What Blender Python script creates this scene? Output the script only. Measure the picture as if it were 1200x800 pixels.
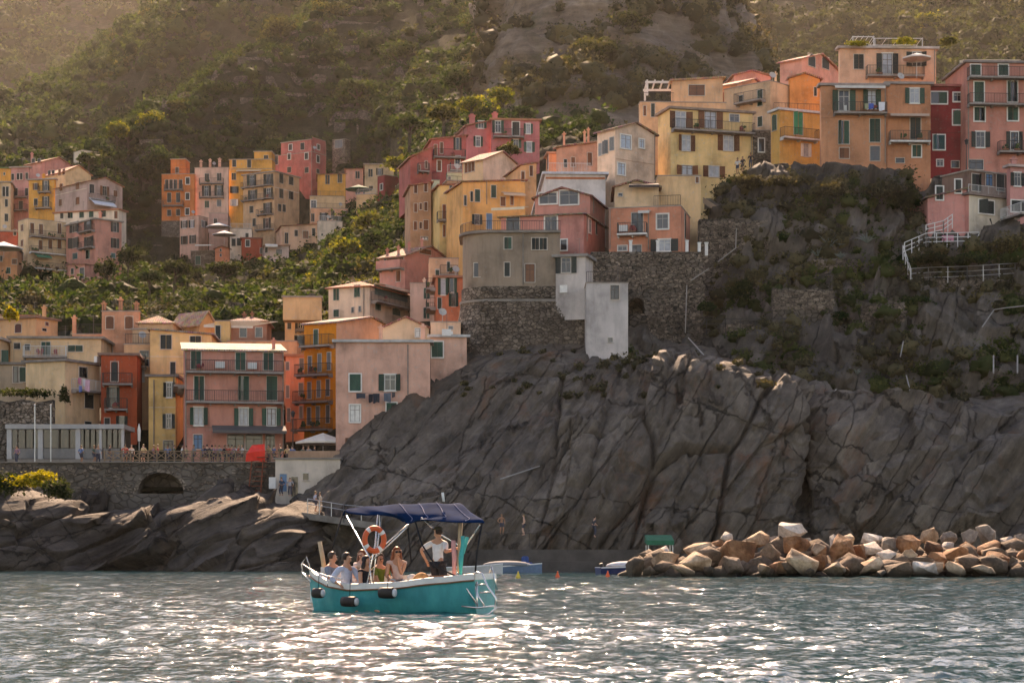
import bpy, bmesh, math, random
import numpy as np
from mathutils import Vector, Matrix, Quaternion
for o in list(bpy.data.objects): bpy.data.objects.remove(o, do_unlink=True)
scene = bpy.context.scene
COL = scene.collection
R = math.radians
# ---------------------------------------------------------------- camera
F, CAMH, HORIZON = 2400.0, 1.3, 650.0          # focal length in photo pixels, eye height, horizon row
cam_d = bpy.data.cameras.new('camera'); cam = bpy.data.objects.new('camera', cam_d); COL.objects.link(cam)
cam.location = (0, 0, CAMH); cam.rotation_euler = (R(90), 0, 0)
cam_d.sensor_width = 36; cam_d.lens = F/1200*36; cam_d.shift_y = (HORIZON-400)/1200
cam_d.clip_start = 0.5; cam_d.clip_end = 6000
scene.camera = cam
# ---------------------------------------------------------------- sky, sun, exposure
SUN_AZ, SUN_EL = -3.0, 36.0                     # degrees right of straight ahead, above the horizon
world = bpy.data.worlds.new('World'); scene.world = world; world.use_nodes = True
wn = world.node_tree.nodes; wl = world.node_tree.links
sky = wn.new('ShaderNodeTexSky'); sky.sky_type = 'NISHITA'; sky.sun_disc = False
sky.sun_elevation = R(SUN_EL); sky.sun_rotation = R(SUN_AZ); sky.dust_density = 0.5; sky.air_density = 1.0; sky.ozone_density = 0.6
bg = wn['Background']; bg.inputs['Strength'].default_value = 0.105
wl.new(sky.outputs[0], bg.inputs['Color'])
sun_d = bpy.data.lights.new('sun', 'SUN'); sun_d.energy = 5.0; sun_d.angle = R(0.53); sun_d.color = (1.0, 0.83, 0.64)
sun = bpy.data.objects.new('sun', sun_d); COL.objects.link(sun)
SDIR = Vector((math.sin(R(SUN_AZ))*math.cos(R(SUN_EL)), math.cos(R(SUN_AZ))*math.cos(R(SUN_EL)), math.sin(R(SUN_EL))))
sun.rotation_euler = SDIR.to_track_quat('Z', 'Y').to_euler(); sun.location = (40, 60, 300)
vs = scene.view_settings; vs.view_transform = 'Standard'; vs.look = 'None'; vs.gamma = 1.0; vs.exposure = 1.6
vs.use_curve_mapping = False
vs.use_white_balance = True; vs.white_balance_temperature = 8400; vs.white_balance_tint = 23
cy = scene.cycles; cy.use_denoising = True; cy.max_bounces = 6; cy.diffuse_bounces = 3; cy.glossy_bounces = 3
cy.transmission_bounces = 4; cy.transparent_max_bounces = 6; cy.volume_bounces = 1
cy.sample_clamp_indirect = 6.0; cy.use_adaptive_sampling = True; cy.adaptive_threshold = 0.02
cy.caustics_reflective = False; cy.caustics_refractive = False

# ---------------------------------------------------------------- pixel helpers (a pixel gives a direction, d is the distance)
def P(px, py, d): return Vector(((px-600)/F*d, d, CAMH+(HORIZON-py)/F*d))
CROP = {'A': (0,150,4.0), 'B': (170,140,4.0), 'C': (0,330,3.479), 'D': (180,350,3.81), 'E': (320,280,3.075), 'F': (370,130,4.2857),
        'G': (520,220,4.0), 'H': (640,70,3.3333), 'I': (860,30,3.478), 'J': (780,180,2.857), 'K': (340,560,4.2857), 'L': (720,590,2.5),
        'M': (0,520,3.0), 'Q': (350,380,1.905), 'S': (0,0,1.0)}
def px(c, x): return CROP[c][0] + x/CROP[c][2]
def py(c, y): return CROP[c][1] + y/CROP[c][2]
def PZ(c, x, y, d): return P(px(c, x), py(c, y), d)

# ---------------------------------------------------------------- noise
def _h(ix, iy, iz, seed):
    n = (ix.astype(np.uint32)*np.uint32(374761393)) ^ (iy.astype(np.uint32)*np.uint32(668265263)) ^ (iz.astype(np.uint32)*np.uint32(2246822519)) ^ np.uint32((seed*2654435761+12345) & 0xffffffff)
    n = (n ^ (n >> np.uint32(13)))*np.uint32(1274126177); n = (n ^ (n >> np.uint32(16)))*np.uint32(2246822507); n ^= n >> np.uint32(15)
    return n.astype(np.float64)/4294967295.0
def vnoise(p, seed=0):
    i = np.floor(p).astype(np.int64); f = p-i; f = f*f*f*(f*(f*6-15)+10)
    r = 0
    for dx in (0,1):
        for dy in (0,1):
            for dz in (0,1):
                w = (f[:,0] if dx else 1-f[:,0])*(f[:,1] if dy else 1-f[:,1])*(f[:,2] if dz else 1-f[:,2])
                r = r + w*_h(i[:,0]+dx, i[:,1]+dy, i[:,2]+dz, seed)
    return r*2-1
def fbm(p, octv=4, seed=0, gain=0.5, ridged=False):
    a, s, r = 1.0, 0.0, 0
    for o in range(octv):
        v = vnoise(p, seed+o*17)
        if ridged: v = 1-2*np.abs(v)
        r = r + a*v; s += a; a *= gain; p = p*2.03
    return r/s
def facets(s, t, size, seed=0, tilt=0.6):
    """broken slabs: every cell of a jittered grid is a tilted plane; returns height and distance to the joint"""
    s = s/size; t = t/size; i = np.floor(s).astype(np.int64); j = np.floor(t).astype(np.int64)
    b1 = np.full(s.shape, 9.0); b2 = np.full(s.shape, 9.0); val = np.zeros(s.shape); z = np.zeros_like(i)
    for di in (-1,0,1):
        for dj in (-1,0,1):
            a, b = i+di, j+dj
            cx = a+_h(a,b,z,seed); cy_ = b+_h(a,b,z,seed+1)
            dx, dy = s-cx, t-cy_; q = np.maximum(np.abs(dx), np.abs(dy))*0.6+np.hypot(dx, dy)*0.5
            h = _h(a,b,z,seed+2)*1.0 + (dx*(_h(a,b,z,seed+3)-.5)+dy*(_h(a,b,z,seed+4)-.5))*2*tilt
            near = q < b1; b2 = np.where(near, b1, np.minimum(b2, q)); val = np.where(near, h, val); b1 = np.where(near, q, b1)
    return val, b2-b1

# ---------------------------------------------------------------- object helpers
def setp(o, label=None, cat=None, group=None, kind=None):
    if label: o['label'] = label
    if cat: o['category'] = cat
    if group: o['group'] = group
    if kind: o['kind'] = kind
    return o
def empty(name, loc, label, cat, group=None):
    o = bpy.data.objects.new(name, None); COL.objects.link(o); o.location = loc; o.empty_display_size = 0.3
    return setp(o, label, cat, group)
def mesh_obj(name, me, parent=None, loc=(0,0,0), rz=0.0, mat=None):
    o = bpy.data.objects.new(name, me); COL.objects.link(o); o.location = loc; o.rotation_euler = (0,0,rz); o.parent = parent
    if mat is not None:
        if not me.materials: me.materials.append(mat)
        elif me.materials[0] != mat:
            o.material_slots[0].link = 'OBJECT'; o.material_slots[0].material = mat
    return o
def np_mesh(name, verts, faces, smooth=False):
    me = bpy.data.meshes.new(name); verts = np.asarray(verts, dtype=np.float32); faces = np.asarray(faces, dtype=np.int32)
    n = faces.shape[1]; me.vertices.add(len(verts)); me.vertices.foreach_set('co', verts.ravel())
    me.loops.add(faces.size); me.loops.foreach_set('vertex_index', faces.ravel())
    me.polygons.add(len(faces)); me.polygons.foreach_set('loop_start', np.arange(0, faces.size, n, dtype=np.int32))
    me.update(calc_edges=True)
    if smooth: me.polygons.foreach_set('use_smooth', np.ones(len(faces), dtype=bool))
    return me
class MB:
    """collects vertices and faces (world space) into one mesh"""
    def __init__(s): s.v, s.f, s.m = [], [], []
    def poly(s, pts, m=0):
        k = len(s.v); s.v += [tuple(p) for p in pts]; s.f.append(tuple(range(k, k+len(pts)))); s.m.append(m)
    def faces(s, pts, fs, m=0):
        k = len(s.v); s.v += [tuple(p) for p in pts]; s.f += [tuple(k+i for i in f) for f in fs]; s.m += [m]*len(fs)
    def hexa(s, p, m=0):       # p: 4 bottom points, 4 top points, both counter-clockwise from above
        s.faces(p, [(3,2,1,0),(4,5,6,7),(0,1,5,4),(1,2,6,5),(2,3,7,6),(3,0,4,7)], m)
    def box(s, x0,x1,y0,y1,z0,z1, m=0):
        s.hexa([(x0,y0,z0),(x1,y0,z0),(x1,y1,z0),(x0,y1,z0),(x0,y0,z1),(x1,y0,z1),(x1,y1,z1),(x0,y1,z1)], m)
    def obox(s, o, ux, uy, x0,x1,y0,y1,z0,z1, m=0):   # box in a frame turned about z (ux, uy: 2-D axes)
        q = lambda x,y,z: (o[0]+ux[0]*x+uy[0]*y, o[1]+ux[1]*x+uy[1]*y, z)
        s.hexa([q(x0,y0,z0),q(x1,y0,z0),q(x1,y1,z0),q(x0,y1,z0),q(x0,y0,z1),q(x1,y0,z1),q(x1,y1,z1),q(x0,y1,z1)], m)
    def prism(s, foot, z0, z1, m=0):
        n = len(foot); zz0 = z0 if hasattr(z0,'__len__') else [z0]*n; zz1 = z1 if hasattr(z1,'__len__') else [z1]*n
        p = [(a[0],a[1],z) for a,z in zip(foot,zz0)]+[(a[0],a[1],z) for a,z in zip(foot,zz1)]
        s.faces(p, [tuple(reversed(range(n))), tuple(range(n,2*n))]+[(i,(i+1)%n,n+(i+1)%n,n+i) for i in range(n)], m)
    def tube(s, pts, r, n=6, m=0, cap=True):
        pts = [Vector(p) for p in pts]; rs = r if hasattr(r,'__len__') else [r]*len(pts); rings = []; k0 = len(s.v)
        up = Vector((0,0,1)); last = None
        for i, p in enumerate(pts):
            t = (pts[min(i+1,len(pts)-1)]-pts[max(i-1,0)]).normalized()
            a = last - t*last.dot(t) if last is not None else t.cross(up)
            if a.length < 1e-4: a = t.cross(Vector((1,0,0)))
            a.normalize(); last = a; b = t.cross(a)
            for j in range(n):
                w = 2*math.pi*j/n; s.v.append(tuple(p+(a*math.cos(w)+b*math.sin(w))*rs[i]))
        for i in range(len(pts)-1):
            for j in range(n):
                a0 = k0+i*n+j; a1 = k0+i*n+(j+1)%n; s.f.append((a0,a0+n,a1+n,a1)); s.m.append(m)
        if cap:
            s.f.append(tuple(k0+j for j in range(n))); s.f.append(tuple(k0+(len(pts)-1)*n+j for j in reversed(range(n)))); s.m += [m,m]
    def blob(s, c, r, seg=10, rings=7, m=0, rot=None, fn=None):
        k0 = len(s.v); c = Vector(c)
        for i in range(rings+1):
            th = math.pi*i/rings
            for j in range(seg):
                ph = 2*math.pi*j/seg; q = Vector((math.sin(th)*math.cos(ph), math.sin(th)*math.sin(ph), math.cos(th)))
                if fn: q = fn(q)
                q = Vector((q.x*r[0], q.y*r[1], q.z*r[2]))
                if rot is not None: q = rot @ q
                s.v.append(tuple(c+q))
        for i in range(rings):
            for j in range(seg):
                a = k0+i*seg+j; b = k0+i*seg+(j+1)%seg; s.f.append((a,a+seg,b+seg,b)); s.m.append(m)
    def mesh(s, name, org=(0,0,0), smooth=False):
        me = bpy.data.meshes.new(name); o = Vector(org)
        me.from_pydata([(v[0]-o[0], v[1]-o[1], v[2]-o[2]) for v in s.v], [], s.f); me.update()
        if any(s.m): me.polygons.foreach_set('material_index', s.m)
        if smooth: me.polygons.foreach_set('use_smooth', [True]*len(s.f))
        return me
    def build(s, name, mat, parent=None, org=None, smooth=False, mats=None):
        org = org if org is not None else (parent.matrix_world.translation if False else (parent['_w'] if parent is not None and '_w' in parent else (parent.location if parent is not None else (0,0,0))))
        me = s.mesh(name, org, smooth)
        for m in (mats or [mat]): me.materials.append(m)
        o = bpy.data.objects.new(name, me); COL.objects.link(o); o.parent = parent
        return o

# ---------------------------------------------------------------- materials
def nodes_of(m): return m.node_tree.nodes, m.node_tree.links, m.node_tree.nodes['Principled BSDF']
MATS = {}
def newmat(name):
    m = bpy.data.materials.new(name); m.use_nodes = True; return m
def ramp(N, stops):
    r = N.new('ShaderNodeValToRGB'); e = r.color_ramp.elements
    while len(e) < len(stops): e.new(0.5)
    for el, (p, c) in zip(e, stops): el.position = p; el.color = (c[0],c[1],c[2],1) if hasattr(c,'__len__') else (c,c,c,1)
    return r
def noise_node(N, L, scale, detail=4, rough=0.6, coord=None, vec=None):
    n = N.new('ShaderNodeTexNoise'); n.inputs['Scale'].default_value = scale; n.inputs['Detail'].default_value = detail; n.inputs['Roughness'].default_value = rough
    if vec is not None: L.new(vec, n.inputs['Vector'])
    return n
def mixc(N, L, fac, a, b, mode='MIX'):
    x = N.new('ShaderNodeMix'); x.data_type = 'RGBA'; x.blend_type = mode
    for sock, v in ((x.inputs[0], fac), (x.inputs[6], a), (x.inputs[7], b)):
        if hasattr(v, 'is_linked'): L.new(v, sock)
        elif hasattr(v, '__len__'): sock.default_value = (v[0],v[1],v[2],1)
        else: sock.default_value = v
    return x.outputs[2]
def bump(N, L, b, h, dist, strength=1.0):
    n = N.new('ShaderNodeBump'); n.inputs['Strength'].default_value = strength; n.inputs['Distance'].default_value = dist
    L.new(h, n.inputs['Height']); L.new(n.outputs[0], b.inputs['Normal'])
def world_pos(N, L, scale=(1,1,1), rot=(0,0,0)):
    g = N.new('ShaderNodeNewGeometry'); mp = N.new('ShaderNodeMapping'); mp.inputs['Scale'].default_value = scale; mp.inputs['Rotation'].default_value = rot
    L.new(g.outputs['Position'], mp.inputs['Vector']); return mp.outputs[0]
def plaster(c):
    """aged, sun-bleached lime plaster: blotches, rain streaks, patched areas"""
    c = (min(c[0]*1.08,0.72), c[1]*0.99, c[2]*0.90)
    key = ('pl',)+tuple(round(x,3) for x in c)
    if key in MATS: return MATS[key]
    m = newmat('plaster'); N, L, b = nodes_of(m)
    w = world_pos(N, L); w2 = world_pos(N, L, (1.3,1.3,0.20))
    big = noise_node(N, L, 0.35, 5, 0.62, vec=w); st = noise_node(N, L, 1.0, 4, 0.65, vec=w2); fine = noise_node(N, L, 3.0, 5, 0.7, vec=w)
    r1 = ramp(N, [(0.30,0.60),(0.5,1.0),(0.72,1.22)]); L.new(big.outputs[0], r1.inputs[0])
    r2 = ramp(N, [(0.34,0.70),(0.50,1.0)]); L.new(st.outputs[0], r2.inputs[0])
    r3 = ramp(N, [(0.585,0),(0.64,1)]); L.new(fine.outputs[0], r3.inputs[0])
    grey = sum(c)/3
    a = mixc(N, L, 1.0, c, r1.outputs[0], 'MULTIPLY'); a = mixc(N, L, 0.6, a, r2.outputs[0], 'MULTIPLY')
    f = N.new('ShaderNodeMath'); f.operation = 'MULTIPLY'; f.inputs[1].default_value = 0.42; L.new(r3.outputs[0], f.inputs[0])
    a = mixc(N, L, f.outputs[0], a, (grey*0.85+0.06, grey*0.8+0.05, grey*0.74+0.04))
    L.new(a, b.inputs['Base Color']); b.inputs['Roughness'].default_value = 0.92; b.inputs['Specular IOR Level'].default_value = 0.2
    bump(N, L, b, fine.outputs[0], 0.03)
    MATS[key] = m; return m
def flat(name, c, rough=0.7, var=0.25, scale=2.0, metal=0.0, spec=0.3, bdist=0.0):
    key = (name,)+tuple(c)
    if key in MATS: return MATS[key]
    m = newmat(name); N, L, b = nodes_of(m)
    n = noise_node(N, L, scale, 5, 0.65, vec=world_pos(N, L)); r = ramp(N, [(0.3,1-var),(0.7,1+var)]); L.new(n.outputs[0], r.inputs[0])
    L.new(mixc(N, L, 1.0, c, r.outputs[0], 'MULTIPLY'), b.inputs['Base Color'])
    b.inputs['Roughness'].default_value = rough; b.inputs['Metallic'].default_value = metal; b.inputs['Specular IOR Level'].default_value = spec
    if bdist: bump(N, L, b, n.outputs[0], bdist)
    MATS[key] = m; return m
def glass_mat():
    if 'glass' in MATS: return MATS['glass']
    m = newmat('window_glass'); N, L, b = nodes_of(m); oi = N.new('ShaderNodeObjectInfo')
    r = ramp(N, [(0.0,(0.012,0.012,0.014)),(0.7,(0.03,0.03,0.032)),(0.9,(0.05,0.05,0.055)),(1.0,(0.12,0.115,0.105))]); L.new(oi.outputs['Random'], r.inputs[0])
    L.new(r.outputs[0], b.inputs['Base Color']); b.inputs['Roughness'].default_value = 0.12; b.inputs['Specular IOR Level'].default_value = 0.5
    MATS['glass'] = m; return m
def shutter_mat(c):
    key = ('sh',)+tuple(c)
    if key in MATS: return MATS[key]
    m = newmat('shutter_paint'); N, L, b = nodes_of(m); oi = N.new('ShaderNodeObjectInfo')
    r = ramp(N, [(0.0,0.65),(1.0,1.5)]); L.new(oi.outputs['Random'], r.inputs[0])
    n = noise_node(N, L, 3.0, 4, vec=world_pos(N, L, (1,1,0.3))); r2 = ramp(N, [(0.3,0.75),(0.7,1.2)]); L.new(n.outputs[0], r2.inputs[0])
    a = mixc(N, L, 1.0, c, r.outputs[0], 'MULTIPLY'); a = mixc(N, L, 1.0, a, r2.outputs[0], 'MULTIPLY')
    L.new(a, b.inputs['Base Color']); b.inputs['Roughness'].default_value = 0.6
    # louvres
    wv = N.new('ShaderNodeTexWave'); wv.bands_direction = 'Z'; wv.inputs['Scale'].default_value = 3.2; tc = N.new('ShaderNodeTexCoord'); L.new(tc.outputs['Object'], wv.inputs['Vector'])
    bump(N, L, b, wv.outputs['Fac'], 0.02)
    MATS[key] = m; return m
def tile_mat(c=(0.32,0.13,0.075)):
    key = ('tile',)+tuple(c)
    if key in MATS: return MATS[key]
    m = newmat('roof_tiles'); N, L, b = nodes_of(m); w = world_pos(N, L)
    v = N.new('ShaderNodeTexVoronoi'); v.inputs['Scale'].default_value = 2.6; L.new(w, v.inputs['Vector'])
    n = noise_node(N, L, 0.8, 5, vec=w); r = ramp(N, [(0.3,0.6),(0.7,1.25)]); L.new(n.outputs[0], r.inputs[0])
    a = mixc(N, L, 0.35, c, v.outputs['Color'], 'SOFT_LIGHT'); a = mixc(N, L, 1.0, a, r.outputs[0], 'MULTIPLY')
    L.new(a, b.inputs['Base Color']); b.inputs['Roughness'].default_value = 0.9
    wv = N.new('ShaderNodeTexWave'); wv.inputs['Scale'].default_value = 1.4; wv.bands_direction = 'X'; L.new(w, wv.inputs['Vector']); bump(N, L, b, wv.outputs['Fac'], 0.09)
    MATS[key] = m; return m
def masonry(name, c1, c2, joint, scale, dist=0.12):
    key = (name,scale)
    if key in MATS: return MATS[key]
    m = newmat(name); N, L, b = nodes_of(m); w = world_pos(N, L, (1,1,1.5)); wn_ = noise_node(N, L, 0.7, 3, vec=w)
    off = mixc(N, L, 0.12, w, wn_.outputs['Color'], 'LINEAR_LIGHT')
    v = N.new('ShaderNodeTexVoronoi'); v.inputs['Scale'].default_value = scale; L.new(off, v.inputs['Vector'])
    e = N.new('ShaderNodeTexVoronoi'); e.feature = 'DISTANCE_TO_EDGE'; e.inputs['Scale'].default_value = scale; L.new(off, e.inputs['Vector'])
    er = ramp(N, [(0.0,0.0),(0.09,1.0)]); L.new(e.outputs['Distance'], er.inputs[0])
    sp = N.new('ShaderNodeSeparateColor'); L.new(v.outputs['Color'], sp.inputs[0])
    st = mixc(N, L, sp.outputs[0], c1, c2); n = noise_node(N, L, 0.25, 5, 0.65, vec=w); r = ramp(N, [(0.3,0.55),(0.7,1.3)]); L.new(n.outputs[0], r.inputs[0])
    st = mixc(N, L, er.outputs[0], joint, st); st = mixc(N, L, 1.0, st, r.outputs[0], 'MULTIPLY')
    L.new(st, b.inputs['Base Color']); b.inputs['Roughness'].default_value = 0.95; b.inputs['Specular IOR Level'].default_value = 0.15
    mm = N.new('ShaderNodeMath'); mm.operation = 'MULTIPLY_ADD'; mm.inputs[1].default_value = 0.6; L.new(sp.outputs[1], mm.inputs[0]); L.new(er.outputs[0], mm.inputs[2])
    bump(N, L, b, mm.outputs[0], dist)
    MATS[key] = m; return m
def strata_pos(N, L, ang, scale):
    """world position turned about y so that its x runs along the beds, then stretched"""
    g = N.new('ShaderNodeNewGeometry'); m1 = N.new('ShaderNodeMapping'); m1.inputs['Rotation'].default_value = (0, ang, 0); L.new(g.outputs['Position'], m1.inputs['Vector'])
    m2 = N.new('ShaderNodeMapping'); m2.inputs['Scale'].default_value = scale; L.new(m1.outputs[0], m2.inputs['Vector']); return m2.outputs[0]
def rock_mat(name, dark, mid, light, rust=(0.16,0.07,0.035), scale=1.0, ang=0.0, cracks=0.0, bd=0.3):
    m = newmat(name); N, L, b = nodes_of(m); w = world_pos(N, L); wa = strata_pos(N, L, ang, (0.10,0.35,1.0))
    n1 = noise_node(N, L, 0.09*scale, 6, 0.65, vec=w); n2 = noise_node(N, L, 0.9*scale, 8, 0.72, vec=w); n3 = noise_node(N, L, 1.3*scale, 8, 0.72, vec=wa)
    r = ramp(N, [(0.34,dark),(0.52,mid),(0.70,light)]); L.new(n3.outputs[0], r.inputs[0])
    r1 = ramp(N, [(0.3,0.5),(0.5,0.95),(0.7,1.5)]); L.new(n1.outputs[0], r1.inputs[0]); r2 = ramp(N, [(0.3,0.62),(0.7,1.32)]); L.new(n2.outputs[0], r2.inputs[0])
    a = mixc(N, L, 1.0, r.outputs[0], r1.outputs[0], 'MULTIPLY'); a = mixc(N, L, 1.0, a, r2.outputs[0], 'MULTIPLY')
    n4 = noise_node(N, L, 0.28*scale, 6, 0.7, vec=world_pos(N, L, (1.2,1,0.6))); r4 = ramp(N, [(0.56,0),(0.72,0.75)]); L.new(n4.outputs[0], r4.inputs[0])
    a = mixc(N, L, r4.outputs[0], a, rust)
    mm = N.new('ShaderNodeMath'); mm.operation = 'ADD'; L.new(n2.outputs[0], mm.inputs[0]); L.new(n3.outputs[0], mm.inputs[1]); h = mm.outputs[0]
    if cracks:
        wob = mixc(N, L, 0.35, strata_pos(N, L, ang, (0.07,0.3,1.0)), n2.outputs['Color'], 'LINEAR_LIGHT')
        wob2 = mixc(N, L, 0.3, strata_pos(N, L, ang-1.25, (0.12,0.3,0.8)), n2.outputs['Color'], 'LINEAR_LIGHT')
        for sc, wd, wob in ((0.13,0.005,wob),(0.37,0.010,wob),(0.17,0.003,wob2)):
            e = N.new('ShaderNodeTexVoronoi'); e.feature = 'DISTANCE_TO_EDGE'; e.inputs['Scale'].default_value = sc*scale; L.new(wob, e.inputs['Vector'])
            er = ramp(N, [(0.0,0.0),(wd,1.0)]); L.new(e.outputs['Distance'], er.inputs[0])
            ed = ramp(N, [(0.0,1-cracks),(wd*.8,1.0)]); L.new(e.outputs['Distance'], ed.inputs[0]); a = mixc(N, L, 1.0, a, ed.outputs[0], 'MULTIPLY')
            ad = N.new('ShaderNodeMath'); ad.operation = 'ADD'; L.new(h, ad.inputs[0]); L.new(er.outputs[0], ad.inputs[1]); h = ad.outputs[0]
    L.new(a, b.inputs['Base Color']); b.inputs['Roughness'].default_value = 0.85; b.inputs['Specular IOR Level'].default_value = 0.3
    bump(N, L, b, h, bd); return m
def leaf_mat(name, dark, mid, light, trans=0.45):
    m = newmat(name); N, L, b = nodes_of(m); g = N.new('ShaderNodeNewGeometry')
    r = ramp(N, [(0.0,dark),(0.55,mid),(1.0,light)]); L.new(g.outputs['Random Per Island'], r.inputs[0])
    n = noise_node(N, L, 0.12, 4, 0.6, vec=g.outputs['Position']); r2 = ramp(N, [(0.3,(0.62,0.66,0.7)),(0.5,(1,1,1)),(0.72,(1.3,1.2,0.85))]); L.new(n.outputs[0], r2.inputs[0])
    c = mixc(N, L, 1.0, r.outputs[0], r2.outputs[0], 'MULTIPLY')
    b.inputs['Roughness'].default_value = 0.75; b.inputs['Specular IOR Level'].default_value = 0.06; L.new(c, b.inputs['Base Color'])
    t = N.new('ShaderNodeBsdfTranslucent'); tc = mixc(N, L, 1.0, c, (1.5,1.35,0.55), 'MULTIPLY'); L.new(tc, t.inputs['Color'])
    mx = N.new('ShaderNodeMixShader'); mx.inputs[0].default_value = trans; L.new(b.outputs[0], mx.inputs[1]); L.new(t.outputs[0], mx.inputs[2])
    L.new(mx.outputs[0], N['Material Output'].inputs['Surface']); return m
def soil_mat(name, c1, c2, c3):
    m = newmat(name); N, L, b = nodes_of(m); w = world_pos(N, L)
    n = noise_node(N, L, 0.16, 7, 0.7, vec=w); n2 = noise_node(N, L, 1.3, 6, 0.7, vec=w)
    r = ramp(N, [(0.34,c1),(0.5,c2),(0.66,c3)]); L.new(n.outputs[0], r.inputs[0]); r2 = ramp(N, [(0.3,0.55),(0.7,1.35)]); L.new(n2.outputs[0], r2.inputs[0])
    L.new(mixc(N, L, 1.0, r.outputs[0], r2.outputs[0], 'MULTIPLY'), b.inputs['Base Color']); b.inputs['Roughness'].default_value = 0.97; b.inputs['Specular IOR Level'].default_value = 0.1
    bump(N, L, b, n2.outputs[0], 0.35); return m
# ================================================================ TERRAIN
def patch(cols, sub=(12,12), blur=3):
    """cols: list of columns, each a list of (px, py, d) from bottom to top -> smooth grid of world points"""
    A = np.array([[tuple(P(*p)) for p in c] for c in cols])            # columns x rows x 3
    nc, nr = A.shape[:2]
    def up(a, k, axis):
        n = a.shape[axis]; t = np.linspace(0, n-1, (n-1)*k+1); i = np.minimum(t.astype(int), n-2); f = t-i
        sh = [1,1,1]; sh[axis] = -1; f = f.reshape(sh)
        p0 = np.take(a, np.maximum(i-1,0), axis); p1 = np.take(a, i, axis); p2 = np.take(a, i+1, axis); p3 = np.take(a, np.minimum(i+2,n-1), axis)
        m1 = (p2-p0)*.35; m2 = (p3-p1)*.35; f2, f3 = f*f, f*f*f
        return (2*f3-3*f2+1)*p1+(f3-2*f2+f)*m1+(-2*f3+3*f2)*p2+(f3-f2)*m2
    return up(up(A, sub[0], 0), sub[1], 1)
def normals(G):
    du = np.gradient(G, axis=0); dv = np.gradient(G, axis=1); n = np.cross(du, dv); l = np.linalg.norm(n, axis=2, keepdims=True); n = n/np.maximum(l, 1e-9)
    return n
def grid_mesh(name, G, smooth=True):
    nc, nr = G.shape[:2]; idx = np.arange(nc*nr).reshape(nc, nr)
    f = np.stack([idx[:-1,:-1], idx[1:,:-1], idx[1:,1:], idx[:-1,1:]], -1).reshape(-1,4)
    return np_mesh(name, G.reshape(-1,3), f, smooth)
def terrace(G, step, sharp=0.75, mask=None):
    z = G[...,2]; p = G.reshape(-1,3)
    zz = z + 1.6*fbm(p*np.array([.03,.03,.0])+5, 3, 7).reshape(z.shape)
    k = np.floor(zz/step); f = zz/step-k; s = np.clip((f-0.5)/(1-sharp)+0.5, 0, 1)
    dz = (k+s)*step-zz
    G[...,2] = z + (dz if mask is None else dz*mask)

# ---- village hillside, from behind the promenade up to the skyline
def hcol(x, pts, sky=None):
    rows = [(x, y, d) for y, d in pts]
    return rows
LOW = lambda x: [(575,181),(461,225)]
hill_cols = []
for x, sk in ((-160,195),(-20,192),(50,190),(112,176)):
    hill_cols.append(hcol(x, LOW(x)+[(385,280),(342,350),(322,370),(256,408),(sk+8,438),(sk,446),(sk+12,500),(sk+40,560),(sk+80,620)]))
for x, sk in ((150,152),(190,128)):
    hill_cols.append(hcol(x, LOW(x)+[(385,275),(350,350),(320,402),(268,438),(205,455),(sk,480),(sk+12,530),(sk+40,590),(sk+80,640)]))
for x, sk in ((240,94),(300,62)):
    hill_cols.append(hcol(x, LOW(x)+[(385,275),(352,350),(322,404),(270,442),(210,460),(155,480),(sk,510),(sk+12,560),(sk+60,640)]))
hill_cols.append(hcol(350, LOW(0)+[(382,275),(350,340),(306,402),(266,432),(205,458),(155,480),(90,510),(34,540),(38,640)]))
hill_cols.append(hcol(400, [(575,181),(450,212),(375,262),(345,325),(294,392),(262,430),(218,456),(150,482),(85,510),(20,545),(-30,600)]))
hill_cols.append(hcol(445, [(575,185),(440,204),(372,240),(345,300),(297,356),(260,402),(226,444),(150,472),(80,510),(10,550),(-90,620)]))
hill_cols.append(hcol(495, [(575,190),(430,204),(370,232),(335,256),(285,290),(225,345),(185,400),(140,440),(80,490),(10,540),(-90,620)]))
hill_cols.append(hcol(560, [(575,196),(430,206),(370,232),(330,252),(280,266),(215,294),(165,330),(120,410),(70,470),(10,530),(-90,620)]))
hill_cols.append(hcol(630, [(575,200),(430,208),(370,226),(320,246),(270,262),(205,290),(168,320),(120,405),(70,465),(10,525),(-90,620)]))
hill_cols.append(hcol(720, [(575,204),(430,210),(360,222),(310,236),(250,250),(190,262),(170,300),(130,390),(70,455),(10,520),(-90,620)]))
G = patch(hill_cols, (24,26))
p = G.reshape(-1,3); nz = fbm(p/28.0, 5, 3).reshape(G.shape[:2]); fade = np.clip((G[...,1]-235)/60, 0, 1)
G[...,2] += nz*2.2*fade
terrace(G, 3.4, 0.8, fade); G += (fbm(p/3.0, 3, 9).reshape(G.shape[:2])*0.45*fade)[...,None]*np.array([.3,.6,1.0])
SOIL = soil_mat('hillside_soil', (0.014,0.016,0.008), (0.026,0.026,0.014), (0.052,0.046,0.029))
HILL = G
setp(mesh_obj('village_hillside', grid_mesh('hillside', G), mat=SOIL), 'terraced green hillside behind the village', None, None, 'structure')

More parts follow.
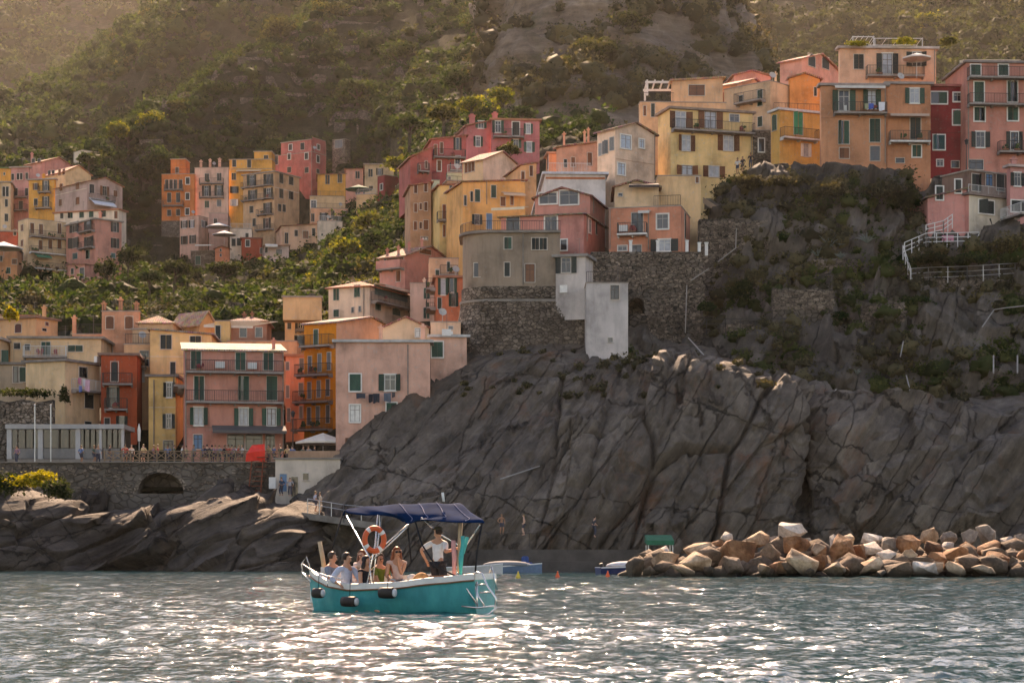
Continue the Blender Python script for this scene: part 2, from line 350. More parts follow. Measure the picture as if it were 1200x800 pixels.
tw_v, tw_f = [], []
def terrace_walls(G, rows, h, seed, keep):
    nc, nr = G.shape[:2]
    for j in rows:
        on = fbm(np.stack([np.arange(nc)/14.0, np.full(nc, j*3.7), np.zeros(nc)],1), 2, seed) > -.12
        for i in range(nc-1):
            a, b_ = G[i,j], G[i+1,j]; X = a[0]/a[1]*F+600; Y = HORIZON-(a[2]-CAMH)/a[1]*F
            if on[i] and keep(X, Y):
                k = len(tw_v)*8; o = np.array([0,-.5,0]); q = np.array([0,.5,0])
                tw_v.append(np.array([a+o-[0,0,1.4],b_+o-[0,0,1.4],b_+q-[0,0,1.4],a+q-[0,0,1.4],a+o+[0,0,h],b_+o+[0,0,h],b_+q+[0,0,h],a+q+[0,0,h]])); tw_f.append(np.array([(4,5,6,7),(0,1,5,4),(1,2,6,5),(2,3,7,6),(3,0,4,7)])+k)
terrace_walls(HILL, range(60,250,6), .9, 301, lambda X,Y: (Y < 150 and 190 < X < 600) or (150 < X < 190 and 160 < Y < 300) or (250 < X < 480 and 235 < Y < 380 and Y > 420-X*.42))
# ---- wooded spur and mountain behind it on the left
spur = []
for x, sk in ((-260,235),(-120,180),(-40,146),(10,118),(60,95),(130,52),(190,8),(240,-30),(330,-70),(460,-130)):
    spur.append([(x,270,660),(x,225,720),(x,max(sk+45,sk+20),790),(x,sk+18,860),(x,sk,890),(x,sk+6,950),(x,sk+40,1050)])
G = patch(spur, (22,18)); p = G.reshape(-1,3); G[...,2] += (fbm(p/40.0,5,13).reshape(G.shape[:2])*5.5)
terrace(G, 4.2, 0.75); SPUR = G
setp(mesh_obj('hillside_spur', grid_mesh('spur', G), mat=SOIL), 'hazy wooded spur sloping down behind the left houses', None, None, 'structure')
back = []
for x in (-420,-260,-120,0,120,240,360,480,620):
    back.append([(x,260,1300),(x,190,1420),(x,120,1550),(x,50,1700),(x,-20,1850),(x,-100,2050),(x,-180,2250)])
G = patch(back, (16,16)); p = G.reshape(-1,3); G[...,2] += fbm(p/110.0,5,23).reshape(G.shape[:2])*18; BACK = G
setp(mesh_obj('mountainside', grid_mesh('mountain', G), mat=SOIL), 'far wooded mountainside closing the valley', None, None, 'structure')
# ---- rocky hill in the sun haze
rk = []
for x, dd, t in ((540,40,0),(590,10,0),(640,0,0),(700,-6,0),(760,-4,0),(820,4,4),(868,16,8)):
    rk.append([(x,300,285+dd*.4),(x,235,305+dd),(x,170,338+dd),(x,110,356+dd),(x,50,374+dd),(x,-15,393+dd),(x,-90,416+dd),(x,-170,446+dd)])
rk.append([(935,300,310),(925,235,328),(914,170,360),(908,90,384),(900,48,400),(878,4,422),(850,-40,450),(820,-80,480)])
rk.append([(985,300,360),(968,235,388),(950,175,414),(934,120,440),(916,70,466),(890,30,496),(850,-10,530),(800,-40,570)])
G = patch(rk, (30,26)); n = normals(G); p = G.reshape(-1,3)
s = p[:,0]*.8+p[:,1]*.25; t = p[:,2]*0.8+p[:,1]*.3
v1, e1 = facets(s, t, 16, 31, .9); v2, e2 = facets(s+3, t, 5.5, 35, .8)
low_ = np.clip((G[...,1].ravel()-320)/60, .15, 1)
dsp = (fbm(p/np.array([24,30,40.]),4,41,ridged=True)*5 + v1*3.5 + v2*1.4 + fbm(p/3,3,45)*0.5)*low_
G -= n*dsp.reshape(G.shape[:2])[...,None]*np.where((n[...,1:2] > 0), 1, -1)*-1*0.9; RK = G
ROCKHILL = rock_mat('hill_rock', (0.075,0.053,0.036), (0.140,0.102,0.072), (0.21,0.158,0.115), rust=(0.06,0.06,0.025), scale=0.45)
setp(mesh_obj('rocky_hill', grid_mesh('rocky_hill', G, False), mat=ROCKHILL), 'steep rocky hill in the sun haze above the village', None, None, 'structure')
fr = []
for x, k in ((760,0),(850,0),(940,0),(1040,-10),(1140,-20),(1260,-10),(1400,0),(1600,0)):
    fr.append([(x,400,560),(x,290,690),(x,200,800),(x,140+k*.3,860),(x,90+k*.3,930),(x,40,1020),(x,-20,1130),(x,-100,1280),(x,-200,1450)])
G = patch(fr, (22,20)); p = G.reshape(-1,3); G[...,2] += fbm(p/60.0,5,53).reshape(G.shape[:2])*10; FR = G
setp(mesh_obj('mountainside', grid_mesh('mountain_right', G), mat=SOIL), 'dark wooded mountainside behind the houses on the cliff', None, None, 'structure')

# ---- the sea cliff
cl = [
 [(470,750,205),(490,610,206),(505,560,208),(520,500,208),(545,440,206),(575,400,204),(600,378,203)],
 [(318,750,170),(352,608,177),(392,552,183),(440,506,186),(490,452,189),(535,404,192),(560,378,196)],
 [(372,750,165),(412,610,171),(452,556,176),(500,500,180),(545,450,184),(585,408,188),(605,380,192)],
 [(455,750,163),(490,612,168),(525,552,173),(570,492,178),(605,445,182),(640,406,186),(655,382,191)],
 [(545,750,163),(570,612,166),(600,550,171),(635,490,176),(662,445,181),(690,410,186),(700,384,191)],
 [(640,750,163),(655,612,166),(675,550,170),(700,490,175),(722,448,180),(742,416,185),(750,388,191)],
 [(730,750,163),(740,612,166),(752,550,169),(770,490,173),(782,448,178),(796,420,184),(800,392,191)],
 [(820,750,163),(826,612,166),(834,550,169),(845,490,172),(856,455,176),(868,428,182),(874,398,191)],
 [(890,750,163),(893,612,167),(898,550,170),(905,500,173),(915,470,177),(925,448,182),(930,412,191)],
 [(930,750,164),(934,612,170),(940,550,175),(948,500,179),(958,472,181),(968,456,184),(972,418,191)],
 [(985,750,163),(985,612,167),(985,560,170),(988,515,173),(992,490,177),(998,468,182),(1000,430,191)],
 [(1070,750,162),(1066,612,166),(1064,562,169),(1062,520,172),(1062,494,176),(1062,470,182),(1064,430,191)],
 [(1160,750,161),(1156,612,165),(1152,562,168),(1150,522,172),(1150,494,176),(1150,468,182),(1150,430,191)],
 [(1280,750,160),(1280,612,164),(1280,562,167),(1280,522,171),(1280,494,175),(1280,466,181),(1280,430,190)],
 [(1420,750,160),(1420,612,164),(1420,562,167),(1420,522,171),(1420,494,175),(1420,466,181),(1420,430,190)],
]
G = patch(cl, (44,52)); n = normals(G); n *= np.where(n[...,1:2] > 0, -1, 1); p = G.reshape(-1,3)
X, Z = p[:,0], p[:,2]
pxs = p[:,0]/p[:,1]*F+600
a = np.radians(np.clip(50-(pxs-480)*0.02, 30, 60) if False else np.full(len(p), 48.0))
blend = np.clip((pxs-560)/140, 0, 1)                       # left: thin tilted strata; right: big slabs
def rot(th): return X*np.cos(th)+Z*np.sin(th), -X*np.sin(th)+Z*np.cos(th)
s1, t1 = rot(np.radians(47)); s2, t2 = rot(np.radians(64))
wob = fbm(p/16.0, 2, 61)*1.6
vc, ec = facets(X+wob*.8, Z+wob*.5, 0.95, 79, .8)
st = np.stack([s1/13.0, t1/1.9+wob*.7, p[:,1]*.02], 1)
strata = vc*.16 + fbm(st, 3, 63, 0.5)*1.0 + 0.9*facets(s1*0.16+wob*.3, t1+wob, 1.25, 67, .8)[0] + .35*facets(s1*.3, t1+wob, .55, 69, .8)[0]
va, ea = facets(s2*0.30+wob, t2+wob*1.2, 6.0, 71, 1.1); vb, eb = facets(s2*.24+wob*.8, t2+wob*.5, 2.2, 75, 1.0)
crack = -np.exp(-(ea/.035)**2)*1.0 - np.exp(-(eb/.045)**2)*0.30
rough = np.clip(fbm(p/15.0,3,83)*2.2+0.35, 0, 1)            # some parts shattered, some smooth
low = np.clip((Z-0.0)/9.0, 0, 1)
s4, t4 = rot(np.radians(-28)); vd, ed = facets(s4*.4+wob, t4+wob*.6, 3.1, 73, 1.0)
slabs = va*0.95 + vd*.32 - np.exp(-(ed/.03)**2)*.12 + vb*(0.30+0.75*rough) + crack + vc*(0.14+0.34*rough) + facets(s2*.22+wob*.4, t2+wob*.5, 1.5, 77, .9)[0]*.55
right = np.clip((pxs-955)/50, 0, 1)
s3, t3 = rot(np.radians(30)); rt = fbm(np.stack([s3/11.0, t3/3.0+wob, p[:,1]*.02],1), 3, 87, .5)*2.6 + facets(s3*.4+wob, t3+wob*.5, 2.6, 91, 1.0)[0]*1.5 + facets(s3*.6+wob*.4, t3, 1.1, 93, .9)[0]*.5
dsp = (strata*0.9*(1-blend) + slabs*blend)*(1-right) + rt*right + fbm(p/26.0, 2, 95)*2.0 + fbm(p/1.3, 2, 99)*0.07
gully = np.exp(-(((pxs-938+(Z-8)*1.5)/14)**2)); dsp -= gully*2.2*np.clip(Z/6,0,1)
# the foot of the cliff is shattered and stepped
tr = np.tile(np.linspace(0,1,G.shape[1])[None,:],(G.shape[0],1)).ravel(); tf = np.clip((tr-.62)/.3,0,1); dsp = dsp*(1-.75*tf)-1.6*tf
foot = np.clip(1-(Z-1)/6.0, 0, 1); dsp += foot*(facets(X*.7+wob, Z+wob*.4, 1.6, 103, .9)[0]*1.2)
G = G + n*dsp.reshape(G.shape[:2])[...,None]
CLIFF = G
CLIFFROCK = rock_mat('cliff_rock', (0.068,0.053,0.040), (0.110,0.087,0.067), (0.165,0.132,0.102), scale=0.8, ang=R(56), cracks=.38, bd=.22)
setp(mesh_obj('sea_cliff', grid_mesh('sea_cliff', G, False), mat=CLIFFROCK), 'dark grey rock cliff with tilted strata dropping to the sea', None, None, 'structure')
# ---- overgrown bank between the cliff top and the upper houses
bk = []
TER = [(505,187),(470,187.5),(440,189),(405,194),(370,199),(330,203),(303,206),(298,212),(294,220),(290,230),(288,240),(290,255)]
for x in (640,700,760,822): bk.append([(x,y,d) for y, d in TER])
bk.append([(850,y,d) for y, d in ((505,187),(470,186.7),(440,187.5),(405,191),(370,195),(330,199),(290,203),(245,208),(224,213),(217,222),(214,232),(216,250))])
for x, tp in ((880,196),(920,192),(970,192),(1020,194),(1062,200)):
    bk.append([(x,y,d) for y, d in ((505,187),(470,186.5),(440,187),(405,190),(370,194),(330,197.5),(290,200.5),(240,205),(tp+10,210),(tp,214),(tp+2,230),(tp+20,250))])
for x in (1092,1140,1200,1280,1400):
    bk.append([(x,y,d) for y, d in ((505,187),(470,186.5),(440,187),(405,190),(370,193),(330,196.5),(298,199.5),(277,203.5),(262,206),(235,209),(208,212),(200,217))])
G = patch(bk, (22,16)); n = normals(G); n *= np.where(n[...,1:2] > 0, -1, 1); p = G.reshape(-1,3); X, Z = p[:,0], p[:,2]
wob = fbm(p/7, 4, 111)*1.5; v1, e1 = facets(X+wob, Z+wob, 3.2, 113, .9); v2, e2 = facets(X+wob*.5, Z, 1.1, 117, .8)
dsp = fbm(p/9.0,3,121)*1.6 + v1*1.5 + v2*.6 + fbm(p/1.2,3,125)*.18
dsp *= np.clip((214-p[:,1])/5, 0.1, 1)
G = G + n*(dsp-.5).reshape(G.shape[:2])[...,None]; BANK = G
BANKROCK = rock_mat('bank_rock', (0.055,0.045,0.035), (0.10,0.083,0.066), (0.17,0.14,0.115), rust=(0.05,0.045,0.02), scale=0.7, ang=R(70), cracks=.5)
setp(mesh_obj('overgrown_bank', grid_mesh('bank', G, False), mat=BANKROCK), 'steep overgrown bank between cliff edge and upper houses', None, None, 'structure')
# ---- rock shelves at the foot of the promenade
sh = []
for x, o in ((-120,0),(-30,0),(40,2),(90,4),(130,6),(170,2),(220,-1),(270,-2),(320,0),(370,2),(420,8),(480,16)):
    top = 582 if x < 120 else (592 if x < 230 else (574 if x < 310 else 594))
    sh.append([(x,740,161+o),(x,672,162+o),(x,655,162.8+o),(x,630,164.4+o),(x,605,166.4+o*.7),(x,top+4,169.5+o*.5),(x,top,176),(x,top-2,186),(x,top,196)])
G = patch(sh, (26,26)); n = normals(G); n *= np.where(n[...,1:2] > 0, -1, 1); n = np.where(n[...,2:3] < 0, -n, n) if False else n; p = G.reshape(-1,3); X, Z = p[:,0], p[:,2]
wob = fbm(p/9, 2, 131)*1.4; s3 = X*.93+Z*.37; t3 = -X*.37+Z*.93
v1, e1 = facets(s3*.30+wob, t3+wob*.6, 2.6, 133, 1.0); v2, e2 = facets(s3*.35+wob*.5, t3+wob*.3, 1.0, 137, .9)
dsp = fbm(p/11.0,2,141)*1.5 + v1*1.1 + v2*.7 - np.exp(-(e1/.05)**2)*.6 + fbm(np.stack([s3/6,t3/.7+wob,p[:,1]*.1],1),2,145)*.3
dsp *= np.clip((180-p[:,1])/6, 0.0, 1)
G = G + n*(dsp-.8).reshape(G.shape[:2])[...,None]; SHELF = G
SHELFROCK = rock_mat('shelf_rock', (0.036,0.027,0.021), (0.066,0.051,0.040), (0.112,0.088,0.07), rust=(0.08,0.052,0.034), scale=0.9, ang=R(22), cracks=.6)
setp(mesh_obj('rock_shelf', grid_mesh('shelf', G, False), mat=SHELFROCK), 'brown rock shelves at the foot of the promenade wall', None, None, 'structure')

# ---- the sea
def sea():
    ds = [8.0]
    while ds[-1] < 240: ds.append(ds[-1]*(1.0036 if 18 < ds[-1] < 175 else 1.02))
    ds = np.array(ds); nc = 620; u = np.linspace(-0.42, 0.42, nc)
    Y = np.repeat(ds[None,:], nc, 0); X = u[:,None]*(Y+4); rng = np.random.default_rng(5); Zz = np.zeros_like(X)
    sp = np.maximum(0.8/nc*Y, Y*0.0036)
    for k in range(90):
        lam = 0.20*(15**((k/89.0)**1.6)); ang = rng.normal(R(262), 1.05); kx, ky = math.cos(ang)*2*math.pi/lam, math.sin(ang)*2*math.pi/lam
        amp = (0.0295 if lam < 1.0 else 0.017)*lam/6.283; att = np.clip(lam/sp/2.3-0.6, 0, 1)
        ph = rng.uniform(0, 6.283)+0.7*np.sin(X*.31+k)+.7*np.sin(Y*.27+k*2)
        c = np.sin(kx*X+ky*Y+ph); Zz += amp*att*1.0*(2*((1+c)*.5)**2.2-.70+.3*c)
    grp = 0.85+0.55*fbm(np.stack([X.ravel()/7, Y.ravel()/9, X.ravel()*0],1), 3, 151).reshape(X.shape)
    Zz *= grp
    return np.stack([X,Y,Zz],-1)
G = sea()
m = newmat('sea_water'); N, L, b = nodes_of(m); w = world_pos(N, L, (1.0,0.75,1))
b.inputs['Base Color'].default_value = (0.008,0.045,0.056,1); b.inputs['Roughness'].default_value = 0.04; b.inputs['IOR'].default_value = 1.333; b.inputs['Specular IOR Level'].default_value = 0.5
n1 = noise_node(N, L, 3.2, 5, 0.62, vec=w); n2 = noise_node(N, L, 0.8, 4, 0.6, vec=w); mm = N.new('ShaderNodeMath'); mm.operation = 'MULTIPLY_ADD'; mm.inputs[1].default_value = 2.5
L.new(n2.outputs[0], mm.inputs[0]); L.new(n1.outputs[0], mm.inputs[2]); bump(N, L, b, mm.outputs[0], 0.045)
SEA = m
setp(mesh_obj('sea', grid_mesh('sea', G), mat=m), 'choppy dark teal sea glittering in the sun', None, None, 'structure')
mb = MB(); mb.poly([(-900,-300,-1.2),(900,-300,-1.2),(900,1400,-1.2),(-900,1400,-1.2)])
setp(mb.build('seabed', flat('seabed_rock', (0.02,0.03,0.03))), 'dark seabed under the water', None, None, 'structure')
# ================================================================ HOUSES
GREEN=(0.016,0.055,0.036); DARK=(0.018,0.026,0.022); BROWN=(0.15,0.052,0.02); TEAL=(0.03,0.10,0.095); WHITE=(0.62,0.60,0.56); BLUE=(0.07,0.16,0.27); MAROON=(0.10,0.03,0.025); GREY=(0.14,0.15,0.15); BRIGHT=(0.02,0.20,0.10); PALEB=(0.36,0.43,0.50)
SH = {'G':GREEN,'D':DARK,'B':BROWN,'T':TEAL,'W':WHITE,'U':BLUE,'M':MAROON,'Y':GREY,'N':BRIGHT,'L':PALEB}
FRAME = None
def wmesh(kind, w, h):
    key = ('wm',kind,round(w,1),round(h,1))
    if key in MATS: return MATS[key]
    w, h = max(round(w,1),.3), max(round(h,1),.3); mb = MB()
    if kind == 'frame':      # surround, proud of the wall
        t = 0.11
        mb.box(-w/2-t, -w/2, -.09, .03, -h/2-t, h/2+t); mb.box(w/2, w/2+t, -.09, .03, -h/2-t, h/2+t)
        mb.box(-w/2, w/2, -.088, .03, h/2, h/2+t); mb.box(-w/2-.04, w/2+.04, -.15, .03, -h/2-t-.02, -h/2)
    elif kind == 'thin':
        t = 0.06
        mb.box(-w/2-t, -w/2, -.05, .03, -h/2-t, h/2+t); mb.box(w/2, w/2+t, -.05, .03, -h/2-t, h/2+t)
        mb.box(-w/2, w/2, -.048, .03, h/2, h/2+t); mb.box(-w/2-.06, w/2+.06, -.12, .03, -h/2-t, -h/2)
    elif kind == 'pane':     # glazing with its casement bars
        mb.box(-w/2, w/2, -.02, .02, -h/2, h/2)
    elif kind == 'sash':
        for x in (-w/2, -.03, w/2-.06): mb.box(x, x+.06, -.045, -.021, -h/2, h/2)
        for z in (-h/2, h*.18, h/2-.06): mb.box(-w/2+.06, w/2-.06, -.043, -.021, z, z+.05)
    elif kind == 'shutter':  # one louvred leaf: stiles, rails and a recessed middle
        t = .07
        mb.box(-w/2, -w/2+t, -.03, .02, -h/2, h/2); mb.box(w/2-t, w/2, -.03, .02, -h/2, h/2)
        for z in (-h/2, -t/2, h/2-t): mb.box(-w/2+t, w/2-t, -.028, .02, z, z+t)
        for i in range(2):
            z0 = -h/2+t if i == 0 else t/2; z1 = -t/2 if i == 0 else h/2-t; k = max(2, int((z1-z0)/.14))
            for j in range(k):
                a = z0+(z1-z0)*j/k; b_ = z0+(z1-z0)*(j+1)/k
                mb.faces([(-w/2+t,-.024,a),(w/2-t,-.024,a),(w/2-t,-.004,b_),(-w/2+t,-.004,b_)], [(0,1,2,3)])
    me = mb.mesh('window_'+kind); MATS[key] = me; return me
def arch_mesh(w, h):
    key = ('arch',round(w,1),round(h,1))
    if key in MATS: return MATS[key]
    w, h = round(w,1), round(h,1); pts = [(-w/2,-h/2),(w/2,-h/2)]
    for i in range(9): t = math.pi*i/8; pts.append((w/2*math.cos(t), h/2-w*.3+w*.3*math.sin(t)))
    mb = MB(); n = len(pts)
    mb.faces([(x,-.04,z) for x,z in pts]+[(x,.02,z) for x,z in pts], [tuple(range(n))]+[(i,n+i,n+(i+1)%n,(i+1)%n) for i in range(n)])
    me = mb.mesh('arched_leaf'); MATS[key] = me; return me
PLASTER_TRIM = (0.50,0.44,0.38)
rnd = random.Random(11)
def window(parent, org, loc, rz, w, h, t):
    """t: s closed shutters / o open shutters / p plain pane / a arched / h one leaf; colour letter; w = white surround"""
    col = SH[[c for c in t[1:] if c in SH][0]] if any(c in SH for c in t[1:]) else DARK
    white = 'w' in t; kind = t[0]; ow = w
    if kind == 'o': w = w*0.48
    l = loc-Vector(org)
    fm = flat('white_trim', (0.66,0.63,0.58), .7, .12) if white else flat('plaster_trim', PLASTER_TRIM, .9, .2)
    root = mesh_obj('window', wmesh('frame' if white and h > .8 else 'thin', w, h), parent, l, rz, fm)
    fwd = Vector((math.sin(rz), -math.cos(rz), 0)); rt = Vector((math.cos(rz), math.sin(rz), 0))
    def sub(name, me, x, out, mat):
        return mesh_obj(name, me, root, (x, -out, 0), 0, mat)
    if kind == 's' or kind == 'h':
        if kind == 'h': sub('pane', wmesh('pane', w/2, h), -w/4, .0, glass_mat())
        for sx in ((-1,1) if kind == 's' and w > .55 else ((0,) if kind == 's' else (1,))):
            an = rnd.choice((0,)*9+(.5,1.2)) if sx and w > .8 else 0; lw = w/2-.02
            if an: sub('pane', wmesh('pane', lw, h), sx*w/4, .0, glass_mat())
            o_ = sub('shutter', wmesh('shutter', lw if sx else w, h), sx*(w/2-.01-math.cos(an)*lw/2) if sx else 0, .03+math.sin(an)*lw/2, shutter_mat(col)); o_.rotation_euler = (0,0,sx*an)
    elif kind == 'o':
        sub('pane', wmesh('pane', w, h), 0, 0, flat('lace_curtain_glass', (0.30,0.31,0.33), .25, .3, 1.5, spec=.5) if 'W' in t or 'w' in t and rnd.random() < .5 else glass_mat())
        if w > .5: sub('casement', wmesh('sash', w, h), 0, 0, flat('casement_paint', rnd.choice(((0.46,0.43,0.39),(0.30,0.27,0.24),(0.10,0.06,0.04))), .7, .12))
        sw = max((ow-w)/2, .3)
        for sx in (-1,1):
            an = rnd.choice((0,0,.12,.3,.7)); hx = w/2+.03; o_ = sub('shutter', wmesh('shutter', sw, h*1.02), sx*(hx+math.cos(an)*sw/2), (.085 if white else .05)+math.sin(an)*sw/2, shutter_mat(col)); o_.rotation_euler = (0,0,-sx*an)
    elif kind == 'a':
        o = mesh_obj('shutter', arch_mesh(w*.96, h), root, (0,-.02,0), 0, shutter_mat(col))
    elif kind == 'p':
        pm = glass_mat() if not any(c in 'UWYBTNL' for c in t[1:]) else flat('painted_pane', col, .35, .2)
        sub('pane', wmesh('pane', w, h), 0, 0, pm)
        if w > .7: sub('casement', wmesh('sash', w, h), 0, 0, flat('casement_paint', (0.30,0.27,0.24), .7, .12) if white else flat('dark_wood', (0.05,0.03,0.02)))
    return root
RAIL = lambda: flat('wrought_iron', (0.045,0.042,0.04), .55, .2, metal=.4)
def railing(mb, pts, h=1.0, gap=0.16, r=.018):
    for a, b_ in zip(pts[:-1], pts[1:]):
        a, b_ = Vector(a), Vector(b_); n = max(1, int((b_-a).length/gap)); up = Vector((0,0,h))
        mb.tube([a+up, b_+up], r*1.5, 4); mb.tube([a+up*.08, b_+up*.08], r, 4)
        for i in range(n+1): q = a.lerp(b_, i/n); mb.tube([q, q+up], r*(1.6 if i % 8 == 0 else .75), 3, cap=False)
class House:
    def __init__(s, c, d, xl, xm, xr, yt, yb, col, label, W=(), B=(), roof='flat', rise=0, th=None, ext=4.0, colR=None, depth=8.0, X=(), name='house', cat='house', group='houses of the village', rc=None, base=None, mat=None):
        s.c, s.d = c, d; s.label = label
        Xl, Xm, Xr = px(c,xl), px(c,xm), px(c,xr); s.pxm = Xm
        M = P(Xm, 600, d); s.M = Vector((M.x, M.y)); k = CROP[c][2]; s.pm = d/F/k     # metres per zoom pixel at the corner
        s.zt = P(Xm, py(c,yt), d).z; s.z0 = P(Xm, py(c,yb), d).z-ext; s.zb = s.z0+ext
        kl, km, kr = (Xl-600)/F, (Xm-600)/F, (Xr-600)/F
        L1, R1 = Xm-Xl > .6, Xr-Xm > .6
        if th is None: th = 40 if (L1 and R1) else 0
        if L1 and R1 and Xr-Xm > Xm-Xl and abs(th) <= 20: th = 90-th          # the wide face is the right one
        if L1 and R1:
            th = R(th); u = Vector((-math.cos(th), math.sin(th))); v = Vector((math.sin(th), math.cos(th)))
        elif L1:
            a = R(th); u = Vector((-math.cos(a), math.sin(a))); v = Vector((km-.04, 1)).normalized()
        else:
            a = R(th); v = Vector((math.cos(a), math.sin(a))); u = Vector((km+.04, 1)).normalized()
        hit = lambda dirv, kk: (kk*s.M.y-s.M.x)/(dirv.x-kk*dirv.y)
        s.a = hit(u, kl) if L1 else depth; s.b = hit(v, kr) if R1 else depth
        s.a = s.a if 0.3 < s.a < 40 else depth; s.b = s.b if 0.3 < s.b < 40 else depth
        s.u, s.v = u, v
        if not (L1 and R1):
            if L1: s.b = depth
            else: s.a = depth
        s.org = Vector((s.M.x, s.M.y, s.zb))
        s.root = empty(name, s.org, label, cat, group); s.root['_w'] = tuple(s.org)
        s.pl = mat or plaster(col); s.walls(col, colR, roof, rise, rc, base)
        for w in W: s.windows(w)
        for b_ in B: s.balcony(*b_)
        for x in X: s.extra(*x)
        if roof in ('flat','par') and rnd.random() < .55:
            xx = xl+(xr-xl)*rnd.uniform(.2,.8); s.extra(rnd.choice(('antenna','antenna','dish')), xx, yt, rnd.uniform(1.2,2.4))
        del s.root['_w']
    def corners(s, o=0.0):
        u, v, M = s.u, s.v, s.M
        return [M-u*o-v*o, M-u*o+v*(s.b+o), M+u*(s.a+o)+v*(s.b+o), M+u*(s.a+o)-v*o]     # M, R, K, L  (counter-clockwise from above)
    def walls(s, col, colR, roof, rise, rc, base):
        c = s.corners(); mb = MB(); r = rise*s.pm; z0, zt = s.z0, s.zt; tops = [zt]*4; rm = tile_mat(rc) if rc else tile_mat()
        mats = [s.pl]+([plaster(colR)] if colR else [])
        mr = 1 if colR else 0
        if roof == 'shL': tops = [zt, zt, zt+r, zt+r]        # higher towards the left end
        if roof == 'shR': tops = [zt, zt+r, zt+r, zt]
        q = lambda i, z: (c[i].x, c[i].y, z)
        mb.poly([q(0,z0),q(1,z0),q(1,tops[1]),q(0,tops[0])], mr); mb.poly([q(1,z0),q(2,z0),q(2,tops[2]),q(1,tops[1])])
        mb.poly([q(2,z0),q(3,z0),q(3,tops[3]),q(2,tops[2])], mr); mb.poly([q(3,z0),q(0,z0),q(0,tops[0]),q(3,tops[3])])
        mb.poly([q(0,tops[0]),q(1,tops[1]),q(2,tops[2]),q(3,tops[3])])
        rf = MB(); o = .32; e = s.corners(o); t = .16
        def slab(pts, th_=t):
            up = Vector((0,0,th_)); p = [Vector(x) for x in pts]; n = len(p); pp = [a for a in p]+[a+up for a in p]
            rf.faces(pp, [tuple(reversed(range(n))), tuple(range(n,2*n))]+[(i,(i+1)%n,n+(i+1)%n,n+i) for i in range(n)])
        E = lambda i, z: Vector((e[i].x, e[i].y, z)); mid = lambda a, b_: (a+b_)/2
        if roof == 'flat': slab([E(i,zt+.004) for i in range(4)], .24); 
        elif roof == 'par':
            e = s.corners(.06); slab([E(i,zt+.004) for i in range(4)], .10)
        elif roof in ('shL','shR'): slab([E(i,tops[i]+.004) for i in range(4)])
        elif roof in ('gL','gR'):
            if roof == 'gR': i0, i1, i2, i3 = 0, 1, 2, 3       # gable over M-R and K-L, ridge along u
            else: i0, i1, i2, i3 = 3, 0, 1, 2                  # gable over L-M and R-K, ridge along v
            mb.poly([q(i0,zt),q(i1,zt),(*(mid(c[i0],c[i1])),zt+r)], mr if roof == 'gR' else 0); mb.poly([q(i2,zt),q(i3,zt),(*(mid(c[i2],c[i3])),zt+r)], 0)
            sl = r/max((c[i0]-c[i1]).length/2, .1); dz = -sl*o
            A, B_, C_, D_ = E(i0,zt+dz+.01), E(i1,zt+dz+.01), E(i2,zt+dz+.01), E(i3,zt+dz+.01)
            T1 = mid(A,B_); T1.z = zt+r+.01; T2 = mid(C_,D_); T2.z = zt+r+.01
            slab([A, T1, T2, D_][::-1]); slab([B_, C_, T2, T1][::-1])
        elif roof == 'hip':
            A, B_, C_, D_ = [E(i,zt) for i in range(4)]; lu, lv = s.a+2*o, s.b+2*o; ce = (A+B_+C_+D_)/4; U = Vector((s.u.x,s.u.y,0)); V = Vector((s.v.x,s.v.y,0))
            h = max(abs(lu-lv)/2, .05); ax = U if lu > lv else V
            T1 = ce+ax*h; T2 = ce-ax*h; T1.z = T2.z = zt+r
            slab([A,B_,C_,D_], .12); z = Vector((0,0,.12))
            A, B_, C_, D_ = A+z, B_+z, C_+z, D_+z
            if lu > lv: rf.poly([A,B_,T2]); rf.poly([B_,C_,T1,T2]); rf.poly([C_,D_,T1]); rf.poly([D_,A,T2,T1])
            else: rf.poly([B_,C_,T1]); rf.poly([C_,D_,T2,T1]); rf.poly([D_,A,T2]); rf.poly([A,B_,T1,T2])
        mb.build('wall', None, s.root, s.org, mats=mats)
        if rf.v:
            rm = rm if roof not in ('flat','par') else (flat('roof_slab', rc or (0.30,0.25,0.21), .9, .3, 1.2) )
            s.roof = rf.build('roof', rm, s.root, s.org)
        if base:   # rubble plinth
            pb = MB(); zz = P(s.pxm, py(s.c, base), s.d).z; cc = s.corners(.06); pb.prism(cc, z0, zz); pb.build('plinth', STONE, s.root, s.org)
    def face(s, x):
        """plane of the visible face under zoom column x: origin, right direction seen from outside, angle"""
        left = px(s.c, x) < s.pxm
        dirv = -s.u if left else s.v
        return dirv, math.atan2(dirv.y, dirv.x)
    def at(s, x, y, out=0.0):
        dirv, rz = s.face(x); k = (px(s.c,x)-600)/F; den = dirv.x-k*dirv.y
        t = (k*s.M.y-s.M.x)/den; q = s.M+dirv*t; z = CAMH+(HORIZON-py(s.c,y))/F*q.y
        n = Vector((dirv.y, -dirv.x)); q = q+n*out
        return Vector((q.x, q.y, z)), rz, dirv, n
    def windows(s, w):
        t, ww, hh, xy = w[0], w[1], w[2], w[3:]
        for x, y in zip(xy[0::2], xy[1::2]):
            loc, rz, dirv, n = s.at(x, y); l2 = s.at(x-ww/2 if px(s.c,x) >= s.pxm+ww/2/CROP[s.c][2] or px(s.c,x) < s.pxm else x, y)[0]
            wid = 2*(loc-l2).length if (loc-l2).length > .05 else ww*s.pm
            wid = min(wid, ww*s.pm*2.2); window(s.root, s.org, loc, rz, wid, hh*loc.y/F/CROP[s.c][2], t)
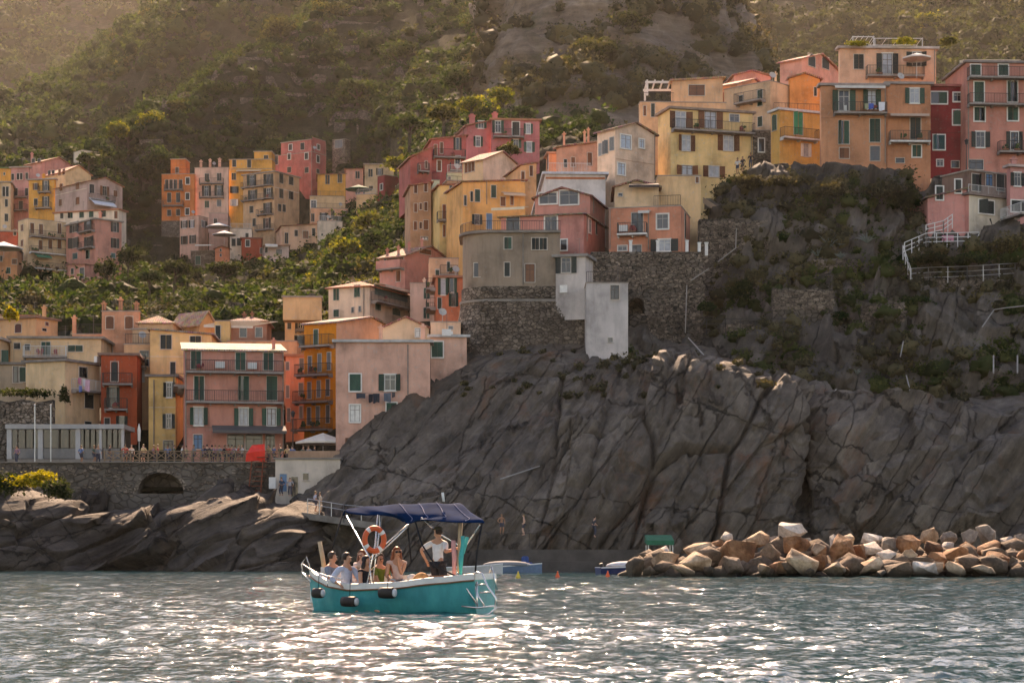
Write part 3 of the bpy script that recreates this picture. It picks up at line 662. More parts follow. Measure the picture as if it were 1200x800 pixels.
    def balcony(s, x0, x1, y, kind='iron', out=1.0):
        a, rz, dirv, n = s.at(x0+.3, y); b_ = s.at(x1-.3, y)[0]; b_.z = a.z
        D = Vector((dirv.x,dirv.y)); L_ = (b_-a).length; mb = MB(); o = (a.x,a.y); uy = (n.x,n.y)
        mb.obox(o, (D.x,D.y), uy, 0, L_, 0, out, a.z-.18, a.z)
        # frame handedness: keep outward faces by flipping when needed
        white = 'w' in kind
        k = max(2, int(L_/2.2))
        for i in range(k+1):
            x = (L_-.14)*i/k; mb.obox(o, (D.x,D.y), uy, x, x+.14, .002, out*.6, a.z-.36, a.z-.182)
        sl = mb.build('balcony', flat('concrete_edge', (0.55,0.53,0.50) if white else (0.24,0.21,0.19), .9, .25), s.root, s.org)
        rb = MB(); q = lambda x, yy: Vector((a.x+D.x*x+n.x*yy, a.y+D.y*x+n.y*yy, a.z))
        if 'solid' in kind:
            rb.obox(o, (D.x,D.y), uy, 0, L_, out-.12, out, a.z+.002, a.z+.95); rb.obox(o, (D.x,D.y), uy, 0, .12, 0.002, out-.122, a.z+.002, a.z+.95); rb.obox(o, (D.x,D.y), uy, L_-.12, L_, .002, out-.122, a.z+.002, a.z+.95)
            mat = s.pl
        else:
            railing(rb, [q(.04,.05), q(.04,out-.05), q(L_-.04,out-.05), q(L_-.04,.05)]); mat = flat('white_rail', (0.5,0.5,0.48), .6, .15) if 'pale' in kind else RAIL()
        rr = rb.build('railing', mat, sl, s.org)
        if rnd.random() < .5 and L_ > 1.6:      # flower boxes on the balcony
            for i in range(rnd.choice((1,1,2,3))):
                x = rnd.uniform(.4, L_-.4); c_ = q(x, out-.22); pb = MB(); pb.obox((c_.x,c_.y), (D.x,D.y), uy, -.3, .3, -.1, .1, a.z+.01, a.z+.24, 0)
                for k_ in range(5): pb.blob(c_+Vector((D.x,D.y,0))*rnd.uniform(-.28,.28)+Vector((0,0,.32+rnd.uniform(0,.3))), (rnd.uniform(.1,.2),.14,rnd.uniform(.1,.24)), 6, 4, 1)
                pb.build('flower_box', None, sl, s.org, mats=[flat('terracotta_pot',(0.30,0.12,0.06)), flat('pot_plant', rnd.choice(((0.03,0.07,0.02),(0.05,0.08,0.02),(0.25,0.05,0.05),(0.04,0.06,0.03))), .8, .4, 8)])
    def extra(s, kind, *a):
        if kind == 'awning':
            x0, x1, y, drop, col = a[:5]; out = a[5] if len(a) > 5 else 1.6
            p, rz, D, n = s.at(x0+.3, y, .03); q = s.at(x1-.3, y, .03)[0]; q.z = p.z; h = drop*s.pm; N3 = Vector((n.x,n.y,0))
            mb = MB(); A, B_ = p, q; C_, D_ = q+N3*out-Vector((0,0,h)), p+N3*out-Vector((0,0,h)); t = Vector((0,0,.04)); dn = Vector((0,0,.22))
            mb.hexa([A,B_,C_,D_,A+t,B_+t,C_+t,D_+t]); o_ = N3*.01
            mb.hexa([D_-dn+o_,C_-dn+o_,C_-dn+N3*.03,D_-dn+N3*.03,D_+o_+t*.9,C_+o_+t*.9,C_+N3*.03+t*.9,D_+N3*.03+t*.9])
            mb.build('awning', flat('awning_cloth', col, .9, .12), s.root, s.org)
        elif kind == 'room':         # set-back roof-top storey; the plinth of it stands on the roof
            x0, x1, y0, col, setb = a[:5]; wins = a[5] if len(a) > 5 else ()
            p, rz, D, n = s.at(x0+.3, y0); q = s.at(x1-.3, y0)[0]; L_ = (Vector((q.x,q.y))-Vector((p.x,p.y))).length
            f = (p.y+setb)/p.y; uy = (-n.x,-n.y); o = (p.x*f, p.y*f); L_ *= f; zt = CAMH+(p.z-CAMH)*f
            mb = MB(); mb.obox((o[0],o[1]), (D.x,D.y), uy, 0, L_, 0, 4.0, s.zt-.3, zt)
            rm = mb.build('rooftop_room', plaster(col), s.root, s.org)
            cb = MB(); cb.obox((o[0],o[1]), (D.x,D.y), uy, -.15, L_+.15, -.15, 4.15, zt+.002, zt+.16); cb.build('coping', flat('roof_slab', (0.30,0.25,0.21), .9, .3, 1.2), rm, s.org)
            for t, ww, hh, *xy in wins:
                for x, y in zip(xy[0::2], xy[1::2]):
                    l, rz2, D2, n2 = s.at(x, y); l = Vector((l.x*f-0, l.y*f, CAMH+(l.z-CAMH)*f)); window(s.root, s.org, l+Vector((n.x,n.y,0))*.0, rz2, ww*s.pm*f, hh*s.pm*f, t)
        elif kind == 'rail':         # railing along the roof edge
            x0, x1, y = a[:3]; pale = len(a) > 3 and a[3]; h = a[4] if len(a) > 4 else 1.0
            p, rz, D, n = s.at(x0+.3, y, -.15); q = s.at(x1-.3, y, -.15)[0]; p.z = q.z = s.zt+.1; mb = MB(); railing(mb, [p, q], h)
            mb.build('roof_railing', flat('white_rail', (0.5,0.5,0.48), .6, .15) if pale else RAIL(), s.root, s.org)
        elif kind == 'chimney':
            x, y, w, h = a[:4]; sb = a[4] if len(a) > 4 else 2.0
            p, rz, D, n = s.at(x, y); f = (p.y+sb)/p.y; c = Vector((p.x*f, p.y*f)); zt = CAMH+(p.z-CAMH)*f; ww = w*s.pm/2
            mb = MB(); mb.box(c.x-ww,c.x+ww,c.y-ww,c.y+ww,zt-h*s.pm-1.2,zt); mb.box(c.x-ww-.1,c.x+ww+.1,c.y-ww-.1,c.y+ww+.1,zt+.002,zt+.12); mb.box(c.x-ww*.6,c.x+ww*.6,c.y-ww*.6,c.y+ww*.6,zt+.122,zt+.35)
            mb.build('chimney', s.pl, s.roof if hasattr(s,'roof') else s.root, s.org)
        elif kind == 'pipe':
            x, y0, y1 = a[:3]; p = s.at(x, y0, .1)[0]; q = s.at(x, y1, .1)[0]; q.x, q.y = p.x, p.y; mb = MB(); mb.tube([p,q], .055, 6); mb.build('drainpipe', flat('pipe_metal', (0.22,0.19,0.16), .6), s.root, s.org)
        elif kind == 'band':         # string course / painted band
            x0, x1, y, h, col = a[:5]; p, rz, D, n = s.at(x0+.2, y); q = s.at(x1-.2, y)[0]; mb = MB(); L_ = (Vector((q.x,q.y))-Vector((p.x,p.y))).length
            mb.obox((p.x,p.y), (D.x,D.y), (n.x,n.y), 0, L_, .004, .05, p.z-h*s.pm/2, p.z+h*s.pm/2); mb.build('string_course', plaster(col), s.root, s.org)
        elif kind == 'ac':
            x, y = a[:2]; p, rz, D, n = s.at(x, y); mb = MB(); mb.obox((p.x,p.y), (D.x,D.y), (n.x,n.y), -.42, .42, .05, .38, p.z-.3, p.z+.3); mb.obox((p.x,p.y), (D.x,D.y), (n.x,n.y), -.3, .1, .382, .40, p.z-.22, p.z+.22)
            mb.build('air_conditioner', flat('white_metal', (0.6,0.6,0.58), .5, .1), s.root, s.org)
        elif kind == 'dish':
            x, y = a[:2]; p = s.at(x, y, -1.0)[0]; p.z = s.zt+.2; mb = MB(); mb.tube([p, p+Vector((0,0,.7))], .03, 5); n_ = 12; c_ = p+Vector((0,-.1,.85)); nn = Vector((.3,-.85,.42)).normalized(); e1 = nn.cross(Vector((0,0,1))).normalized(); e2 = e1.cross(nn)
            ring = [c_+(e1*math.cos(2*math.pi*i/n_)+e2*math.sin(2*math.pi*i/n_))*.4+nn*.1 for i in range(n_)]; mb.faces([c_]+ring, [(0,1+i,1+(i+1)%n_) for i in range(n_)]); mb.tube([c_, c_+nn*.4], .015, 4)
            mb.build('satellite_dish', flat('dish_paint', (0.36,0.35,0.33), .6, .15), s.root, s.org)
        elif kind == 'antenna':
            x, y, h = a[:3]; p = s.at(x, y, -1.5)[0]; p.z = s.zt+.2; mb = MB(); mb.tube([p, p+Vector((0,0,h))], .018, 4)
            for i in range(3): z = h-.1-i*.25; w = .34-.06*i; mb.tube([p+Vector((-w,0,z)), p+Vector((w,0,z))], .008, 3)
            mb.build('antenna', flat('dull_aluminium', (0.13,0.125,0.12), .7, .1), s.root, s.org)
STONE = masonry('rubble_stone', (0.12,0.095,0.075), (0.27,0.215,0.17), (0.08,0.065,0.052), 2.3)
STONE2 = masonry('dry_stone', (0.075,0.062,0.05), (0.17,0.14,0.115), (0.03,0.025,0.02), 1.7)
# ---- colours of the plasters
CREAM=(0.56,0.42,0.28); PINK=(0.52,0.245,0.20); PEACH=(0.60,0.35,0.22); OCHRE=(0.60,0.31,0.08); ORANGE=(0.52,0.17,0.06); YELLOW=(0.64,0.47,0.22); ROSE=(0.42,0.14,0.13); OFFW=(0.62,0.54,0.46); RED=(0.30,0.06,0.035); WINE=(0.22,0.03,0.035); LILAC=(0.42,0.31,0.29); GREYW=(0.46,0.43,0.42); PALEPINK=(0.60,0.40,0.33); TAN=(0.42,0.25,0.16)
LC = 'houses on the left hillside'; TC = 'houses of the hillside row'; HC = 'houses by the harbour'; SC = 'houses climbing the street ridge'; CC = 'houses on the cliff'
# ---------------- left cluster
House('A',356,85,130,310,425,700,CREAM,'tall cream block with stacked balconies and a green awning, above dark trees',
  [('sB',12,30,104,468,104,540,104,608),('sB',9,14,101,655),('sB',18,48,192,475,278,472,150,470),('pB',18,44,278,545,190,548,235,545),('sB',16,36,268,668,188,670)],
  [(136,308,505),(136,306,580,'w'),(152,302,655,'w')], roof='par', th=52, group=LC, X=[('awning',155,225,586,18,(0.02,0.16,0.09)),('antenna',200,420,2.0)])
House('A',352,310,448,570,428,615,PINK,'pink block with open dark green shutters beside the cream balcony block',
  [('oD',44,48,352,464,352,538),('sT',22,26,352,600),('oD',44,60,418,464,418,540),('sG',18,40,412,592),('oD',36,46,538,465,538,540),('sT',18,22,530,598)],
  [(382,446,492),(382,446,568)], th=48, group=LC, X=[('chimney',470,400,12,20)])
House('A',347,320,398,428,640,705,PINK,'small pink annex with arched door below the pink block',[('sD',12,28,340,672),('pD',22,50,385,680)], roof='shL', rise=6, th=30, group=LC, ext=8)
House('A',362,255,556,592,384,520,OFFW,'long off white house with a row of green shutters behind the pink block',[('sG',20,28,330,408,383,406,428,404,486,402),('sB',15,34,544,407),('sD',14,28,290,410)], th=18, roof='flat', rc=(0.34,0.14,0.08), group=LC, depth=7)
House('A',372,258,408,574,252,400,LILAC,'grey lilac house with a gable and brown shutters, white awning on its balcony',
  [('sB',14,32,287,280,284,350),('sB',18,34,364,272,364,343),('pD',22,40,430,285),('oB',40,46,490,296),('sB',20,30,541,308)],
  [(416,530,332)], roof='gR', rise=30, th=45, group=LC, X=[('awning',415,520,326,32,(0.55,0.56,0.60),1.8),('band',260,406,316,3,OFFW)])
House('A',380,135,256,262,242,420,OCHRE,'narrow ochre house with two balconies left of the lilac gable house',[('oB',26,30,168,275),('oD',32,46,215,270,215,345),('sD',16,30,168,347)],[(185,242,302),(170,245,377)], th=10, group=LC, X=[('chimney',205,222,12,16)])
House('A',388,52,134,140,186,460,(0.44,0.24,0.23),'mauve pink house with narrow dark shutters beside the narrow ochre one',[('sD',12,30,60,230,85,228,100,227,126,225),('sD',14,34,62,300,76,300,125,300),('sD',18,40,98,362)],[(70,132,326),(70,132,386)], th=8, group=LC, X=[('antenna',90,180,2.2)])
House('A',382,-40,0,50,256,470,CREAM,'plain cream house at the far edge of the left cluster',[('sD',14,45,18,298,34,298),('sD',14,34,30,352),('sD',16,34,30,420)], th=8, group=LC)
House('A',398,-40,-2,50,190,262,OCHRE,'small yellow house with green roof edge above the plain cream one',[('sG',8,12,20,215)], th=8, group=LC, rc=(0.10,0.16,0.06))
House('A',404,120,196,350,160,200,(0.50,0.24,0.22),'broad pink house with low gable and two small windows on top of the left cluster',[('sD',14,20,157,153,184,154)], roof='gR', rise=34, th=40, group=LC, X=[('chimney',150,122,10,14)])
House('A',392,210,308,426,204,250,(0.58,0.44,0.28),'cream gabled house with red tile edge behind the ochre and lilac houses',[('sD',12,24,232,212,250,211),('sB',11,26,280,208,300,206)], roof='gR', rise=36, th=45, group=LC, rc=(0.36,0.14,0.08))
House('A',436,345,384,465,104,160,OFFW,'small white cube house alone on the slope above the left cluster',[('pD',17,20,403,131,430,132)], roof='par', th=50, group=LC, depth=5)
House('A',348,-40,-4,80,556,700,(0.46,0.22,0.12),'low orange brown house below the cream block, at the edge of the trees',[('sG',18,28,40,668),('pB',22,24,68,626),('sD',12,26,6,612)], th=8, group=LC)
House('A',362,-30,0,82,486,560,(0.40,0.10,0.07),'small brick red house tucked behind the orange brown one',[('sD',14,26,70,490)], th=8, group=LC)
# ---------------- hillside row
House('B',432,78,232,236,256,480,ORANGE,'burnt orange house with two balconies standing at the end of the hillside row',
  [('sD',15,50,102,308,122,308,142,308,167,308),('sDw',17,30,200,288,199,360,198,432),('sD',18,44,113,366,155,366),('sD',18,28,113,438,155,436)],
  [(92,180,330),(85,182,405)], th=4, roof='par', group=TC, base=474, X=[('room',120,190,188,ORANGE,4,[('sD',16,26,150,238)]),('rail',130,230,254)])
House('B',433,233,391,394,226,440,PALEPINK,'pale pink house with balconies between the burnt orange and ochre houses',
  [('sD',20,36,290,272,347,270),('oD',40,48,288,335,347,333),('sG',20,32,290,398),('sY',20,32,347,392)],[(256,370,301),(256,370,366)], th=3, roof='par', group=TC, X=[('rail',240,388,224),('chimney',305,192,10,14),('chimney',350,188,12,14),('chimney',262,198,10,14)])
House('B',434,393,596,600,232,425,OCHRE,'ochre yellow house with stepped top behind the peach block',
  [('sD',20,30,416,268),('oD',40,30,418,330),('oW',42,30,418,390)], th=3, roof='par', group=TC, X=[('room',395,596,190,OCHRE,1.5,[('sD',18,32,418,206),('sD',18,40,488,206)]),('room',511,594,152,OCHRE,4,[('sD',20,28,567,183)]),('awning',432,548,238,6,(0.5,0.4,0.3),1.2)])
House('B',436,392,464,468,430,492,(0.20,0.17,0.14),'stone basement house with one wide window under the ochre house',[('oD',44,34,430,468)], th=4, roof='par', group=TC, mat=STONE)
House('B',424,460,606,723,246,565,(0.55,0.36,0.23),'big peach corner block with four rows of balconies in the hillside row',
  [('oD',42,52,502,288,580,282),('oD',42,50,505,357,580,347),('sD',18,32,499,422),('oD',40,58,576,420),('oD',34,46,572,486),('sD',14,36,512,482),('sD',18,44,638,277,638,347),('sD',20,38,684,288,684,356),('sD',14,34,630,414,651,416)],
  [(461,604,322),(461,604,384),(532,604,449),(526,604,521)], th=32, roof='flat', group=TC, X=[('band',608,722,318,3,OFFW)])
House('B',446,600,783,848,152,385,ROSE,'deep rose house with set back top storey at the upper end of the row',
  [('sD',20,44,613,190),('sDw',14,28,676,174),('sDw',16,30,757,172),('sD',18,26,676,236,758,238),('sDw',14,32,810,186),('sD',14,20,810,243)], th=30, roof='par', group=TC, X=[('room',637,780,112,ROSE,3,[('sDw',20,28,682,131),('sD',22,32,738,126)]),('pipe',782,120,380)])
House('B',448,783,784,846,84,150,ROSE,'narrow rose stair tower rising over the deep rose house',[('sDw',12,24,812,130)], th=60, roof='par', group=TC, depth=4)
House('B',458,878,938,962,92,216,(0.24,0.21,0.19),'roofless grey stone ruin with one big opening above the row',[('pD',36,38,908,116)], th=25, roof='par', group=TC, mat=STONE)
House('F',438,10,150,154,318,425,OCHRE,'low ochre house with two green shutters at the end of the row',[('sD',22,44,59,345,121,338)], th=-6, roof='shL', rise=-6, rc=(0.33,0.15,0.09), group=TC)
House('F',438,151,238,242,292,425,(0.55,0.27,0.22),'salmon pink house joined to the low ochre house',[('sD',22,36,210,322,210,400)], th=-4, roof='shL', rise=-4, group=TC)
House('F',436,243,246,392,270,400,CREAM,'cream house with green shutters behind the dark red house',[('sD',22,38,275,312),('oD',36,34,320,306),('sD',20,16,277,386)], th=4, group=TC)
House('B',421,768,772,936,360,430,(0.52,0.38,0.24),'cream terrace house with roof garden in front of the low ochre house',[('pDw',26,36,790,398)], th=4, roof='par', group=TC, X=[('rail',775,930,358)])
House('B',416,780,950,956,420,482,(0.58,0.33,0.22),'low salmon terrace house below the cream terrace house',[('sD',16,36,786,460),('oD',32,40,835,458),('sD',16,40,880,447),('oD',30,38,935,447)], th=-8, roof='par', group=TC, X=[('rail',790,945,418)])
House('B',410,640,806,812,492,580,(0.58,0.38,0.27),'low peach house stepping down beside the peach corner block',[('sD',16,50,663,556),('sD',15,28,708,533),('pB',26,34,752,540),('sD',14,34,790,528)], th=-14, roof='shL', rise=-16, group=TC)
House('B',408,806,812,925,476,560,OFFW,'white terrace wall house with row of railing posts',[('sD',8,10,830,540)], th=12, roof='par', group=TC, X=[('rail',815,920,474,True)])
House('B',420,163,250,296,452,606,PALEPINK,'pink corner house with paired windows below the burnt orange house',[('oDw',30,34,185,492,222,490),('oD',30,38,185,566,225,562),('oDw',28,30,272,490)], th=28, roof='par', group=TC, ext=6)
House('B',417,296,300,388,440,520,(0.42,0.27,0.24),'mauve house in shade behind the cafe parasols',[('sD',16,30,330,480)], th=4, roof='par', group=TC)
House('B',414,392,398,500,512,600,OFFW,'white house with dark doors beside the red house',[('sD',18,34,415,576,440,574),('sD',14,24,478,545)], th=5, roof='par', group=TC, X=[('rail',400,498,510,True)])
House('B',411,448,452,546,558,640,RED,'dark red cottage with a single window among white houses',[('sDw',18,30,481,580)], th=8, roof='flat', group=TC, rc=(0.26,0.10,0.07))
House('B',406,328,394,398,606,672,(0.52,0.19,0.11),'small orange red gabled shed with two tiny windows',[('sD',8,12,355,612,355,636)], th=6, roof='gL', rise=12, group=TC, ext=5)
House('B',405,560,674,678,592,648,(0.55,0.42,0.38),'low pinkish white house with a cream awning over its door',[('pY',26,22,628,620),('sD',12,26,568,612,545,615)], th=-10, roof='shL', rise=-6, group=TC, X=[('awning',562,620,584,14,(0.60,0.52,0.42),1.5)])
House('B',408,214,328,332,616,692,(0.2,0.17,0.14),'rough stone cottage with a green shutter under the cafe awning',[('sG',24,40,248,660)], th=4, roof='par', group=TC, mat=STONE, ext=6, X=[('awning',250,326,590,8,(0.62,0.58,0.52),3.0)])
House('F',416,204,300,310,418,515,(0.56,0.38,0.22),'small cream house with balustrade beside the dark red house',[('sD',12,18,246,467)], th=12, roof='par', group=TC, X=[('rail',206,300,416,True)], ext=3)
House('F',402,310,346,472,322,470,WINE,'dark red house with flat roof standing at the edge of the green slope',[('pYw',26,40,415,400),('sDw',12,30,331,382)], th=50, roof='par', group=TC)
# ---------------- street ridge
House('F',262,475,580,584,360,650,TAN,'tan house with peeling facade and brown shutters at the lower end of the street ridge',
  [('sB',17,44,502,392,553,385,502,487,553,480,500,577),('sB',22,46,553,572),('sB',10,30,527,480,527,575),('pW',36,16,545,640)], th=-8, roof='shL', rise=-22, group=SC, ext=8)
House('F',265,584,622,626,350,660,(0.40,0.45,0.33),'narrow pale green house between the peeling tan house and the yellow one',[('sG',12,36,597,465),('sG',12,36,612,455),('sG',16,42,600,642),('sD',10,34,607,540)], th=-6, roof='par', group=SC, X=[('rail',585,620,348)])
House('F',258,622,736,740,372,650,YELLOW,'yellow house with brown shutters on the lower street ridge',
  [('pD',13,26,678,388),('sB',14,70,645,507,668,502),('sB',15,50,697,485),('sY',14,48,715,480),('sB',12,60,645,602,668,595),('sB',12,44,697,582,714,578)],[(606,682,550),(662,712,632)], th=-12, roof='shL', rise=-8, group=SC, ext=8, X=[('room',660,736,352,(0.45,0.30,0.2),4),('rail',660,734,372)])
House('F',250,738,1052,1060,350,640,(0.62,0.35,0.14),'long orange yellow house with sloping eave and green shutters on the street ridge',
  [('sD',13,50,751,450),('sD',13,50,783,430),('sG',24,62,812,426),('sG',24,60,893,405),('pU',26,80,871,555),('pB',24,46,940,455),('sB',14,50,1040,330),('pB',16,44,985,450),('oD',50,50,810,545)], th=-16, roof='shL', rise=-26, rc=(0.34,0.16,0.10), group=SC, ext=8, X=[('awning',930,1040,408,14,(0.5,0.38,0.28),1.2),('pipe',858,355,470)])
House('F',266,738,841,1030,246,400,(0.58,0.42,0.28),'cream house with windowless pale gable wall and brown shutters on the ridge',[('sB',15,50,757,287),('sB',13,50,774,283),('sB',14,50,791,278)], th=40, roof='gR', rise=62, rc=(0.30,0.15,0.10), group=SC, colR=(0.62,0.50,0.40))
House('F',290,880,884,1124,46,250,(0.45,0.16,0.17),'raspberry pink house with white framed windows at the top of the street ridge',
  [('oGw',58,58,915,80),('sDw',34,66,1005,90),('oGw',46,50,1067,90),('oGw',52,42,1005,166),('oGw',54,50,1072,182)],[(890,1046,130)], th=5, roof='flat', rc=(0.38,0.17,0.10), group=SC, X=[('chimney',900,18,26,14),('band',884,1124,136,3,(0.5,0.2,0.2))])
House('F',292,758,880,886,50,250,(0.45,0.17,0.18),'raspberry pink wing with one shuttered window left of the top house',[('oGw',56,36,830,70),('oGw',46,50,815,154)], th=-14, roof='shL', rise=-34, rc=(0.36,0.16,0.10), group=SC, X=[('chimney',785,28,28,18)])
House('F',280,582,756,762,124,335,(0.40,0.11,0.11),'crimson house with two balconies beside the raspberry wing',
  [('sB',14,54,602,197),('sB',14,54,632,186),('sBw',20,50,620,276),('oD',34,60,712,166),('pDw',26,44,712,250)],[(588,750,232),(672,730,300)], th=-10, roof='shL', rise=-30, rc=(0.36,0.15,0.09), group=SC, X=[('rail',600,750,120)])
House('F',276,475,582,588,182,345,(0.38,0.11,0.10),'dark crimson wing stepping down from the crimson house',[('sB',12,36,520,290),('sB',12,36,555,270)],[(508,566,304)], th=-14, roof='shL', rise=-62, rc=(0.36,0.15,0.09), group=SC)
House('F',272,655,660,736,312,372,(0.38,0.45,0.36),'pale mint roof terrace room between crimson and yellow houses',[('pY',8,20,672,340)], th=5, roof='par', group=SC, X=[('rail',662,734,310,True)])
House('F',256,1030,1108,1114,262,440,(0.58,0.36,0.2),'peach house with brown door squeezed behind the long orange yellow house',[('sB',14,52,1082,302),('sB',14,56,1042,330)], th=-14, roof='shL', rise=-18, rc=(0.32,0.16,0.1), group=SC)
House('H',262,0,10,75,368,470,(0.58,0.30,0.18),'orange house with dark doorway under the pale gable house',[('sD',18,60,8,400),('sB',12,30,50,395)], th=5, roof='flat', group=SC, rc=(0.42,0.22,0.14))
House('H',258,40,48,205,345,450,(0.55,0.30,0.22),'salmon house with stepped tile roof beside the tall pale gable house',[('sB',16,48,170,388),('sB',14,36,105,400),('sD',12,30,75,405)], th=18, roof='shR', rise=34, rc=(0.34,0.16,0.10), group=SC, X=[('chimney',70,292,8,26),('chimney',150,285,8,24),('chimney',165,275,8,24)])
# ---------------- by the harbour
House('C',228,-40,145,235,148,215,(0.52,0.33,0.2),'low peach house with an arched window behind the cream houses',[('aM',26,38,75,190),('pD',18,10,180,196),('sM',12,16,190,172)], th=28, roof='flat', rc=(0.24,0.14,0.1), group=HC, X=[('chimney',180,108,14,20)])
House('C',236,-60,-2,150,140,190,OFFW,'white shed wall with sloping tile edge behind the low peach house',(), th=6, roof='shR', rise=0, rc=(0.36,0.17,0.11), group=HC)
House('C',212,415,566,572,122,310,(0.58,0.29,0.19),'pink tower house with brown arched shutters and railed roof terrace',[('aB',32,52,448,167,526,167),('sB',34,38,441,270),('sB',14,36,363,266)], th=0, roof='par', group=HC, X=[('rail',420,562,120),('chimney',424,92,14,28,.4),('chimney',492,76,14,44,.4),('chimney',556,92,14,28,.4)])
House('C',213.5,295,416,420,216,300,(0.58,0.31,0.21),'low pink terrace wing joined to the tower house',[('sB',14,36,363,266)], th=0, roof='par', group=HC, X=[('chimney',303,150,14,20,1.0),('rail',312,414,214)])
House('C',205,38,42,412,232,330,(0.58,0.42,0.27),'long cream upper storey with green shutters and white balustrade',[('sD',26,24,70,262),('sD',19,24,112,267),('sG',38,60,187,276),('sG',62,24,307,272)],[(100,275,306,'pale')], th=2, roof='flat', rc=(0.22,0.19,0.16), group=HC, depth=7)
House('C',202,-60,-2,42,236,345,(0.56,0.40,0.25),'cream house with a dark green shutter at the very edge of the harbour row',[('sG',26,56,12,310)], th=2, group=HC)
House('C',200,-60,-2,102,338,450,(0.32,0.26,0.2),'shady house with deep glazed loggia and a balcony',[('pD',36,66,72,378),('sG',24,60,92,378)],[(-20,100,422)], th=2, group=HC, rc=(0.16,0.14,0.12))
House('C',196,105,266,406,324,600,(0.58,0.43,0.28),'plain cream corner house with washing on its balcony above the glass pavilion',
  [('sD',33,44,338,370),('sD',34,64,362,484),('sD',26,20,358,581)],[(290,424,438,'pale')], th=24, roof='flat', rc=(0.20,0.17,0.15), group=HC, ext=6, X=[('ac',392,318)])
House('C',199,406,412,558,300,610,(0.36,0.075,0.035),'brick red house with arched balcony door beside the cream corner house',
  [('aD',28,78,467,366),('oDw',52,84,461,472),('sD',20,42,437,576),('oD',40,52,497,574)],[(420,542,416),(428,522,519)], th=6, roof='flat', rc=(0.22,0.13,0.1), group=HC, ext=6)
House('C',206,500,506,616,256,620,(0.54,0.34,0.21),'narrow peach house with white shutters behind the brick red house',[('pD',36,26,588,294),('sW',28,52,574,382),('pD',14,30,600,330)],[(556,598,345)], th=2, roof='par', group=HC, ext=6, X=[('rail',510,612,254),('room',540,614,196,(0.45,0.3,0.2),3)])
House('C',197,600,606,716,388,700,(0.62,0.42,0.18),'yellow house with a black drainpipe next to the pink hotel',[('oDw',48,58,690,441),('oD',46,60,688,568),('pD',40,52,686,673)], th=2, roof='flat', rc=(0.2,0.17,0.15), group=HC, ext=6, X=[('pipe',628,400,690),('band',608,714,512,2.5,OFFW)])
House('C',204,608,612,862,196,420,(0.64,0.46,0.24),'tall yellow house with square dark shutters behind the pink hotel',[('sD',46,56,677,246),('sD',44,30,797,237),('sD',20,56,705,356)], th=3, roof='shR', rise=-20, rc=(0.3,0.24,0.2), group=HC, X=[('band',612,860,305,2.5,OFFW)])
House('C',209,560,566,705,172,260,(0.52,0.34,0.22),'low house with a sunlit hipped tile roof behind the tall yellow house',(), th=2, roof='hip', rise=42, rc=(0.45,0.26,0.16), group=HC, depth=7, ext=4)
House('D',214,88,205,272,108,200,(0.56,0.33,0.17),'small orange house with sunlit tile roof peeping over the yellow house',(), th=40, roof='gR', rise=52, rc=(0.45,0.28,0.18), group=HC)
House('D',213,272,340,346,100,215,(0.60,0.42,0.2),'yellow penthouse wall beside the white awning',[('sD',22,60,288,150)], th=4, roof='par', group=HC)
House('D',214,336,342,505,104,200,(0.30,0.15,0.11),'maroon roofed penthouse behind a long white awning',[('pD',30,44,400,150),('pD',30,44,470,150)], th=2, roof='hip', rise=34, rc=(0.24,0.11,0.08), group=HC, depth=6, X=[('awning',338,556,98,20,(0.62,0.56,0.48),2.6),('chimney',405,72,12,14),('chimney',440,70,10,14)])
House('D',209,322,330,640,190,300,(0.56,0.33,0.2),'peach terrace house with a pale slatted balustrade in front of the penthouse',(), th=2, roof='par', group=HC, depth=6)
House('D',188,97,140,580,232,690,(0.46,0.215,0.175),'dusty pink hotel with two full width balconies and dark green shutters by the promenade',
  [('sG',44,78,189,274,388,279,512,280),('sG',46,106,203,399,402,399,528,399),('oGw',84,78,200,524,402,527,526,527),('pU',38,62,198,638),('pD',72,70,366,640,448,640),('pD',40,66,520,640),('sD',14,50,117,270),('sD',14,64,115,395),('oD',26,60,110,526)],
  [(142,579,324),(142,579,458),(98,139,586)], th=80, roof='shL', rise=76, rc=(0.50,0.36,0.27), group=HC, ext=6, depth=9, X=[('awning',260,588,566,28,(0.10,0.09,0.085),2.2),('pipe',144,240,680),('pipe',578,240,680),('ac',296,296),('ac',440,300),('band',142,579,572,4,(0.3,0.2,0.17)),('chimney',536,190,14,16),('band',142,579,334,3,(0.3,0.16,0.14))])
House('D',218,580,586,708,100,260,(0.56,0.40,0.25),'cream house with open dark shutters between penthouse and orange house',[('sD',16,52,606,110),('oD',44,56,656,105),('oD',40,56,652,192)],[(632,680,140),(632,680,222)], th=4, roof='par', group=HC, X=[('room',582,655,8,(0.54,0.38,0.22),1.0,[('sD',10,36,608,24)]),('rail',600,700,98)])
House('D',201,584,590,676,258,640,(0.60,0.29,0.2),'narrow salmon house with grey shutters between hotel and orange house',[('sY',13,36,598,300),('sY',16,52,661,292),('sY',12,56,598,415),('sY',16,56,658,403),('sY',12,60,603,518),('sY',15,56,658,506)], th=4, roof='flat', rc=(0.34,0.16,0.1), group=HC, ext=6)
House('E',198,112,228,470,302,720,(0.58,0.22,0.025),'vivid orange house with four balconies and a peach gable end',
  [('sG',14,58,155,356),('sY',13,62,133,454,168,445,202,440),('sY',13,60,131,545,165,540,198,535),('sY',13,62,130,638,162,634,198,630)],
  [(113,222,388),(96,216,492),(90,216,588),(84,216,688)], th=30, roof='gR', rise=40, rc=(0.28,0.2,0.16), colR=(0.60,0.39,0.28), group=HC, ext=6)
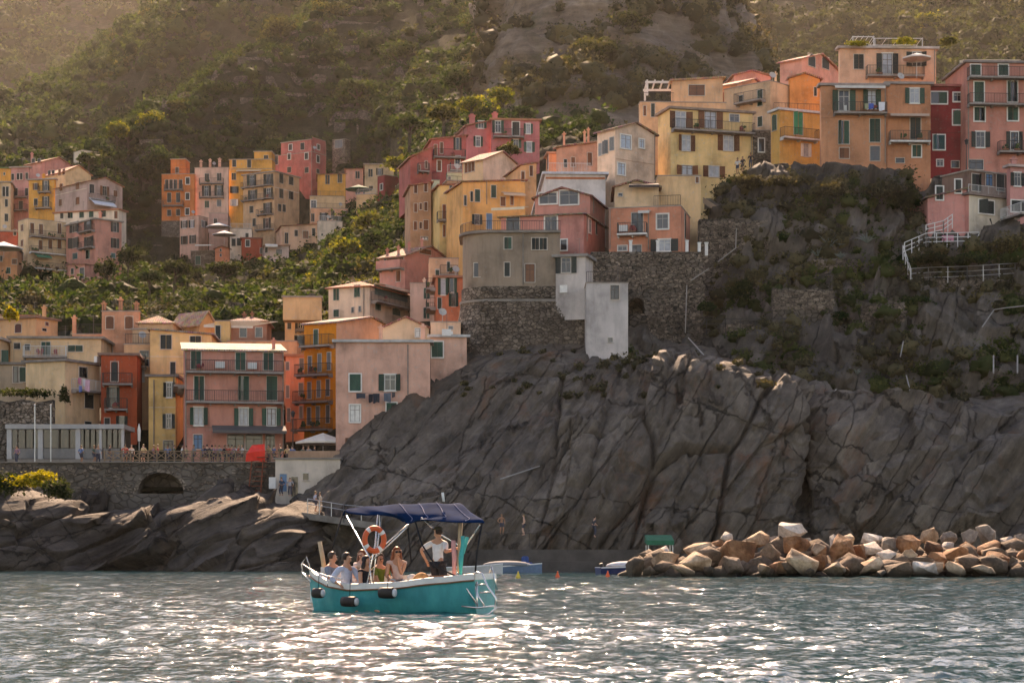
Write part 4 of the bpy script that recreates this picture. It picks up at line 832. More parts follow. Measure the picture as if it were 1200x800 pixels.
House('E',184,222,226,566,372,775,(0.56,0.34,0.28),'rose house with stone patched ground floor at the foot of the cliff',
  [('sGw',40,62,296,517),('oGw',82,58,422,517),('pWw',36,60,295,628),('sGw',38,64,427,622),('oB',66,52,294,742)], th=2, roof='flat', rc=(0.42,0.40,0.38), group=HC, ext=6, X=[('pipe',486,380,560),('chimney',388,322,12,40,1.0),('chimney',540,318,16,36,1.0)])
House('E',187,564,568,698,354,470,(0.56,0.36,0.30),'rose side wing with one green shutter resting on the cliff rock',[('sGw',40,56,592,398)], th=2, roof='flat', rc=(0.42,0.40,0.38), group=HC, ext=6, X=[('ac',625,338)])
House('E',193,395,562,566,322,390,(0.58,0.42,0.30),'small cream gable with red edge behind the rose house',[('pWw',32,30,528,338)], th=-4, roof='gL', rise=38, rc=(0.36,0.15,0.1), group=HC)
House('E',191,564,568,676,300,370,(0.58,0.40,0.30),'peach parapet room between cream gable and round stone bastion',[('pY',14,10,640,320)], th=2, roof='par', group=HC, X=[('ac',632,345)])
House('E',224,200,348,530,172,290,(0.60,0.50,0.41),'off white house with green shutters under a red hipped roof',
  [('sG',21,42,228,200,303,188),('sG',19,26,228,268),('pD',10,20,287,256),('pD',10,20,313,252),('sG',20,24,377,245),('sG',28,40,443,256),('pT',120,36,425,197)],[(352,520,222)], th=24, roof='hip', rise=34, rc=(0.40,0.135,0.075), group=HC, X=[('pipe',328,170,280),('awning',366,500,160,6,(0.55,0.45,0.36),1.3)])
House('E',228,488,494,592,160,300,(0.58,0.44,0.38),'pale pink house with two green shutters beside the red roofed house',[('sG',23,40,554,196,553,267),('sG',14,34,592,130)], th=2, roof='par', group=HC, X=[('chimney',545,150,8,10)])
House('E',219,580,586,684,140,330,(0.54,0.20,0.12),'coral house with balconies pressed against the round bastion',[('oGw',34,58,613,172),('oG',30,56,644,166),('sG',12,40,600,232),('oG',26,50,650,218)],[(582,678,262),(582,600,190)], th=4, roof='flat', rc=(0.34,0.16,0.1), group=HC, ext=8)
House('E',232,560,564,668,70,170,(0.58,0.38,0.26),'peach house with arched railing above the coral house',[('sG',14,40,592,130),('sG',10,34,632,100)],[(600,665,130)], th=4, roof='par', group=HC)
House('E',250,384,476,655,62,170,(0.52,0.25,0.22),'big pink house with loggia and long brown tile roof below the street ridge',
  [('pB',60,30,440,84),('sB',15,38,452,134),('pB',40,18,548,46),('sG',8,24,405,84)],[(388,474,112,'solid')], th=34, roof='gR', rise=52, rc=(0.34,0.17,0.11), group=SC, ext=8, X=[('chimney',412,42,9,10),('chimney',452,32,9,10),('chimney',490,20,9,10),('chimney',536,6,9,10)])
# ---------------- on the cliff
House('G',198.5,268,656,756,124,300,(0.46,0.21,0.19),'dusty pink house with tiled hip roof standing on the round bastion',
  [('pD',62,74,325,172),('pDw',58,74,503,170),('pDw',26,48,563,268),('pDw',18,60,683,180),('sD',14,68,714,186)], th=16, roof='hip', rise=40, rc=(0.26,0.20,0.15), group=CC, ext=6, X=[('awning',245,400,100,10,(0.62,0.52,0.38),1.6),('pipe',668,130,250)])
House('G',205,428,686,756,40,130,(0.48,0.23,0.20),'pink gabled house with big white framed trapezoid windows above the bastion',[('pDw',80,52,490,50),('pDw',88,66,588,46)], th=14, roof='gL', rise=42, rc=(0.28,0.12,0.09), group=CC, ext=6, X=[('pipe',698,50,120)])
House('H',212,-60,-4,232,448,535,(0.58,0.57,0.58),'white walled house with orange stripe under a pale flat roof',(), th=2, roof='flat', rc=(0.46,0.47,0.50), group=CC, ext=6, X=[('band',-2,230,462,8,(0.45,0.17,0.09)),('rail',10,175,438,True,1.1)])
House('G',190.5,525,664,732,322,516,(0.46,0.44,0.44),'pale grey annex with a blue window beside the bastion',[('oD',96,72,574,363),('pWw',28,30,562,474),('pD',24,84,703,391)], th=14, roof='flat', rc=(0.24,0.22,0.2), group=CC, ext=2)
House('G',187,668,864,868,448,757,(0.44,0.43,0.445),'tall blank grey white tower house hanging over the cliff edge',[('pD',42,66,802,490),('pD',18,22,781,713)], th=0, roof='par', group=CC, ext=1.2, depth=6, X=[('rail',670,862,446)])
House('H',197,245,526,562,572,760,(0.54,0.235,0.16),'coral house with flat terrace standing on the stone wall',
  [('pDw',46,56,455,632),('pD',44,84,356,640),('oDw',104,46,462,725),('pDw',34,22,298,736),('pD',40,34,352,740),('sD',16,100,542,650)],[(282,398,684,'w')], th=12, roof='par', group=CC, ext=4, X=[('rail',420,524,570),('ac',303,660),('awning',365,410,592,6,(0.5,0.48,0.46),1.0),('pipe',400,585,740),('pipe',250,580,740)])
House('H',205,437,604,608,455,690,(0.60,0.42,0.25),'tall blank cream terrace wall house below the yellow villa',[('pB',10,24,590,470)], th=0, roof='par', group=CC, ext=4)
House('H',203,268,440,444,498,580,(0.58,0.44,0.31),'low cream gable with dark awning over the coral house',[('pD',14,12,290,528)], th=2, roof='gL', rise=24, rc=(0.3,0.16,0.11), group=CC, X=[('awning',322,440,486,14,(0.06,0.05,0.05),1.4)])
House('H',216,200,270,426,270,560,(0.60,0.46,0.37),'tall pale cream gable house with light blue windows',
  [('pLw',38,50,310,321),('pLw',20,34,372,328),('pLw',28,44,293,427),('sY',22,50,231,343),('sY',16,50,257,329),('sY',12,46,212,352)], th=52, roof='gR', rise=34, rc=(0.28,0.15,0.11), group=CC, ext=6, X=[('band',272,424,386,3,(0.5,0.36,0.29)),('pipe',422,280,470)])
House('H',219,437,486,806,192,470,(0.68,0.49,0.25),'yellow villa with brown shutters and a full width balcony',
  [('oBW',94,64,525,236,641,236),('pDw',38,28,735,228),('oBW',70,62,546,326),('oBW',84,62,712,326),('oBW',84,36,550,432),('oBW',84,44,655,437)],[(488,804,272)], th=74, roof='flat', rc=(0.25,0.18,0.14), group=CC, ext=8, X=[('pipe',800,280,450),('band',488,804,280,5,(0.3,0.22,0.18))])
House('H',228,362,368,702,166,300,(0.60,0.38,0.24),'wide peach house behind the yellow villa',[('sD',14,52,417,198),('sB',12,40,385,200)], th=3, roof='par', group=CC, X=[('rail',372,500,150)])
House('H',231,488,494,690,84,170,(0.60,0.38,0.24),'peach roof house with wide window and sunlit roof edge',[('pB',62,40,588,120)], th=3, roof='shR', rise=14, rc=(0.5,0.3,0.2), group=CC, depth=6)
House('H',233,655,745,880,96,200,(0.54,0.33,0.24),'peach house with small windows squeezed beside the roof house',[('sB',14,50,718,140),('sB',16,44,700,150)], th=40, roof='gR', rise=40, rc=(0.34,0.17,0.12), group=CC)
House('I',227,-40,148,322,226,440,(0.55,0.39,0.27),'cream house with sunlit upper wall and a terrace behind the ochre house',[('sG',20,66,107,296),('sD',15,40,30,306),('sG',16,42,107,392),('pDw',18,52,112,488)],[(20,130,322)], th=44, roof='par', group=CC, X=[('chimney',170,200,8,12)])
House('I',222,74,150,156,430,540,(0.30,0.25,0.2),'low brown stone house between yellow villa and ochre house',[('pDw',22,54,112,488)], th=-6, roof='par', group=CC, mat=STONE)
House('I',218,152,186,356,345,548,(0.60,0.36,0.12),'ochre house with a bright green balcony door and white slabs',[('sN',36,92,262,400),('sG',18,60,166,398),('oW',40,54,293,508)],[(187,330,456,'w')], th=66, roof='flat', rc=(0.52,0.50,0.47), group=CC, ext=4, X=[('rail',158,352,343)])
House('I',212,350,356,622,246,575,(0.46,0.225,0.135),'big terracotta house with green shutters and a laundry balcony',
  [('oGw',92,82,448,306),('oGw',70,76,562,302),('sG',44,94,448,436),('sG',42,94,575,428),('sB',40,44,450,520),('pD',40,58,575,522)],[(404,618,358)], th=2, roof='flat', rc=(0.26,0.22,0.2), group=CC, X=[('awning',405,610,246,8,(0.58,0.54,0.5),0.9),('pipe',616,260,560),('band',356,622,376,3,(0.38,0.18,0.11))])
House('I',212.6,621,624,802,240,580,(0.45,0.21,0.125),'terracotta wing with a white edged balcony beside the wine red house',
  [('oGw',80,60,736,287),('sD',42,86,740,420),('sGw',36,46,745,512),('pD',36,20,677,550)],[(630,794,474,'w')], th=2, roof='flat', rc=(0.26,0.22,0.2), group=CC, X=[('awning',628,786,360,10,(0.45,0.32,0.26),1.2)])
House('I',223,426,432,824,94,250,(0.60,0.38,0.28),'pale salmon upper house with roof garden above the terracotta house',
  [('sD',40,60,509,148),('oDw',86,82,625,156),('oD',80,58,745,138)],[(536,770,207)], th=2, roof='flat', rc=(0.46,0.40,0.36), group=CC, X=[('pipe',818,100,230)])
House('I',233,188,276,430,138,250,(0.58,0.30,0.25),'pink gable house with arched dark shutters behind the terracotta house',[('aD',28,50,317,143,373,153)], th=40, roof='gR', rise=46, rc=(0.36,0.17,0.12), group=CC)
House('I',229,222,228,350,216,290,(0.56,0.26,0.10),'small orange house squeezed in front of the pink gable house',[('sD',12,36,332,270)], th=5, roof='gR', rise=20, rc=(0.36,0.18,0.12), group=CC)
House('I',242,-30,0,150,205,250,(0.55,0.30,0.26),'pale pink gable roof far behind the cream house',(), th=6, roof='gR', rise=20, rc=(0.40,0.2,0.14), group=CC)
House('I',214,798,802,932,250,585,WINE,'narrow wine red house with white framed windows',[('hGw',64,48,836,295),('pDw',30,34,910,292),('aGw',34,60,910,375),('sTw',48,58,836,476),('pDw',28,26,840,560),('pD',30,26,902,566)], th=2, roof='flat', rc=(0.3,0.1,0.08), group=CC, X=[('band',802,932,437,3,(0.16,0.03,0.03))])
House('I',212,862,948,1300,152,588,(0.46,0.205,0.17),'tall pink house with white framed green shutters beyond the wine red house',
  [('sGw',40,44,985,182,1098,182),('sGw',40,82,999,272,1135,270),('sGw',42,56,1001,362,1137,360),('oDw',76,62,1004,465),('oDw',66,72,1143,470),('pD',58,40,987,567)],[(950,1240,213),(950,1240,322),(1072,1240,516)], th=86, roof='flat', rc=(0.22,0.18,0.16), group=CC, X=[('awning',945,1170,140,4,(0.62,0.5,0.36),.6),('pipe',955,230,580)])
House('I',203.5,790,948,952,664,790,(0.50,0.235,0.22),'pink stair house with sloping roof and white framed shutters below the tall houses',[('sDw',26,54,838,683),('sDw',24,52,914,655)], th=-6, roof='shL', rise=-44, rc=(0.24,0.15,0.12), group=CC)
House('I',203,862,958,1118,690,800,(0.50,0.24,0.22),'white fronted house with one green shutter and a deep balcony below the pink houses',[('sDw',27,54,923,740),('pD',30,66,877,752),('sDw',60,52,1028,740)], th=60, roof='flat', rc=(0.2,0.15,0.13), colR=(0.54,0.50,0.43), group=CC, X=[('room',960,1112,592,(0.2,0.13,0.11),1.5,[('sD',40,70,985,640,1085,640),('pU',36,50,1040,630)]),('rail',960,1112,688,True)])
House('I',203.5,1112,1126,1300,576,800,(0.50,0.25,0.24),'pink house with white framed windows next to the deep balcony',[('oDw',60,54,1155,627),('sDw',60,46,1160,736)],[(1122,1280,790,'pale')], th=75, roof='flat', rc=(0.4,0.3,0.27), group=CC, X=[('chimney',1140,548,20,20)])
# ================================================================ VEGETATION
RNG = np.random.default_rng(77)
def leaf_cloud(C, Rr, Rz, n, leaf, seed=0, lump=0.35, shell=0.55):
    """n leaves for each of len(C) crowns; C centres, Rr/Rz radii -> triangle soup"""
    rg = np.random.default_rng(seed); k = len(C); N_ = k*n
    d = rg.normal(size=(N_,3)); d /= np.linalg.norm(d, axis=1, keepdims=True); d[:,2] = np.where(d[:,2] < -.35, -d[:,2], d[:,2])
    ci = np.repeat(np.arange(k), n); off = (ci*7.31)[:,None]
    rad = (shell+(1-shell)*rg.random(N_)**.5)*(1+lump*2.2*vnoise(d*1.9+off, seed+3)+lump*.9*vnoise(d*4.3+off, seed+5))
    pos = C[ci]+d*rad[:,None]*np.stack([Rr[ci],Rr[ci],Rz[ci]],1)
    nrm = d*0.6+rg.normal(size=(N_,3))*.7+np.array([0,0,.35]); nrm /= np.linalg.norm(nrm, axis=1, keepdims=True)
    t = np.cross(nrm, rg.normal(size=(N_,3))); t /= np.maximum(np.linalg.norm(t, axis=1, keepdims=True), 1e-6); b_ = np.cross(nrm, t)
    s = (leaf*(.6+.8*rg.random(N_)))[:,None] if not hasattr(leaf,'__len__') else (leaf[ci]*(.6+.8*rg.random(N_)))[:,None]
    V = np.stack([pos+t*s, pos-t*s*.55+b_*s*.8, pos-t*s*.55-b_*s*.8], 1).reshape(-1,3)
    return V
def soup(name, V, mat, label=None, kind=None, parent=None):
    V = np.asarray(V); me = np_mesh(name, V, np.arange(len(V)).reshape(-1,3)); me.materials.append(mat)
    o = bpy.data.objects.new(name, me); COL.objects.link(o); o.parent = parent
    if label: setp(o, label, None, None, kind)
    return o
def pick(G, n, seed, keep):
    rg = np.random.default_rng(seed); nc, nr = G.shape[:2]
    q = G[:-1,:-1]; A = np.linalg.norm(np.cross(G[1:,:-1]-q, G[:-1,1:]-q), axis=2); A = A/np.maximum(q[...,1]/400, .3)**0
    pr = (A/A.sum()).ravel(); ii = rg.choice(len(pr), size=n*6, p=pr); i, j = np.unravel_index(ii, A.shape); u, v = rg.random(n*6)[:,None], rg.random(n*6)[:,None]
    p = G[i,j]*(1-u)*(1-v)+G[i+1,j]*u*(1-v)+G[i,j+1]*(1-u)*v+G[i+1,j+1]*u*v
    X = p[:,0]/p[:,1]*F+600; Y = HORIZON-(p[:,2]-CAMH)/p[:,1]*F
    k = keep(X, Y, p) & (X > -90) & (X < 1290) & (Y > -70); p = p[k][:n]
    return p
GREENS = leaf_mat('scrub_leaves', (0.010,0.024,0.009), (0.024,0.046,0.016), (0.052,0.076,0.026))
OLIVE = leaf_mat('olive_leaves', (0.024,0.032,0.014), (0.050,0.058,0.025), (0.10,0.10,0.04))
DRY = leaf_mat('dry_scrub_leaves', (0.038,0.036,0.023), (0.070,0.064,0.038), (0.13,0.112,0.064), .3)
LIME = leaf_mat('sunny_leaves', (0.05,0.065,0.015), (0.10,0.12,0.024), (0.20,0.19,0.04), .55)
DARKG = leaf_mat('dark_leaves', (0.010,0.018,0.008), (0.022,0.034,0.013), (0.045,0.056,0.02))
BANKG = leaf_mat('bank_leaves', (0.022,0.036,0.014), (0.048,0.068,0.024), (0.095,0.11,0.042))
YEL = leaf_mat('yellow_leaves', (0.09,0.09,0.012), (0.22,0.20,0.02), (0.36,0.30,0.03), .5)
_bm = bmesh.new(); bmesh.ops.create_icosphere(_bm, subdivisions=2, radius=1); ICV = np.array([v.co[:] for v in _bm.verts]); ICF = np.array([[v.index for v in f.verts] for f in _bm.faces]); _bm.free()
def scrub(G, n, seed, keep, r0, r1, leaves, leaf, mat, name, label, zr=.8, lump=.35, core=.66):
    p = pick(G, n, seed, keep); rg = np.random.default_rng(seed+1); k = len(p)
    rr = r0+(r1-r0)*rg.random(k)**2.2; C = p+np.array([0,0,1.])*(rr*.35)[:,None]
    V = leaf_cloud(C, rr, rr*zr, leaves, np.full(k, leaf)*(rr/r1)**.4, seed+2, lump, .66)
    # leafy inner mass of each bush
    d = np.tile(ICV, (k,1)); ci = np.repeat(np.arange(k), len(ICV)); off = (ci*7.31)[:,None]
    rad = core*(1+lump*1.6*vnoise(d*1.9+off, seed+5)+lump*.9*vnoise(d*3.7+off, seed+8)); W = C[ci]+d*rad[:,None]*np.stack([rr[ci],rr[ci],rr[ci]*zr],1)
    Fc = (ICF[None]+np.arange(k)[:,None,None]*len(ICV)).reshape(-1,3)+len(V)
    me = np_mesh(name, np.concatenate([V,W]), np.concatenate([np.arange(len(V)).reshape(-1,3), Fc])); me.materials.append(mat)
    o = bpy.data.objects.new(name, me); COL.objects.link(o); return setp(o, label, None, None, 'stuff')
def nohouse(X, Y, p):
    bad = ((X < 150) & (Y > 178) & (Y < 322) & (p[:,1] < 425)) | ((X > 188) & (X < 395) & (Y > 158) & (Y < 312) & (p[:,1] < 452) & (Y < 312-(np.maximum(X-300,0))*.28)) | ((X > 480) & (Y > 135) & (p[:,1] < 310)) | (Y > 395) | ((X > 400) & (Y > 330)) | ((X > 370) & (X < 482) & (Y > 188) & (Y < 245) & (p[:,1] < 445))
    return ~bad & (p[:,1] < 640)
gr = lambda s: (lambda X, Y, p: nohouse(X, Y, p) & (fbm(p/14.0, 3, s) > -.30))
scrub(HILL, 3000, 201, gr(5), .8, 3.2, 110, .42, GREENS, 'hillside_scrub', 'dense green scrub covering the terraced hillside')
scrub(HILL, 700, 211, gr(9), .6, 2.4, 90, .38, OLIVE, 'olive_scrub', 'lighter olive and vine growth along the hillside terraces')
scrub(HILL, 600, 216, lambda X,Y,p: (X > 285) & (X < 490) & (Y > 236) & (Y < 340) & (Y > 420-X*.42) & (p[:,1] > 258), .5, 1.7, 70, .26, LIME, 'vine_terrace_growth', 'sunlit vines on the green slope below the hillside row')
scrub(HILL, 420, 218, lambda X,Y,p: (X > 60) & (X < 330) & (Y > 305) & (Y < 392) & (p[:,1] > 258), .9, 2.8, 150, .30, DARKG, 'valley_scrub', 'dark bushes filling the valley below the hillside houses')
scrub(HILL, 420, 219, lambda X,Y,p: (X > -40) & (X < 480) & (Y > 315) & (Y < 395) & (p[:,1] > 258), .5, 1.9, 90, .26, DRY, 'dry_slope_scrub', 'brownish dry scrub on the lower valley slope')
scrub(SPUR, 2000, 221, lambda X,Y,p: (Y < 240), 1.8, 5.8, 70, .95, GREENS, 'spur_woodland', 'hazy woodland on the spur behind the left houses')
scrub(SPUR, 500, 224, lambda X,Y,p: (Y < 240), 1.2, 3.6, 45, .65, OLIVE, 'spur_olive_trees', 'paler olive scrub scattered over the hazy spur')
scrub(BACK, 1500, 231, lambda X,Y,p: (X < 520), 4.5, 13, 60, 2.2, GREENS, 'mountain_woodland', 'distant woodland on the far left mountainside')
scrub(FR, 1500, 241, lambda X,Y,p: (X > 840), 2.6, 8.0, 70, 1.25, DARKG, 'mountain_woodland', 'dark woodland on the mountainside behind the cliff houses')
scrub(FR, 260, 245, lambda X,Y,p: (X > 980) & (Y < 60), 2.4, 6.5, 50, 1.05, OLIVE, 'mountain_olive_trees', 'sunlit pale trees high on the mountainside behind the cliff houses')
scrub(RK, 1000, 251, lambda X,Y,p: (fbm(p/12.0,3,31) > -.08), .8, 3.4, 90, .36, DRY, 'rocky_hill_scrub', 'shrubs clinging to the rocky hill in the haze', .8, .45)
BK = lambda X,Y,p: (X > 690) & (Y < 478) & (Y > 206) & (p[:,1] < 214) & ~((X < 830) & (Y < 412)) & ~((X > 1080) & (Y < 284))
scrub(BANK, 620, 261, lambda X,Y,p: BK(X,Y,p) & (fbm(p/5.0,3,41) > .02), .25, 1.25, 70, .17, DRY, 'bank_dry_scrub', 'dry brown scrub on the bank above the cliff', .8, .5)
scrub(BANK, 420, 265, lambda X,Y,p: BK(X,Y,p) & (fbm(p/6.0,3,43) > .08), .3, 1.4, 90, .16, BANKG, 'bank_green_scrub', 'dark green shrubs on the bank above the cliff', .8, .5)
scrub(CLIFF, 150, 271, lambda X,Y,p: (Y < 470) & (Y > 392) & (X > 540) & (fbm(p/5.0,3,47) > 0), .2, .7, 70, .16, DRY, 'cliff_tufts', 'dry grass tufts in cracks of the sea cliff', .7)
me = np_mesh('terrace_walls', np.concatenate(tw_v), np.concatenate(tw_f)); me.materials.append(STONE2); setp(mesh_obj('terrace_walls', me), 'dry stone walls holding up the hillside terraces', None, None, 'stuff')
# ---- single trees one can tell apart
def tree(pxx, pyy, d, rx, rz, mat, label, leaves=900, leaf=.4, name='tree', cat='tree', group='trees on the hillside', trunk=True, seed=None, lobes=7, lump=.3):
    """pxx, pyy: middle of the crown; rx, rz in photo pixels"""
    sd = seed or int(pxx*7+pyy*3); rg = np.random.default_rng(sd); c = np.array(P(pxx, pyy, d)); m_ = d/F; Rx, Rz = rx*m_, rz*m_
    base = Vector((c[0], c[1], c[2]-Rz*1.05)); root = empty(name, base, label, cat, group)
    C = [c-np.array(base)]; RR = [Rx*.72]; ZZ = [Rz*.72]
    for i in range(lobes):
        a = 2*math.pi*i/lobes+rg.random(); e = rg.random()*1.1-.25
        C.append(c-np.array(base)+np.array([math.cos(a)*Rx*.58*math.cos(e), math.sin(a)*Rx*.58*math.cos(e), math.sin(e)*Rz*.6])); k = .30+.25*rg.random(); RR.append(Rx*k*1.2); ZZ.append(Rz*k*1.1)
    V = leaf_cloud(np.array(C), np.array(RR), np.array(ZZ), leaves//(lobes+1), leaf, sd, lump, .35)
    soup('crown', V, mat, parent=root)
    if trunk:
        mb = MB(); mb.tube([(0,0,-2.5),(0,0,Rz*.3),(Rx*.06,0,Rz*.9)], [Rx*.13,Rx*.10,Rx*.05], 7)
        for i in range(5):
            a = i*1.3+rg.random(); mb.tube([(0,0,Rz*(.35+.1*i)),(math.cos(a)*Rx*.3,math.sin(a)*Rx*.3,Rz*(.7+.1*i)),(math.cos(a)*Rx*.55,math.sin(a)*Rx*.55,Rz*(.95+.1*i))], [Rx*.05,Rx*.035,Rx*.015], 5)
        mb.build('trunk', BARK, root, (0,0,0))
    return root
BARK = flat('bark', (0.06,0.045,0.032), .95, .4, 6, bdist=.03)
TR = [(332,44,536,27,27,OLIVE,'big round hazy tree on the ridge above the hillside row'),(386,24,545,22,26,OLIVE,'second hazy round tree on the ridge, beside the biggest one'),
 (247,103,512,17,15,GREENS,'dark round bush on the ridge below the hazy round trees'),(275,85,512,8,8,GREENS,'small round bush just below the big hazy ridge tree'),(205,130,480,13,11,OLIVE,'pale bush on the ridge shoulder'),
 (178,145,470,16,14,LIME,'sunlit yellow green bush on the ridge shoulder'),(150,158,465,18,14,GREENS,'broad green bush above the burnt orange house'),(137,157,458,12,14,LIME,'bright bush beside the small white cube house'),
 (104,188,420,13,10,GREENS,'green bush right under the small white cube house'),(190,192,455,22,20,GREENS,'leafy tree behind the burnt orange house'),(168,205,450,15,17,DARKG,'dark tree left of the burnt orange house'),
 (589,118,345,17,19,LIME,'bright green tree behind the raspberry house'),(612,134,340,14,11,GREENS,'low green tree at the end of the raspberry house'),(552,126,340,17,12,LIME,'sunlit yellow green tree over the crimson roof'),
 (520,136,350,20,13,OLIVE,'olive tree over the crimson wing'),(480,148,380,20,14,GREENS,'green tree above the salmon houses'),(540,98,400,22,18,GREENS,'broad tree high behind the crimson house'),
 (437,262,372,24,17,LIME,'sunlit mound shaped bush on the green slope'),(462,252,380,18,12,GREENS,'green bush beside the dark red house'),(408,292,352,22,16,LIME,'big sunlit bush in the middle of the green slope'),
 (445,285,340,22,18,GREENS,'dark rounded bush above the big pink house roof'),(470,193,395,22,9,LIME,'bright bush behind the dark red house'),(596,178,282,14,9,OLIVE,'bush growing before the raspberry house windows'),
 (125,318,335,17,22,DARKG,'dark tree beside the pink annex'),(150,305,350,14,18,DARKG,'dark tree between left cluster and hillside row'),(175,325,330,16,15,GREENS,'green bush on the valley slope'),(205,318,345,20,14,DARKG,'dark bush under the rough stone cottage'),
 (262,318,345,24,12,DARKG,'wide dark bush under the orange red shed'),(1086,28,1000,14,13,LIME,'sunlit tree high on the right mountainside'),(420,108,490,26,18,GREENS,'round tree on the terraces above the hillside row'),
 (470,70,510,28,20,GREENS,'big dark tree on the upper terraces'),(560,40,500,24,26,GREENS,'tall dark tree beside the rocky hill'),(700,60,368,24,18,OLIVE,'hazy bush on the rocky hill'),(655,80,364,20,14,OLIVE,'hazy bush on the left of the rocky hill'),(740,28,378,24,14,OLIVE,'hazy bush near the top of the rocky hill')]
for t in TR: tree(*t[:6], t[6], 1500 if t[3] > 18 else 900, .26*t[2]/300)
NT = 'garden plants by the harbour'
tree(75,467,193,7,17,DARKG,'tall column shaped cactus like plant before the cream corner house',500,.12,'column_plant','plant',NT,False,lobes=3)
tree(30,463,193,34,7,DARKG,'clipped hedge above the stone wall by the cream houses',1300,.14,'hedge','hedge',NT,False,lobes=9)
tree(12,372,226,9,14,YEL,'yellow bush before the low peach house',500,.16,'bush','bush',NT,False)
tree(40,566,160,30,18,YEL,'yellow flowering bush overhanging the promenade rocks',1700,.13,'bush','bush',NT,False,lobes=10)
tree(68,582,158,17,22,DARKG,'dark green bush hanging below the yellow one',1100,.13,'bush','bush',NT,False)
tree(8,575,160,18,26,DARKG,'dark bush at the promenade edge beside the yellow one',1100,.13,'bush','bush',NT,False)
CP = 'shrubs on the cliff bank'
tree(868,345,194,17,20,DARKG,'dark green shrub on the bank beside the stone retaining wall',1100,.16,'shrub','shrub',CP,False)
tree(828,362,192,11,8,GREENS,'small light green shrub at the foot of the retaining wall',600,.15,'shrub','shrub',CP,False)
tree(985,372,192,9,9,GREENS,'bright green shrub in the middle of the bank',500,.15,'shrub','shrub',CP,False)
tree(878,214,206,20,8,DRY,'bushy brown shrub under the yellow villa terrace',1100,.17,'shrub','shrub',CP,False)
tree(915,216,206,30,12,DRY,'wide brown thicket below the ochre house',1300,.17,'shrub','shrub',CP,False)
tree(975,230,204,26,20,DRY,'tangled brown thicket below the terracotta house',1300,.17,'shrub','shrub',CP,False)
tree(1035,230,204,28,20,DRY,'tangled thicket below the terracotta wing',1300,.17,'shrub','shrub',CP,False)
tree(1062,240,204,18,20,DARKG,'dark hanging shrub beside the pink stair house',900,.17,'shrub','shrub',CP,False)
tree(1090,304,196,26,14,DARKG,'dark shrub below the white stair railing',1200,.16,'shrub','shrub',CP,False)
tree(1135,306,196,30,12,GREENS,'leafy green shrub along the walkway fence',1300,.16,'shrub','shrub',CP,False)
tree(1185,292,197,24,18,DRY,'rusty brown shrub under the pink house balcony',1200,.16,'shrub','shrub',CP,False)
tree(1075,355,193,20,10,GREENS,'low green shrub under the walkway fence',800,.15,'shrub','shrub',CP,False)
tree(1110,52,226,12,10,OLIVE,'flowering shrub beside the pale salmon roof house',600,.14,'shrub','shrub',CP,False)
tree(1060,50,222,16,5,LIME,'roof garden greenery on the pale salmon house',600,.12,'shrub','shrub',CP,False)
tree(1005,52,222,14,4,LIME,'roof garden plants beside the pergola on the pale salmon house',500,.12,'shrub','shrub',CP,False)
def agave(pxx, pyy, d, r, label):
    c = P(pxx, pyy, d); o = empty('agave', c, label, 'agave', 'agaves on the bank'); rg = random.Random(int(pxx)); R_ = r*d/F
    lm = flat('agave_leaf', (0.13,0.16,0.14), .6, .25, 3); pts = None
    for i in range(16):
        a = i*2.4+rg.random()*.4; el = .2+.9*rg.random(); L_ = R_*(.7+.4*rg.random()); h = Vector((math.cos(a)*math.cos(el), math.sin(a)*math.cos(el), math.sin(el)))
        mb = MB(); mb.tube([Vector((0,0,0)), h*L_*.5+Vector((0,0,.05)), h*L_+Vector((0,0,-.1*L_))], [.07,.06,.01], 4); mb.build('leaf', lm, o, (0,0,0))
for a in ((972,290,199,20,'spiky grey agave on the bare bank'),(958,300,198,12,'small agave beside the big spiky one'),(1016,284,199,16,'grey green agave below the thicket'),(985,302,198,10,'low agave rosette right of the big spiky one'),(1004,438,187,9,'agave growing at the cliff edge')): agave(*a)
# ================================================================ BASTION, WALLS, PROMENADE
def pq(c, x, d): return (px(c,x)-600)/F*d
def zq(c, y, d): return CAMH+(HORIZON-py(c,y))/F*d
def thing(name, c, x, y, d, label, cat, group=None): return empty(name, PZ(c,x,y,d), label, cat, group)
CONC = flat('old_concrete', (0.20,0.175,0.15), .95, .35, .6, bdist=.04); GREYPL = plaster((0.235,0.195,0.16))
WHITEP = flat('white_paint', (0.62,0.60,0.57), .6, .12); IRON = RAIL(); WOOD = flat('weathered_wood', (0.20,0.135,0.085), .85, .3, 3); STEEL = flat('galvanised_steel', (0.42,0.42,0.41), .4, .15, 3, metal=.7)
# ---- round bastion
d0 = 191.5; bz = PZ('G',300,520,d0); bas = empty('stone_bastion', bz, 'grey plastered bastion house with a rounded corner on a rubble stone base', 'bastion', None); bas['_w'] = tuple(bz)
def foot(off, xr, dd=0):
    xl_ = pq('G',85,d0)-off; xr_ = pq('G',xr,d0)+off*.2; y0 = d0-off+dd; r = 3.2; pts = [(xr_,y0)]
    pts.append(((xl_+r+3),y0))
    for i in range(9):
        a = math.pi/2*i/8; pts.append((xl_+r-r*math.sin(a), y0+r-r*math.cos(a)))
    pts += [(xl_, y0+8), (xr_, y0+8)]
    return pts[::-1]
zt, zm, zb = zq('G',212,d0), zq('G',462,d0), zq('G',770,d0)-3
mb = MB(); mb.prism(foot(0,545), zm-.2, zt); mb.build('wall', GREYPL, bas)
mb = MB(); mb.prism(foot(.35,545), zt+.004, zt+.22); mb.build('cornice', CONC, bas)
mb = MB(); mb.prism(foot(.12,526), zq('G',520,d0)+.05, zm); mb.build('plinth', STONE, bas)
mb = MB(); mb.prism(foot(.3,560), zq('G',534,d0), zq('G',522,d0)); mb.build('ledge', CONC, bas)
